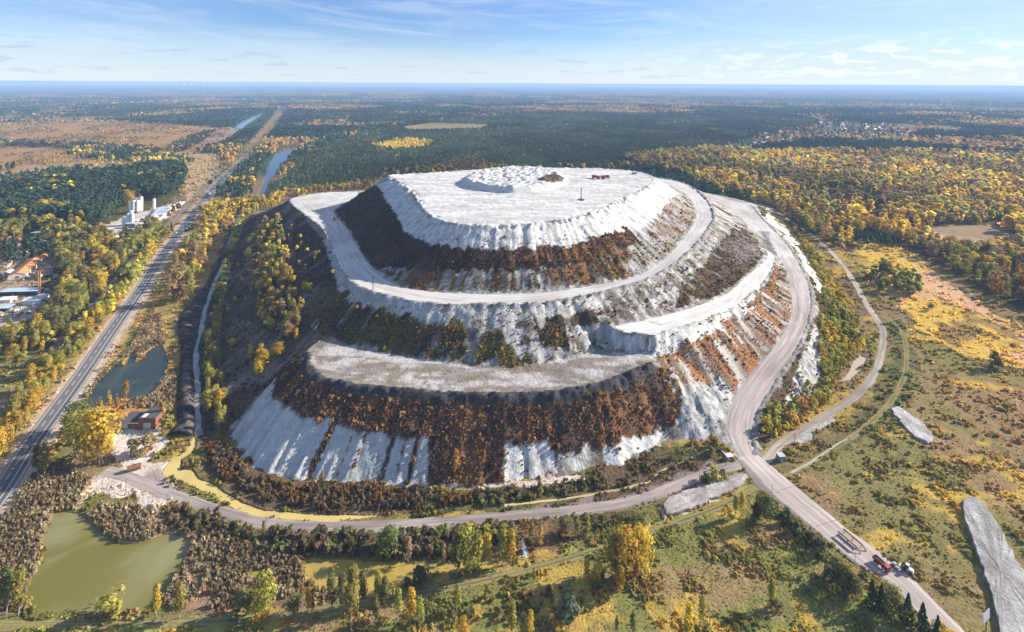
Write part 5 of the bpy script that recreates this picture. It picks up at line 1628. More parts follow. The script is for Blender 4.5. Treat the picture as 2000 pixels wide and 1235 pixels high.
# ---- scrub on the hill, weeds, reeds
def hill_scrub():
    g = Mass()
    p = np.clip(dens * HS * HS * 3.6, 0, .97) * (HYY < 900)
    p = p * (.35 + 1.2 * smooth(fbm(HXX / 7, HYY / 7, 2, 3), .32, .6))
    pick = (RNG.random(H.shape) < p)
    pal = {1: ((.205, .110, .058), (.135, .078, .048), (.085, .056, .042), (.28, .155, .070)), 2: ((.060, .042, .030), (.095, .060, .036), (.14, .065, .030), (.050, .038, .030)), 3: ((.13, .105, .034), (.19, .085, .030), (.08, .065, .032), (.26, .18, .034), (.095, .095, .030)),
           5: ((.34, .185, .080), (.25, .13, .06), (.30, .175, .09)),
           4: ((.16, .14, .036), (.11, .105, .032), (.24, .17, .034), (.10, .065, .032))}
    for k, cols in pal.items():
        m = pick & (cover == k)
        X, Y, Z = HXX[m] + RNG.uniform(-.6, .6, m.sum()), HYY[m] + RNG.uniform(-.6, .6, m.sum()), H[m]
        sel = np.clip((fbm(X / 9, Y / 9, 6, 2) - .25) * 2 * .6 + RNG.random(len(X)) * .4, 0, .999)
        if k == 1:
            st = fbm((np.arctan2(X - 10, Y - 640) * 330) / 5.0, np.hypot(X - 10, Y - 640) / 70, 6, 3)
            sel = np.clip(.5 - (st - .5) * 3.2 + (RNG.random(len(X)) - .5) * .7, 0, .999)
            cols = (cols[3], cols[0], cols[1], cols[2])
        idx = (sel * len(cols)).astype(int)
        c = np.array(cols)[idx] * 1.4
        h = RNG.uniform(.35, 1.0, len(X)) * np.where(RNG.random(len(X)) < .06, 2.0, 1.0) * {1: 1.2, 2: .8, 5: .6}.get(k, 1.0)
        g.add('bush', 9, X, Y, Z - .12, h, c, 1.0, .25)
    return g.build("hillside_scrub", LEAF, "rusty and brown scrub covering the hill's slopes")


hill_scrub()


def ground_color(X, Y):
    r, a = np.hypot(X, Y), np.degrees(np.arctan2(X, Y))
    i = np.clip(np.searchsorted(GA, a), 0, len(GA) - 1)
    j = np.clip(np.searchsorted(GR, r), 0, len(GR) - 1)
    return GC[i, j]


def near_mask_none(X, Y):
    b = on_bare(X, Y) | (hill_at(X, Y, out=-1) > .3)
    return b


def weeds():
    g = Mass()
    for d0, d1, area, nq, h0, h1 in ((185, 300, 1.15, 6, .4, 1.0), (300, 430, 2.4, 6, .5, 1.2), (430, 640, 7.0, 5, .7, 1.5), (640, 950, 20.0, 5, .9, 2.0), (950, 1900, 60.0, 5, 1.2, 3.4)):
        A = math.radians(52) * (d1 ** 2 - d0 ** 2)
        n = int(A / area)
        r = np.sqrt(RNG.uniform(d0 ** 2, d1 ** 2, n))
        a = np.radians(RNG.uniform(-52, 52, n))
        X, Y = np.sin(a) * r, np.cos(a) * r
        lush = fbm(X / 8, Y / 8, 3, 3)
        if d0 > 900:
            far_open = np.zeros(n, bool)
            for q_ in OPEN_FAR[2:6]:
                far_open |= inside(X, Y, survey_poly(q_))
            X, Y, lush = X[far_open], Y[far_open], lush[far_open]
            n = len(X)
        ok = ~near_mask_none(X, Y) & (RNG.random(n) < .38 + 1.1 * smooth(lush, .36, .60))
        X, Y, lush = X[ok], Y[ok], lush[ok]
        c = ground_color(X, Y)
        hv = RNG.uniform(.75, 1.35, (len(X), 1))
        shift = np.where(RNG.random((len(X), 1)) < .45, np.array([[1.22, .98, .8]]), np.array([[1.0, 1.0, .9]]))
        dry = fbm(X / 15, Y / 7, 6, 3)
        hh = RNG.uniform(h0, h1, len(X)) * (.45 + .9 * smooth(lush, .44, .66))
        g.add('bush', nq, X, Y, np.zeros(len(X)) - .1, hh, c * hv * shift * 1.15, .9, .1)
    g.build("meadow_weeds", LEAF, "tall dry weeds and grass tufts covering the meadows")


weeds()
REED_ZONES = [[(0, 960), (110, 905), (180, 935), (150, 995), (104, 998), (82, 1050), (76, 1100), (52, 1150), (48, 1190), (-60, 1200), (-60, 1000)], [(165, 1004), (200, 985), (262, 985), (330, 1020), (322, 1040), (298, 1050), (272, 1060), (240, 1062), (222, 1058), (205, 1048), (186, 1028)],
              [(368, 1050), (420, 1045), (475, 1060), (585, 1085), (595, 1140), (560, 1170), (520, 1165), (480, 1185), (340, 1190), (315, 1168), (338, 1135), (358, 1105), (370, 1075)], [(232, 700), (252, 680), (300, 600), (330, 660), (322, 672), (300, 676), (286, 686), (268, 705), (263, 684), (250, 698)],
              [(160, 800), (170, 768), (210, 720), (232, 702), (238, 712), (205, 750), (190, 792)], [(255, 783), (300, 770), (325, 735), (345, 720), (342, 790), (322, 820), (240, 800)]]


def reeds():
    g = Mass()
    for z in REED_ZONES:
        X, Y = scatter(z, .7)
        ok = ~on_bare(X, Y) & (hill_at(X, Y, out=-1) < .2)
        ok &= fbm(X / 6, Y / 6, 2, 3) > .33
        X, Y = X[ok], Y[ok]
        t = fbm(X / 12, Y / 12, 4, 3)
        c = np.where((t > .52)[:, None], np.array([[.46, .385, .22]]), np.array([[.33, .26, .145]])) * RNG.uniform(.7, 1.3, (len(X), 1))
        g.add('bush', 6, X, Y, np.zeros(len(X)) - .1, RNG.uniform(.9, 2.0, len(X)), c, .5, .15)
    g.build("reeds", LEAF, "beige reeds standing round the ponds")


reeds()


def shrub_belts():
    """dark willow scrub: the nearest bushes are things, the rest of each belt one mass"""
    belts = [("dark thicket between the dirt road and the yellow pond", [(520, 1040), (700, 1045), (860, 1040), (1000, 1030), (1010, 1060), (960, 1080), (870, 1094), (760, 1092), (600, 1084), (530, 1080)], ('dark', 'brownb', 'olive', 'dark'), 5.0, (2.4, 4.6)),
             ("brown thicket between the ochre channel and the white cliff", [(395, 872), (440, 868), (470, 900), (500, 935), (600, 955), (760, 958), (930, 962), (930, 985), (760, 995), (640, 995), (540, 985), (470, 955), (420, 925)], ('brownb', 'brownb', 'rustb', 'dark'), 4.0, (1.6, 3.2)),
             ("scrub between the dirt road and the hill's right toe", [(930, 962), (1090, 945), (1220, 925), (1300, 900), (1330, 905), (1240, 945), (1100, 975), (940, 992)], ('dark', 'olive', 'brownb'), 5.0, (1.4, 3.0)),
             ("hedge between the ochre channel and the dirt road", [(305, 925), (330, 928), (420, 968), (500, 1006), (620, 1016), (760, 1018), (760, 1022), (600, 1022), (500, 1014), (420, 988), (340, 950)], ('dark', 'green', 'brownb'), 3.4, (.7, 1.4)),
             ("scrub round the rutted yard by the dirt road", [(330, 985), (420, 1005), (500, 1030), (520, 1075), (480, 1062), (420, 1045), (372, 1048), (335, 1035)], ('dark', 'olive', 'brownb', 'tan'), 5.0, (1.6, 3.6)),
             ("shrubs along the muddy shoulder", [(1500, 985), (1520, 990), (1580, 1040), (1640, 1090), (1690, 1125), (1690, 1150), (1640, 1130), (1570, 1060), (1510, 1010)], ('dark', 'olive', 'dark'), 8.0, (1.8, 3.6)),
             ("weedy thicket in the foreground field", [(870, 1180), (1000, 1150), (1180, 1120), (1190, 1180), (1100, 1220), (1010, 1225), (900, 1225)], ('brownb', 'rustb', 'olive', 'tan'), 8.0, (1.0, 2.4)),
             ("brown brush on the heath", [(1800, 780), (2000, 760), (2000, 1000), (1880, 960), (1700, 960), (1580, 930), (1700, 850)], ('brownb', 'tan', 'brownb', 'olive'), 130.0, (1.2, 2.4))]
    g = Mass()
    for lab, poly, cols, area, (h0, h1) in belts:
        X, Y = scatter(poly, area)
        ok = ~near_mask_none(X, Y)
        ok &= fbm(X / 7, Y / 7, 1, 2) > .30
        X, Y = X[ok], Y[ok]
        hh = RNG.uniform(h0, h1, len(X))
        ci = np.clip((fbm(X / 10, Y / 10, 5, 2) - .2) * 1.7 * .7 + RNG.random(len(X)) * .3, 0, .999)
        ci = (ci * len(cols)).astype(int)
        order = np.argsort(-hh / np.hypot(X, Y))
        k = 14 if area < 60 else 10
        for i in order[:k]:
            plant('bush', cols[ci[i]], X[i], Y[i], -.1, hh[i] * 1.15, f"{COLOR_WORD[cols[ci[i]]]} bush in the {lab}", f"{COLOR_WORD[cols[ci[i]]]} bushes of the {lab}", .8)
        rest = order[k:]
        for c in range(len(cols)):
            m = rest[ci[rest] == c]
            g.add('bush', 30, X[m], Y[m], np.zeros(len(m)) - .15, hh[m], PALETTE[cols[c]], .85, .22)
    g.build("willow_scrub", LEAF, "dark willow scrub along the foot road and the ponds")


shrub_belts()
print(COUNT)
# ------------------------------------------------------------------ built things
class Shape:
    def __init__(self):
        self.v, self.f = [], []

    def _t(self, pts, rz, c):
        ca, sa = math.cos(rz), math.sin(rz)
        return [(c[0] + x * ca - y * sa, c[1] + x * sa + y * ca, c[2] + z) for x, y, z in pts]

    def box(self, c, s, rz=0.0, top=1.0, shift=0.0):
        """c = centre of the foot; top: scale of the upper face along x, shift: its offset along x"""
        x, y, z = s[0] / 2, s[1] / 2, s[2]
        k = len(self.v)
        self.v += self._t([(-x, -y, 0), (x, -y, 0), (x, y, 0), (-x, y, 0), (-x * top + shift, -y, z), (x * top + shift, -y, z), (x * top + shift, y, z), (-x * top + shift, y, z)], rz, c)
        self.f += [tuple(k + i for i in q) for q in ((3, 2, 1, 0), (4, 5, 6, 7), (0, 1, 5, 4), (1, 2, 6, 5), (2, 3, 7, 6), (3, 0, 4, 7))]
        return self

    def tube(self, p, q, r0, r1=None, n=8, cap=True):
        r1 = r0 if r1 is None else r1
        p, q = Vector(p), Vector(q)
        d = (q - p).normalized()
        a = d.orthogonal().normalized()
        b = d.cross(a)
        k = len(self.v)
        for c, r in ((p, r0), (q, r1)):
            for i in range(n):
                t = 2 * math.pi * i / n
                self.v.append(tuple(c + (a * math.cos(t) + b * math.sin(t)) * r))
        for i in range(n):
            self.f.append((k + i, k + (i + 1) % n, k + n + (i + 1) % n, k + n + i))
        if cap:
            self.f.append(tuple(k + n - 1 - i for i in range(n)))
            self.f.append(tuple(k + n + i for i in range(n)))
        return self

    def gable(self, c, s, rise, rz=0.0, over=.4, thick=.18):
        """pitched roof, ridge along y"""
        x, y = s[0] / 2 + over, s[1] / 2 + over
        for sg in (-1, 1):
            k = len(self.v)
            e = -rise * over / (s[0] / 2)
            self.v += self._t([(sg * x, -y, e), (0, -y, rise), (0, y, rise), (sg * x, y, e), (sg * x, -y, e - thick), (0, -y, rise - thick), (0, y, rise - thick), (sg * x, y, e - thick)], rz, c)
            for q in ((0, 1, 2, 3), (7, 6, 5, 4), (0, 4, 5, 1), (3, 2, 6, 7), (0, 3, 7, 4)):
                self.f.append(tuple(k + i for i in (q if sg > 0 else q[::-1])))
        return self

    def gable_ends(self, c, s, rise, rz=0.0):
        for sg in (-1, 1):
            k = len(self.v)
            self.v += self._t([(-s[0] / 2, sg * s[1] / 2, 0), (s[0] / 2, sg * s[1] / 2, 0), (0, sg * s[1] / 2, rise - .2)], rz, c)
            self.f.append((k, k + 1, k + 2) if sg < 0 else (k + 2, k + 1, k))
        return self

    def poly(self, pts, y0, y1):
        """side outline (x, z) drawn out from y0 to y1"""
        k, n = len(self.v), len(pts)
        self.v += [(x, y0, z) for x, z in pts] + [(x, y1, z) for x, z in pts]
        self.f.append(tuple(k + i for i in range(n)))
        self.f.append(tuple(k + 2 * n - 1 - i for i in range(n)))
        for i in range(n):
            j = (i + 1) % n
            self.f.append((k + j, k + i, k + n + i, k + n + j))
        return self

    def build(self, name, mat, parent=None, loc=(0, 0, 0), rz=0.0, bevel=0.0):
        me = bpy.data.meshes.new(name)
        me.from_pydata(self.v, [], self.f)
        me.materials.append(mat)
        me.update()
        if bevel:
            import bmesh
            b = bmesh.new()
            b.from_mesh(me)
            bmesh.ops.bevel(b, geom=b.edges[:], offset=bevel, segments=1, affect='EDGES')
            b.to_mesh(me)
            b.free()
        return link(name, me, None, parent, loc, rz)


def thing(name, label, cat, X, Y, Z=None, rz=0.0, group=None):
    o = bpy.data.objects.new(name, None)
    COL.objects.link(o)
    o.empty_display_size = .3
    if Z is None:
        Z = float(ground_z(X, Y)) + .02
    o.location, o.rotation_euler = (X, Y, Z), (0, 0, rz)
    return tag(o, label, cat, group)


def kids(o):
    return [c for c in bpy.data.objects if c.parent is o]


def copy_tree(o, parent=None, table=None):
    table = table or {}
    if not table:
        for c in bpy.data.objects:
            if c.parent:
                table.setdefault(c.parent.name, []).append(c)
    c = o.copy()
    COL.objects.link(c)
    if parent:
        c.parent = parent
    for ch in table.get(o.name, []):
        copy_tree(ch, c, table)
    return c


M = {k: plain(k, c, r, m, v, s) for k, c, r, m, v, s in (
    ("red_paint", (.34, .035, .025), .45, 0, .12, 1.5), ("orange_red_paint", (.46, .065, .028), .45, 0, .10, 1.5), ("white_paint", (.74, .74, .74), .5, 0, .08, 1.0), ("dark_metal", (.05, .05, .055), .6, .3, .2, 3.0), ("tyre_rubber", (.02, .02, .022), .9, 0, .2, 4.0),
    ("rim_steel", (.35, .35, .36), .45, .6, .1, 4.0), ("glass", (.03, .05, .065), .08, 0, .05, 1.0), ("black_load", (.03, .03, .032), .95, 0, .4, 3.0), ("grey_steel", (.30, .31, .33), .5, .5, .15, 1.0), ("concrete", (.42, .41, .39), .9, 0, .15, .6), ("weathered_wood", (.20, .16, .12), .9, 0, .25, 2.0),
    ("red_brick", (.23, .075, .052), .9, 0, .2, 1.2), ("felt_roof", (.075, .068, .072), .9, 0, .3, .25), ("orange_roof", (.58, .235, .075), .75, 0, .10, .12), ("brown_roof", (.13, .085, .07), .9, 0, .2, .3), ("white_wall", (.66, .63, .60), .85, 0, .12, .3), ("pink_wall", (.52, .40, .36), .9, 0, .15, .4),
    ("blue_sheet", (.50, .60, .70), .45, .2, .12, .2), ("white_sheet", (.76, .77, .78), .5, 0, .08, .2), ("grey_sheet", (.46, .48, .50), .55, .2, .12, .2), ("silo_white", (.78, .78, .77), .5, 0, .06, .4), ("silo_blue", (.52, .64, .68), .5, 0, .10, .3), ("crane_orange", (.62, .26, .05), .6, 0, .1, 1.0),
    ("blue_paint", (.10, .20, .42), .4, 0, .1, 1.0), ("silver_paint", (.48, .49, .50), .35, .4, .05, 1.0), ("dark_paint", (.045, .048, .055), .35, .1, .05, 1.0), ("green_paint", (.10, .26, .16), .6, 0, .1, 1.0), ("rust", (.22, .09, .05), .9, 0, .35, 1.5), ("slate_grey", (.17, .18, .20), .8, 0, .2, .8),
    ("billboard_face", (.52, .55, .60), .6, 0, .08, .3), ("yellow_paint", (.62, .42, .05), .5, 0, .1, 1.0), ("roof_red", (.26, .09, .07), .8, 0, .2, .5), ("beige_wall", (.50, .44, .35), .9, 0, .15, .4))}


def wheel(x, y, r, w, parent):
    o = Shape().tube((x, y - w / 2, r), (x, y + w / 2, r), r, n=14).build('wheel', M['tyre_rubber'], parent)
    Shape().tube((x, y - w / 2 - .015, r), (x, y + w / 2 + .015, r), r * .52, n=10).build('rim', M['rim_steel'], o)
    return o


def make_truck(label, X, Y, Z, rz, load='black_load', paint='red_paint', group='red dump trucks'):
    """tipper, cab towards +x"""
    t = thing('dump_truck', label, 'truck', X, Y, Z, rz, group)
    s = Shape().box((0, 0, .75), (7.6, .9, .35))
    s.box((2.2, 0, .45), (.3, 2.3, .3))
    s.tube((.6, -1.0, .85), (1.5, -1.0, .85), .32, n=10)
    s.tube((.6, 1.0, .85), (1.5, 1.0, .85), .32, n=10)
    s.build('chassis', M['dark_metal'], t)
    cab_o = Shape().poly([(1.9, .75), (3.85, .75), (3.9, 1.7), (3.7, 2.95), (2.0, 3.0), (1.9, 2.6)], -1.22, 1.22).build('cab', M['orange_red_paint'], t, bevel=.06)
    Shape().poly([(3.93, 1.85), (3.96, 1.87), (3.77, 2.75), (3.74, 2.73)], -1.05, 1.05).build('windscreen', M['glass'], cab_o)
    for sy in (-1, 1):
        Shape().box((3.05, sy * 1.24, 1.75), (.95, .03, .85)).build('side_window', M['glass'], cab_o)
        Shape().box((3.75, sy * 1.42, 2.0), (.12, .18, .6)).build('mirror', M['dark_metal'], cab_o)
        Shape().box((3.92, sy * .9, .95), (.06, .32, .2)).build('headlight', M['white_paint'], cab_o)
    Shape().box((3.93, 0, .62), (.16, 2.4, .3)).build('bumper', M['dark_metal'], t)
    b = Shape()
    for sy in (-1, 1):
        b.box((-1.15, sy * 1.2, 1.25), (5.6, .1, 1.35))
        for i in range(5):
            b.box((-3.5 + i * 1.18, sy * 1.28, 1.3), (.1, .08, 1.25))
    b.box((-1.15, 0, 1.15), (5.6, 2.4, .12))
    b.box((1.6, 0, 1.27), (.1, 2.3, 1.75))
    b.box((-3.9, 0, 1.27), (.1, 2.3, 1.2))
    b.box((2.0, 0, 2.98), (.75, 2.2, .07))
    bed = b.build('dump_bed', M[paint], t)
    l = Shape()
    n = 9
    for i in range(n):
        for j in range(5):
            l.v.append((-3.8 + 5.3 * i / (n - 1), -1.12 + 2.24 * j / 4, 2.1 + .38 * math.sin(math.pi * i / (n - 1)) * math.sin(math.pi * j / 4) + random.uniform(-.08, .08)))
    for i in range(n - 1):
        for j in range(4):
            l.f.append((i * 5 + j, (i + 1) * 5 + j, (i + 1) * 5 + j + 1, i * 5 + j + 1))
    l.build('load', M[load], bed)
    for x in (2.9, -1.7, -3.0):
        for sy in (-1, 1):
            wheel(x, sy * 1.0, .52, .42 if x > 0 else .55, t)
    return t


def heading(x0, y0, x1, y1, h=0.0):
    a, b = survey(x0, y0, h), survey(x1, y1, h)
    return math.atan2(b[1] - a[1], b[0] - a[0])


ROAD_RZ = heading(1690, 1080, 1750, 1135)
truck = make_truck("red dump truck carrying dark earth down the access road, the nearest of the trucks", *survey(1722, 1108), .22, ROAD_RZ)
truck.scale = (.9, .9, .9)
for px_, py_, h_, rz_, lab in ((1164, 349, 92.3, 2.3, "red dump truck on the summit, the left one of the pair"), (1182, 349, 92.3, .35, "red dump truck on the summit, the right one of the pair"), (653, 429, 51.2, 1.9, "red dump truck driving up the ring road beside the dark slope")):
    X, Y = survey(px_, py_, h_)
    c = copy_tree(truck)
    c.location, c.rotation_euler = (X, Y, float(ground_z(X, Y)) + .3), (0, 0, rz_)
    if px_ > 1000:
        c.scale = (1.5, 1.5, 1.5)
    c['label'] = lab


def make_dozer(label, X, Y, Z, rz):
    t = thing('bulldozer', label, 'bulldozer', X, Y, Z, rz)
    for sy in (-1, 1):
        Shape().poly([(-2.2, .25), (-1.9, 0), (1.7, 0), (2.1, .35), (1.8, 1.0), (-1.9, 1.0)], sy * 1.2 - .3, sy * 1.2 + .3).build('track', M['dark_metal'], t)
    b = Shape().box((.7, 0, .8), (2.6, 1.6, 1.1), top=.92)
    b.build('body', M['grey_steel'], t)
    c = Shape().box((-1.1, 0, .9), (1.5, 1.7, 2.1), top=.85).build('cab', M['white_paint'], t)
    Shape().box((-1.1, 0, 2.0), (1.53, 1.5, .7), top=.9).build('window', M['glass'], c)
    Shape().poly([(2.9, .1), (3.05, .1), (2.85, .7), (3.05, 1.3), (2.95, 1.35), (2.7, .7)], -1.9, 1.9).build('blade', M['grey_steel'], t)
    s = Shape()
    for sy in (-1, 1):
        s.tube((0, sy * 1.6, .55), (2.85, sy * 1.6, .5), .1, n=6)
    s.build('push_arm', M['grey_steel'], t)
    return t


X, Y = survey(1238, 340, 92)
o = make_dozer("grey bulldozer near the far rim of the white summit", X, Y, float(ground_z(X, Y)) + .1, .4)
o.scale = (1.35, 1.35, 1.35)


def make_loader(label, X, Y, Z, rz):
    t = thing('wheel_loader', label, 'loader', X, Y, Z, rz)
    Shape().box((-1.2, 0, .75), (2.3, 1.7, 1.15), top=.9).build('body', M['white_paint'], t, bevel=.05)
    Shape().box((.9, 0, .75), (1.9, 1.0, .6)).build('front_frame', M['dark_metal'], t)
    c = Shape().box((-.15, 0, 1.0), (1.3, 1.5, 2.1), top=.82).build('cab', M['green_paint'], t, bevel=.05)
    Shape().box((-.15, 0, 1.9), (1.33, 1.53, .85), top=.88).build('window', M['glass'], c)
    Shape().box((-.15, 0, 3.11), (1.25, 1.5, .1)).build('roof', M['white_paint'], c)
    a = Shape()
    for sy in (-.55, .55):
        a.tube((.3, sy, 1.6), (1.9, sy, 1.2), .12, n=6)
        a.tube((1.9, sy, 1.2), (2.7, sy, .45), .12, n=6)
    a.build('lift_arm', M['dark_metal'], t)
    Shape().poly([(2.6, .1), (3.5, .05), (3.52, .12), (2.75, .25), (2.65, .95), (2.9, 1.2), (2.8, 1.25), (2.5, .95)], -1.2, 1.2).build('bucket', M['grey_steel'], t)
    for x in (1.25, -1.45):
        for sy in (-1, 1):
            wheel(x, sy * .95, .62, .45, t)
    return t


make_loader("white and green wheel loader parked on the verge past the red truck", *survey(1772, 1116), .1, heading(1772, 1116, 1742, 1098))
t = thing('flatbed_trailer', "grey low trailer with odd parts on it, between the red truck and the loader", 'trailer', *survey(1750, 1110), .1, heading(1740, 1100, 1760, 1118))
Shape().box((0, 0, .6), (4.2, 1.9, .18)).build('deck', M['grey_steel'], t)
Shape().box((-.8, .2, .78), (1.5, 1.2, .9), top=.8).box((.9, -.3, .78), (1.1, .9, .6)).build('cargo', M['concrete'], t)
Shape().tube((2.1, 0, .6), (3.3, 0, .45), .07, n=6).build('drawbar', M['dark_metal'], t)
for x in (-1.3, -.5):
    for sy in (-1, 1):
        wheel(x, sy * .95, .38, .25, t)

# the inspection ramp astride the road
X, Y = survey(1660, 1058)
t = thing('inspection_ramp', "rust-red steel ramp on legs standing astride the access road above the truck", 'ramp', X, Y, .2, heading(1640, 1040, 1680, 1074))
for sy in (-1.9, 1.9):
    r = Shape().box((0, sy, 1.5), (9.0, .8, .28))
    r.box((0, sy - .44, 1.78), (9.0, .06, .3)).build('beam', M['rust'], t)
    for x in (-4.2, 0, 4.2):
        Shape().tube((x, sy, 0), (x, sy, 1.5), .14, n=6).build('leg', M['dark_metal'], t)
    Shape().poly([(4.5, 1.5), (4.5, 1.7), (6.6, .12), (6.45, .02)], sy - .35, sy + .35).build('end_ramp', M['rust'], t)

# billboard
X, Y = survey(1926, 1232)
t = thing('billboard', "blank pale billboard on one post beside the long grey dump", 'billboard', X, Y, 0, math.radians(28))
Shape().tube((0, 0, 0), (0, 0, 4.2), .18, n=8).build('post', M['dark_metal'], t)
p = Shape().box((0, 0, 4.0), (5.6, .25, 3.6)).build('panel', M['billboard_face'], t)
Shape().box((0, 0, 3.9), (5.8, .32, .12)).box((0, 0, 7.58), (5.8, .32, .12)).build('frame', M['grey_steel'], p)

# gatehouse and hut at the junction
X, Y = survey(1525, 899)
t = thing('hut', "small dark grey hut with flat roof beside the side road", 'hut', X, Y, 0, .15)
w = Shape().box((0, 0, 0), (3.6, 3.6, 3.2)).build('wall', M['slate_grey'], t)
Shape().box((0, 0, 3.2), (4.0, 4.0, .22)).build('roof', M['grey_sheet'], t)
Shape().box((-.5, -1.82, 0), (.95, .05, 2.1)).build('door', M['blue_sheet'], t)
Shape().box((-1.82, .4, 1.3), (.05, 1.0, .9)).build('window', M['glass'], t)
X, Y = survey(1424, 897)
t = thing('gate_cabin', "pale low cabin at the gate beside the road junction", 'cabin', X, Y, 0, .2)
Shape().box((0, 0, 0), (3.8, 2.6, 2.3)).build('wall', M['beige_wall'], t)
Shape().box((0, 0, 2.3), (4.2, 3.0, .2)).build('roof', M['white_sheet'], t)
Shape().box((.6, -1.32, .9), (1.0, .05, .8)).build('window', M['glass'], t)
X, Y = survey(1409, 882)
t = thing('water_trough', "long pale trough lying in the scrub beside the gate cabin", 'trough', X, Y, 0, heading(1398, 871, 1420, 893))
Shape().box((0, 0, .3), (11.5, 1.0, .6)).build('basin', M['concrete'], t)
for x in (-4.5, 0, 4.5):
    Shape().box((x, 0, 0), (.5, .9, .3)).build('leg', M['concrete'], t)

# lamps and poles
def lamp(px_, py_, hp, label, group='street lamps along the access road', rz=-2.3):
    X, Y = survey(px_, py_)
    h = hp * Y / 1000
    t = thing('street_lamp', label, 'lamp post', X, Y, 0, rz, group)
    Shape().tube((0, 0, 0), (0, 0, h), .13, .08, n=8).build('pole', M['concrete'], t)
    Shape().tube((0, 0, h - .1), (1.6, 0, h + .35), .05, n=6).build('arm', M['grey_steel'], t)
    Shape().box((1.8, 0, h + .28), (.8, .3, .16)).build('lamp_head', M['white_paint'], t)


for a in ((1641, 1014, 27, "lamp post on the heath side of the road, nearest the ramp"), (1670, 1104, 31, "lamp post on the bushy side of the road nearest the red truck"), (1584, 1042, 24, "lamp post on the muddy shoulder across from the ramp"), (1508, 962, 22, "lamp post on the muddy shoulder below the junction"), (1563, 947, 22, "lamp post on the heath side just below the junction")):
    lamp(*a)


def pole(px_, py_, hp, label, strut=False, arm=True, rz=0.4, h=0.0, mat='weathered_wood', group='utility poles'):
    X, Y = survey(px_, py_, h)
    H_ = hp * Y / 1000
    t = thing('utility_pole', label, 'pole', X, Y, float(ground_z(X, Y)), rz, group)
    Shape().tube((0, 0, -.2), (0, 0, H_), .17, .12, n=8).build('post', M[mat], t)
    if strut:
        Shape().tube((2.8, 0, -.2), (.05, 0, H_ * .82), .14, .11, n=8).build('strut', M[mat], t)
    if arm:
        c = Shape().box((0, 0, H_ - .7), (1.8, .12, .14)).build('crossarm', M[mat], t)
        s = Shape()
        for x in (-.8, 0, .8):
            s.tube((x, 0, H_ - .56), (x, 0, H_ - .3), .06, n=6)
        s.build('insulator', M['white_paint'], c)


for a in ((246, 966, 30, "wooden utility pole in the rutted yard"), (328, 990, 26, "wooden utility pole beside the dirt road, second from the yard"), (520, 1034, 26, "wooden utility pole with a leaning strut beside the dirt road", True), (194, 912, 28, "wooden utility pole with a strut before the big golden tree", True),
          (1552, 866, 20, "dark pole with a strut by the white silt pool", True), (1821, 626, 18, "dark pole in the yellow meadow near the lone tree"), (1779, 630, 18, "dark pole at the meadow's edge beside the grass track"), (1903, 612, 16, "dark pole in the yellow meadow farthest from the grass track"),
          (1617, 964, 20, "thin pole in the heath above the lamp post"), (998, 1030, 14, "short pole on the near side of the dirt road"), (1418, 910, 20, "dark pole before the gate cabin")):
    pole(*a)


def mast(px_, py_, hp, h, label, mat, cap):
    X, Y = survey(px_, py_, h)
    H_ = hp * Y / 1000
    t = thing('power_mast', label, 'mast', X, Y, float(ground_z(X, Y)) + .2, .3, 'masts on the hill')
    s = Shape()
    for sx, sy in ((-1, -1), (1, -1), (1, 1), (-1, 1)):
        s.tube((sx * .55, sy * .55, 0), (sx * .15, sy * .15, H_), .10, n=5)
    for i in range(6):
        z = H_ * (i + .5) / 6.5
        w = .55 - .4 * z / H_
        s.tube((-w, -w, z), (w, -w, z + H_ / 7), .05, n=4).tube((w, w, z), (-w, w, z + H_ / 7), .05, n=4).tube((-w, w, z), (-w, -w, z + H_ / 7), .05, n=4).tube((w, -w, z), (w, w, z + H_ / 7), .05, n=4)
    s.build('lattice', M[mat], t)
    Shape().box((0, 0, H_ - 1.0), (3.4, .2, .2)).box((0, 0, H_ * .82), (2.2, .2, .2)).build('crossarm', M[mat], t)
    Shape().box((0, 0, H_ - .2), (1.0, .5, .5)).build('floodlight', M['dark_metal'], t)
    if cap:
        f = Shape()
        f.tube((0, 0, -.4), (0, 0, .45), 4.6, 3.4, n=16)
        f.build('base_mound', M['black_load'], t)


mast(1135, 391, 22, 92, "dark lattice mast on a black mound on the white summit", 'dark_metal', True)
mast(729, 569, 27, 52, "rust-red lattice mast on the outer edge of the ring road", 'rust', False)


# ---- houses and sheds
def windows(parent, n, L, y, z, w, h, mat='glass', axis='x', x0=0.0):
    for i in range(n):
        u = (i + .5) / n * L - L / 2 + x0
        c, s = ((u, y, z), (w, .08, h)) if axis == 'x' else ((y, u, z), (.08, w, h))
        f = Shape().box((c[0], c[1], c[2]), s).build('window', M[mat], parent)
        if n <= 8:
            ss = (s[0] + .25, .12, .1) if axis == 'x' else (.12, s[1] + .25, .1)
            Shape().box((c[0], c[1], c[2] - .1), ss).build('sill', M['white_paint'], f)


def gabled(name, label, X, Y, rz, w, l, h, rise, wall, roof, nwin=4, group=None, cat='building', door=True, chimney=False):
    t = thing(name, label, cat, X, Y, 0, rz, group)
    Shape().box((0, 0, 0), (w, l, h)).gable_ends((0, 0, h), (w, l), rise).build('wall', M[wall], t)
    r = Shape().gable((0, 0, h + .05), (w, l), rise).build('roof', M[roof], t)
    for sg in (-1, 1):
        if nwin:
            windows(t, nwin, l * .92, sg * w / 2, h * .38, min(2.2, l / nwin * .45), h * .36, axis='y')
    if door:
        Shape().box((0, -l / 2, 0), (min(3, w * .3), .1, h * .7)).build('door', M['slate_grey'], t)
    if chimney:
        Shape().box((w * .2, l * .2, h + rise * .3), (.7, .7, rise)).build('chimney', M['red_brick'], r)
    return t


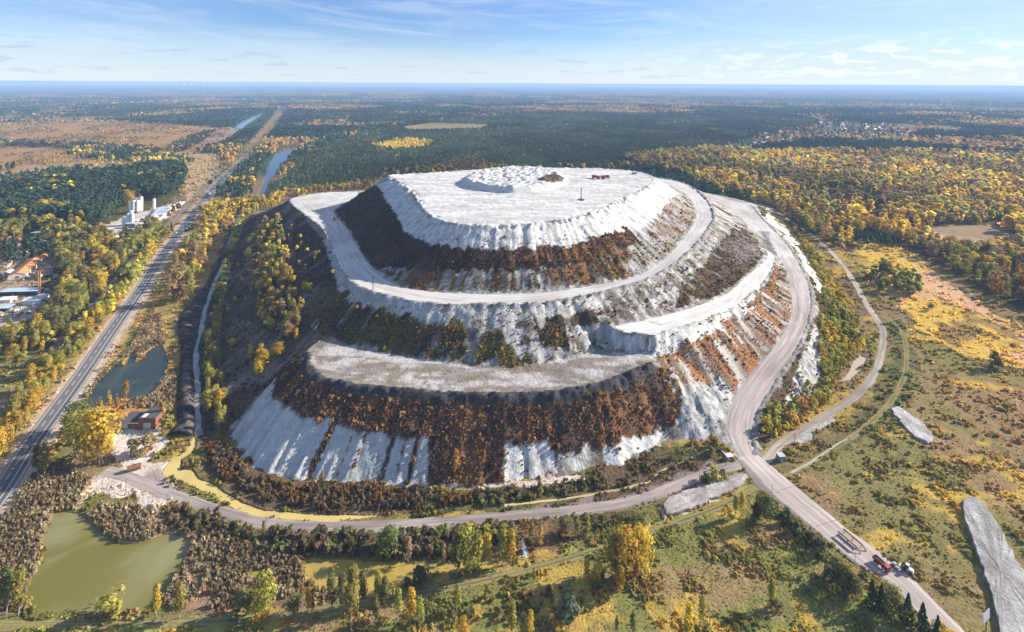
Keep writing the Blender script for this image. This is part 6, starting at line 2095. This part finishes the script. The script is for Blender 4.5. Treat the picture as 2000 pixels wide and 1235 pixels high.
def flat_house(name, label, X, Y, rz, w, l, h, wall, roof, nwin=3, group=None, cat='building', parapet=.25, door='grey_steel'):
    t = thing(name, label, cat, X, Y, 0, rz, group)
    Shape().box((0, 0, 0), (w, l, h)).build('wall', M[wall], t)
    Shape().box((0, 0, h), (w + .5, l + .5, parapet)).build('roof', M[roof], t)
    if nwin:
        windows(t, nwin, w * .9, -l / 2, h * .4, min(2.0, w / nwin * .5), h * .32, axis='x')
    if door:
        Shape().box((w / 2, 0, 0), (.1, min(3.2, l * .4), h * .72)).build('door', M[door], t)
    return t


# the brick building by the green pond: a low wing and a taller gate hall
X, Y = -247.0 + 11.5, 329.5
t = thing('brick_building', "red brick building with a low wing and a taller gate hall beside the green pond", 'building', X, Y, 0, 0)
lw = Shape().box((-6.2, 0, 0), (12.6, 10.5, 4.0)).build('low_wing', M['red_brick'], t)
Shape().box((-6.2, 0, 4.0), (12.9, 10.8, .28)).build('roof', M['felt_roof'], lw)
Shape().box((-6.2, -5.42, 3.35), (12.7, .14, .75)).build('fascia', M['white_wall'], lw)
Shape().box((-9.2, -5.3, .3), (4.6, .16, 2.7)).build('whitewashed_panel', M['white_wall'], lw)
Shape().box((-3.2, -5.3, 0), (1.4, .16, 2.2)).build('door', M['slate_grey'], lw)
th = Shape().box((5.3, .1, 0), (10.2, 10.8, 6.6)).build('gate_hall', M['red_brick'], t)
Shape().box((5.3, .1, 6.6), (10.5, 11.1, .3)).build('roof', M['felt_roof'], th)
Shape().box((2.6, -2.8, 6.9), (2.6, 3.8, .08)).build('pale_roof_patch', M['white_sheet'], th)
Shape().box((5.6, -5.38, 0), (5.2, .16, 4.0)).build('gate', M['grey_sheet'], th)
fr = Shape().box((2.85, -5.42, 0), (.3, .22, 4.3)).box((8.35, -5.42, 0), (.3, .22, 4.3)).box((5.6, -5.42, 4.0), (5.2, .22, .3))
fr.build('gate_frame', M['dark_metal'], th)
X, Y = survey(262, 918)
t = thing('rusty_tank', "dark rusty tank lying in the rutted yard", 'tank', X, Y, 0, .5)
Shape().tube((-3.2, 0, 1.5), (3.2, 0, 1.5), 1.5, n=18).build('shell', M['rust'], t)
for x in (-1.8, 1.8):
    Shape().box((x, 0, 0), (.5, 2.2, .6)).build('cradle', M['concrete'], t)
Shape().tube((0, 0, 2.9), (0, 0, 3.4), .4, n=10).build('manhole', M['dark_metal'], t)

# long orange roofed hall and its neighbours
cx, cy = (-542 - 580) / 2 - 6.5, (570 + 642) / 2 - 2
ORZ = math.atan2(38, 72)
t = gabled('orange_hall', "long hall with a bright orange pitched roof broken by a dark seam", cx, cy, ORZ, 15, 80, 4.4, 2.6, 'white_wall', 'orange_roof', 14)
Shape().gable((0, -6, 4.65), (15, 1.6), 2.65, over=.5, thick=.1).build('roof_seam', M['brown_roof'], t)
gabled('brick_shed', "long brown roofed shed with a pale wall beside the orange hall, the nearer one", -603, 611, ORZ, 11, 26, 4.2, 1.8, 'pink_wall', 'brown_roof', 6)
gabled('brick_shed', "brown roofed shed with a pale wall beside the orange hall, the farther one", -621, 645, ORZ, 11, 30, 4.6, 1.8, 'white_wall', 'brown_roof', 6)
X, Y = survey(70, 464)
flat_house('grey_building', "grey flat roofed building standing alone beyond the orange hall", X, Y + 5, .1, 17, 10, 6, 'slate_grey', 'grey_sheet', 4)
X, Y = survey(75, 480)
flat_house('grey_building', "wide low grey workshop between the sheds and the grove", X, Y + 8, ORZ, 26, 16, 3.5, 'concrete', 'concrete', 4)
for px_, py_, w, l, h, wl, rf, lab in ((124, 530, 7, 9, 3.4, 'pink_wall', 'white_sheet', "small pale house in the trees right of the orange hall"), (107, 543, 6, 8, 3, 'pink_wall', 'roof_red', "small reddish house below the pale one in the trees"), (112, 474, 10, 7, 3, 'white_wall', 'grey_sheet', "small white house in the grove beyond the orange hall"), (8, 540, 7, 10, 3.2, 'pink_wall', 'white_sheet', "small house at the near end of the orange hall")):
    X, Y = survey(px_, py_)
    gabled('house', lab, X, Y + l / 2, ORZ + random.uniform(-.3, .3), w, l, h, 1.9, wl, rf, 2, chimney=True, cat='house')
# market sheds
for px_, py_, w, l, h, rf, lab in ((20, 578, 22, 10, 4, 'blue_sheet', "light blue roofed shed in the yard, the left one at the back"), (52, 578, 18, 9, 4.4, 'blue_sheet', "pale blue roofed shed in the yard, beside the crane"), (58, 596, 17, 9, 4.2, 'white_sheet', "white roofed shed in the yard, nearest the road"), (6, 592, 12, 8, 3, 'white_sheet', "white roofed shed at the yard's edge"),
                                    (2, 610, 10, 9, 3.4, 'blue_sheet', "blue roofed shed at the yard's near edge"), (72, 592, 9, 9, 5, 'grey_sheet', "grey roofed block at the end of the yard")):
    X, Y = survey(px_, py_)
    flat_house('storage_shed', lab, X, Y + l / 2, .12, w, l, h, 'dark_metal' if 'blue' in rf else 'white_wall', rf, 0, cat='shed')
g = "crates and scrap stacked in the storage yard"
for i in range(34):
    u, v = random.random(), random.random()
    X, Y = survey(8 + 92 * u, 586 + 24 * v + (1 - u) * 14)
    mat = random.choice(['white_sheet', 'rust', 'blue_sheet', 'red_brick', 'white_paint', 'concrete', 'green_paint', 'pink_wall'])
    s = Shape().box((0, 0, .12), (random.uniform(1.2, 3.2), random.uniform(1.0, 2.2), random.uniform(.8, 2.2)))
    s.box((0, .2, 0), (1.2, 1.0, .12))
    tag(s.build('crate', M[mat], None, (X, Y, 0), random.uniform(0, 3.1), bevel=.04), "crate or scrap block stacked among the sheds of the storage yard", 'crate', g)
# tower crane
X, Y = survey(77, 578)
t = thing('tower_crane', "orange lattice tower crane standing among the yard's sheds", 'crane', X, Y, 0, .5)
s = Shape()
hC = 25
for sx, sy in ((-1, -1), (1, -1), (1, 1), (-1, 1)):
    s.tube((sx * .8, sy * .8, 0), (sx * .8, sy * .8, hC), .16, n=5)
for i in range(12):
    z, dz = i * hC / 12, hC / 12
    for a, b in (((-.8, -.8), (.8, -.8)), ((.8, -.8), (.8, .8)), ((.8, .8), (-.8, .8)), ((-.8, .8), (-.8, -.8))):
        s.tube((*a, z), (*b, z + dz), .08, n=4).tube((*a, z), (*b, z), .08, n=4)
s.build('mast', M['crane_orange'], t)
j = Shape()
for y in (-.5, .5):
    j.tube((-5, y, hC + .2), (3.5, y, hC + .2), .12, n=5)
j.tube((-5, 0, hC + 1.4), (3.5, 0, hC + 1.4), .12, n=5)
for i in range(9):
    j.tube((-5 + i * .95, -.5, hC + .2), (-4.5 + i * .95, 0, hC + 1.4), .06, n=4).tube((-5 + i * .95, .5, hC + .2), (-4.5 + i * .95, 0, hC + 1.4), .06, n=4)
j.build('jib', M['crane_orange'], t)
Shape().box((1.2, 0, hC * .78), (1.6, 1.5, 2.0)).build('cab', M['white_paint'], t)
Shape().box((-4.4, 0, hC - 1.3), (1.4, 1.3, 1.3)).build('counterweight', M['concrete'], t)


# concrete plant
def silos(label, px_, py_, hp, r, offs, mat, hopper=True):
    X, Y = survey(px_, py_)
    h = hp * Y / 1000
    t = thing('silo_group' if len(offs) > 1 else 'silo', label, 'silo', X, Y, 0, .3)
    for ox, oy, k in offs:
        c = Shape().tube((ox, oy, 3.4), (ox, oy, h * k), r, n=18).tube((ox, oy, 3.4), (ox, oy, 1.0), r, .4, n=18).tube((ox, oy, h * k), (ox, oy, h * k + .9), r, r * .3, n=18).build('silo_tank', M[mat], t)
        ls = Shape()
        for a in (0.8, 2.4, 3.9, 5.5):
            ls.tube((ox + math.cos(a) * r * .9, oy + math.sin(a) * r * .9, 0), (ox + math.cos(a) * r * .9, oy + math.sin(a) * r * .9, 3.6), .18, n=6)
        ls.build('leg_frame', M['grey_steel'], t)
        Shape().box((ox, oy, h * k + .9), (1.2, 1.2, 1.0)).build('dust_filter', M['grey_steel'], c)
    rl = Shape()
    ox, oy, k = offs[0]
    for s_ in (-.3, .3):
        rl.tube((ox + s_, oy - r - .25, 0), (ox + s_, oy - r - .25, h * k), .06, n=4)
    for i in range(int(h * k)):
        rl.tube((ox - .3, oy - r - .25, i + .5), (ox + .3, oy - r - .25, i + .5), .04, n=4)
    rl.build('ladder', M['grey_steel'], t)
    return t


silos("cluster of tall white silos at the back of the concrete plant", 261, 417, 25, 2.6, [(0, 0, 1), (5.6, .5, .96), (-5.4, 1, .92), (2.6, 6, 1.12), (9, 5, 1.2)], 'silo_white')
silos("cluster of bluish silos at the front of the concrete plant", 250, 441, 24, 2.5, [(-5.4, 0, .62), (0, .6, .96), (5.4, 0, .98), (2, 6, 1.1)], 'silo_blue')
silos("slim single white silo beside the plant's dark pond", 301, 411, 22, 2.3, [(0, 0, 1)], 'silo_white')
X, Y = survey(253, 446)
flat_house('batching_house', "dark batching house under the bluish silos", X, Y + 4, .1, 15, 9, 6.5, 'slate_grey', 'grey_sheet', 2)
X, Y = survey(308, 423)
a = survey(294, 430)
b = survey(327, 400)
PRZ = math.atan2(b[1] - a[1], b[0] - a[0]) - math.pi / 2
flat_house('white_hall', "long hall with a pale blue flat roof along the plant's white wall", (survey(302, 430)[0] + survey(328, 408)[0]) / 2, (survey(302, 430)[1] + survey(328, 408)[1]) / 2, PRZ, 17, 62, 5.5, 'white_wall', 'blue_sheet', 0)
X, Y = survey(300, 431)
gabled('brick_house', "red brick house at the near end of the plant's long hall", X, Y, PRZ, 14, 14, 5.5, 2.4, 'red_brick', 'pink_wall', 3)
p0, p1 = survey(309, 432), survey(360, 397)
L = math.hypot(p1[0] - p0[0], p1[1] - p0[1])
t = thing('boundary_wall', "long white boundary wall between the concrete plant and the railway", 'wall', *p0, 0, math.atan2(p1[1] - p0[1], p1[0] - p0[0]))
Shape().box((L / 2, 0, 0), (L, .35, 3.6)).build('panel', M['white_wall'], t)
for i in range(int(L / 6) + 1):
    Shape().box((min(i * 6.0, L), 0, 0), (.5, .5, 3.8)).build('pillar', M['concrete'], t)
g = "trucks, blocks and stacks in the concrete plant yard"
for i in range(44):
    if i < 24:
        u, v = random.random(), random.random()
        X, Y = survey(318 + 34 * u, 408 - 13 * u + 6 * v - 2)
    else:
        u, v = random.random(), random.random()
        X, Y = survey(262 + 34 * u, 432 - 16 * u + 6 * v)
    s = Shape().box((0, 0, .15), (random.uniform(2, 5), random.uniform(1.4, 2.4), random.uniform(1, 2.6)))
    s.box((0, 0, 0), (1.6, 1.2, .15))
    tag(s.build('concrete_block', M[random.choice(['white_sheet', 'concrete', 'red_brick', 'dark_metal', 'white_paint', 'blue_sheet', 'pink_wall'])], None, (X, Y, 0), random.uniform(0, 3.1), bevel=.05), "block or stack stored in the yard of the concrete plant", 'block', g)


# ---- cars
def make_car(label, X, Y, Z, rz, paint, group='cars on the highway'):
    t = thing('car', label, 'car', X, Y, Z, rz, group)
    Shape().poly([(-2.2, .35), (2.2, .35), (2.25, .7), (2.0, .88), (1.1, .98), (-1.9, 1.02), (-2.25, .85)], -.88, .88).build('body', M[paint], t, bevel=.05)
    c = Shape().poly([(-1.85, 1.0), (1.15, .96), (.35, 1.46), (-1.25, 1.48)], -.78, .78).build('cabin', M['glass'], t)
    Shape().poly([(-1.22, 1.47), (.36, 1.45), (.3, 1.53), (-1.15, 1.55)], -.74, .74).build('roof', M[paint], c)
    for sy in (-.62, .62):
        Shape().box((2.22, sy, .6), (.06, .34, .14)).build('headlight', M['white_paint'], t)
    for x in (1.4, -1.4):
        for sy in (-1, 1):
            wheel(x, sy * .8, .33, .2, t)
    return t


def on_highway(py_, off):
    p = dense(HWY, 2.0)
    _, yy = to_photo(p[:, 0], p[:, 1], 0)
    i = int(np.argmin(np.abs(yy - py_)))
    d = p[min(i + 2, len(p) - 1), :2] - p[max(i - 2, 0), :2]
    d /= np.linalg.norm(d)
    n = np.array((-d[1], d[0]))
    q = p[i, :2] + n * off
    return q[0], q[1], math.atan2(d[1], d[0])


CARS = {}
for py_, off, paint, lab in ((538, -3.0, 'silver_paint', "silver car driving away on the highway near the black bank"), (568, -3.0, 'dark_paint', "dark car driving away on the highway, the nearest of the cars"), (456, 3.0, 'white_paint', "white car coming along the highway below the plant"), (472, -3.0, 'blue_paint', "blue car driving away on the highway below the plant"),
                             (431, 3.0, 'white_paint', "white car coming along the highway right beside the plant's brick house"), (412, 0.2, 'dark_paint', "dark car overtaking on the highway beside the plant's wall"), (406, -3.0, 'dark_paint', "dark car on the highway beside the far end of the plant's wall"), (398, 3.0, 'red_paint', "red car on the highway past the plant"),
                             (305, 3.0, 'dark_paint', "dark car far along the highway by the river"), (318, -3.0, 'silver_paint', "silver car far along the highway before the river"), (346, 3.0, 'white_paint', "white car on the highway by the pine spit")):
    X, Y, a = on_highway(py_, off)
    rz_ = a if off < 1 else a + math.pi
    if paint not in CARS:
        CARS[paint] = make_car(lab, X, Y, .16, rz_, paint)
    else:
        c = copy_tree(CARS[paint])
        c.location, c.rotation_euler = (X, Y, .16), (0, 0, rz_)
        c['label'] = lab
for py_, off, lab in ((381, -3.0, "white box lorry on the highway past the plant"), (290, 3.0, "white box lorry farthest along the highway")):
    X, Y, a = on_highway(py_, off)
    t = thing('box_lorry', lab, 'lorry', X, Y, .16, a, 'lorries on the highway')
    Shape().box((-1.2, 0, 1.0), (7.2, 2.45, 2.7)).build('cargo_box', M['white_sheet'], t)
    c = Shape().box((3.5, 0, .6), (1.9, 2.3, 2.2), top=.9).build('cab', M['blue_paint'], t)
    Shape().box((4.4, 0, 1.6), (.12, 2.0, .8)).build('windscreen', M['glass'], c)
    Shape().box((0, 0, .6), (8.2, .9, .3)).build('chassis', M['dark_metal'], t)
    for x in (3.3, -2.2, -3.4):
        for sy in (-1, 1):
            wheel(x, sy * 1.0, .48, .35, t)


# ---- villages: far too small for their parts to show, each house still its own
def house_mesh(wall, roof, k):
    w, l, h, r = (8, 10, 3.4, 3.0) if k == 0 else (7, 12, 3.0, 2.4) if k == 1 else (10, 11, 5.4, 2.6)
    s = Shape().box((0, 0, 0), (w, l, h)).gable_ends((0, 0, h), (w, l), r)
    nf = len(s.f)
    s.gable((0, 0, h + .05), (w, l), r, over=.5)
    s.box((w * .22, l * .2, h + r * .3), (.7, .7, r * .9))
    me = bpy.data.meshes.new('village_house')
    me.from_pydata(s.v, [], s.f)
    me.materials.append(M[wall])
    me.materials.append(M[roof])
    me.polygons.foreach_set('material_index', [0] * nf + [1] * (len(s.f) - nf))
    return me


HM = [house_mesh(w, r, i % 3) for i, (w, r) in enumerate((('white_wall', 'grey_sheet'), ('beige_wall', 'white_sheet'), ('pink_wall', 'roof_red'), ('white_paint', 'blue_sheet'), ('red_brick', 'grey_sheet'), ('beige_wall', 'brown_roof'), ('white_wall', 'white_sheet')))]
HW = ("white house under a grey roof", "beige house under a white roof", "pale house under a red roof", "white house under a blue roof", "brick house under a grey roof", "beige house under a brown roof", "white house under a white roof")


def village(poly, n, place, cat='house'):
    W = survey_poly(poly)
    lo, hi = W.min(0), W.max(0)
    k = 0
    while k < n:
        x, y = random.uniform(lo[0], hi[0]), random.uniform(lo[1], hi[1])
        if not inside(np.array([x]), np.array([y]), W)[0]:
            continue
        i = random.randrange(len(HM))
        o = link('village_house', HM[i], None, None, (x, y, 0), random.choice((0.3, 1.87)) + random.uniform(-.15, .15))
        f = random.uniform(.75, 1.25) * (1.0 if y < 2600 else 1.25)
        o.scale = (f, f, f)
        tag(o, f"{HW[i]} in the {place}", cat, f"{HW[i]}s in the {place}".replace("house under", "houses under", 1).replace("roofs in", "roof in"))
        k += 1


village([(1400, 300), (1480, 264), (1600, 240), (1750, 245), (1800, 262), (1700, 276), (1600, 271), (1500, 286), (1430, 302)], 170, "village beyond the autumn wood")
village([(720, 212), (900, 206), (1150, 206), (1150, 211), (900, 213), (730, 219)], 40, "distant village behind the pine plantation")
village([(20, 352), (60, 344), (105, 338), (110, 346), (60, 355), (30, 360)], 12, "hamlet behind the pine wood")
village([(420, 210), (520, 205), (520, 209), (430, 215)], 14, "hamlet near the long lake")

# power station on the horizon: cooling towers with their steam
STEAM = None


def steam_mat():
    m = bpy.data.materials.new("steam")
    m.use_nodes = True
    n, l = m.node_tree.nodes, m.node_tree.links
    b = n['Principled BSDF']
    b.inputs['Base Color'].default_value = (.9, .9, .92, 1)
    b.inputs['Roughness'].default_value = 1
    b.inputs['Subsurface Weight'].default_value = 0
    nz = n.new('ShaderNodeTexNoise')
    nz.inputs['Scale'].default_value = .02
    tc = n.new('ShaderNodeTexCoord')
    l.new(tc.outputs['Object'], nz.inputs['Vector'])
    bp = n.new('ShaderNodeBump')
    bp.inputs['Distance'].default_value = 20
    l.new(nz.outputs[0], bp.inputs['Height'])
    l.new(bp.outputs[0], b.inputs['Normal'])
    return m


SM = steam_mat()
for px_, hp, lab in ((345, 3, "distant cooling tower, leftmost of the row on the horizon"), (358, 4, "distant cooling tower, second of the row on the horizon"), (372, 4, "distant cooling tower, third of the row on the horizon"), (397, 3, "distant cooling tower, rightmost of the row on the horizon")):
    X, Y = survey(px_, 173)
    k = Y / 1000.0
    t = thing('cooling_tower', lab, 'cooling tower', X, Y, 0, 0, 'cooling towers on the horizon')
    s = Shape()
    hh, prev = hp * k, None
    for i in range(8):
        z = hh * i / 7
        r = hh * (.30 - .14 * math.sin(min(1, i / 5.5) * 1.57))
        if prev:
            s.tube((0, 0, prev[0]), (0, 0, z), prev[1], r, n=20, cap=False)
        prev = (z, r)
    s.build('shell', M['white_wall'], t)
    v, f = [], []
    g_ = random.Random(px_)
    for i in range(9):
        c = Vector((g_.uniform(-.15, .15) * hh + i * .06 * hh, 0, hh * (1.05 + .16 * i)))
        R = hh * (.20 + .05 * i * (1 - i / 14)) * g_.uniform(.85, 1.2)
        base = len(v)
        for a in range(9):
            for b_ in range(12):
                th_, ph = math.pi * a / 8, 2 * math.pi * b_ / 12
                q = R * g_.uniform(.86, 1.12)
                v.append((c.x + q * math.sin(th_) * math.cos(ph), c.y + q * math.sin(th_) * math.sin(ph), c.z + q * math.cos(th_)))
        for a in range(8):
            for b_ in range(12):
                f.append((base + a * 12 + b_, base + (a + 1) * 12 + b_, base + (a + 1) * 12 + (b_ + 1) % 12, base + a * 12 + (b_ + 1) % 12))
    me = np_mesh('steam', np.array(v), np.array(f), None, True)
    o = link('steam', me, SM, None, (X, Y, 0))
    tag(o, "white steam rising above the cooling towers on the horizon", None, None, 'stuff')

# white rapids where the ditch water falls into the yellow pond
RW = plain("white_foam", (.46, .50, .56), .4, 0, .45, .9)
s = Shape()
pts = [(1018, 1042, 1.6), (1022, 1050, 2.2), (1023, 1060, 1.6), (1027, 1070, 2.8), (1025, 1080, 4.4), (1018, 1090, 5.0)]
prevp = None
vs, fs = [], []
for i, (px_, py_, w) in enumerate(pts):
    X, Y = survey(px_, py_)
    for sgn in (-1, -.3, .35, 1):
        vs.append((X + sgn * w * .5 * random.uniform(.8, 1.2), Y + random.uniform(-.8, .8), .10 + random.uniform(0, .18) * (abs(sgn) < .9)))
for i in range(len(pts) - 1):
    for j in range(3):
        fs.append((i * 4 + j, i * 4 + j + 1, i * 4 + j + 5, i * 4 + j + 4))
me = bpy.data.meshes.new('rapids')
me.from_pydata(vs, [], fs)
tag(link('rapids', me, RW), "white foaming rapids running into the yellow pond", None, None, 'structure')
# ------------------------------------------------------------------ the air: one even box of thin haze
HAZE_R = 41000.0
hz = Shape()
hz.box((0, HAZE_R / 2 - 4000, -4.0), (2 * HAZE_R + 4000, HAZE_R + 40000, 225.4))
hm = bpy.data.materials.new("thin_haze")
hm.use_nodes = True
hm.node_tree.nodes.clear()
ho = hm.node_tree.nodes.new('ShaderNodeOutputMaterial')
hv = hm.node_tree.nodes.new('ShaderNodeVolumePrincipled')
hv.inputs['Color'].default_value = (.42, .64, 1.0, 1)
hv.inputs['Density'].default_value = 7.5e-5
hv.inputs['Anisotropy'].default_value = 0.0
hm.node_tree.links.new(hv.outputs[0], ho.inputs['Volume'])
tag(hz.build('haze', hm), "thin blue haze over the far plain", None, None, 'stuff')
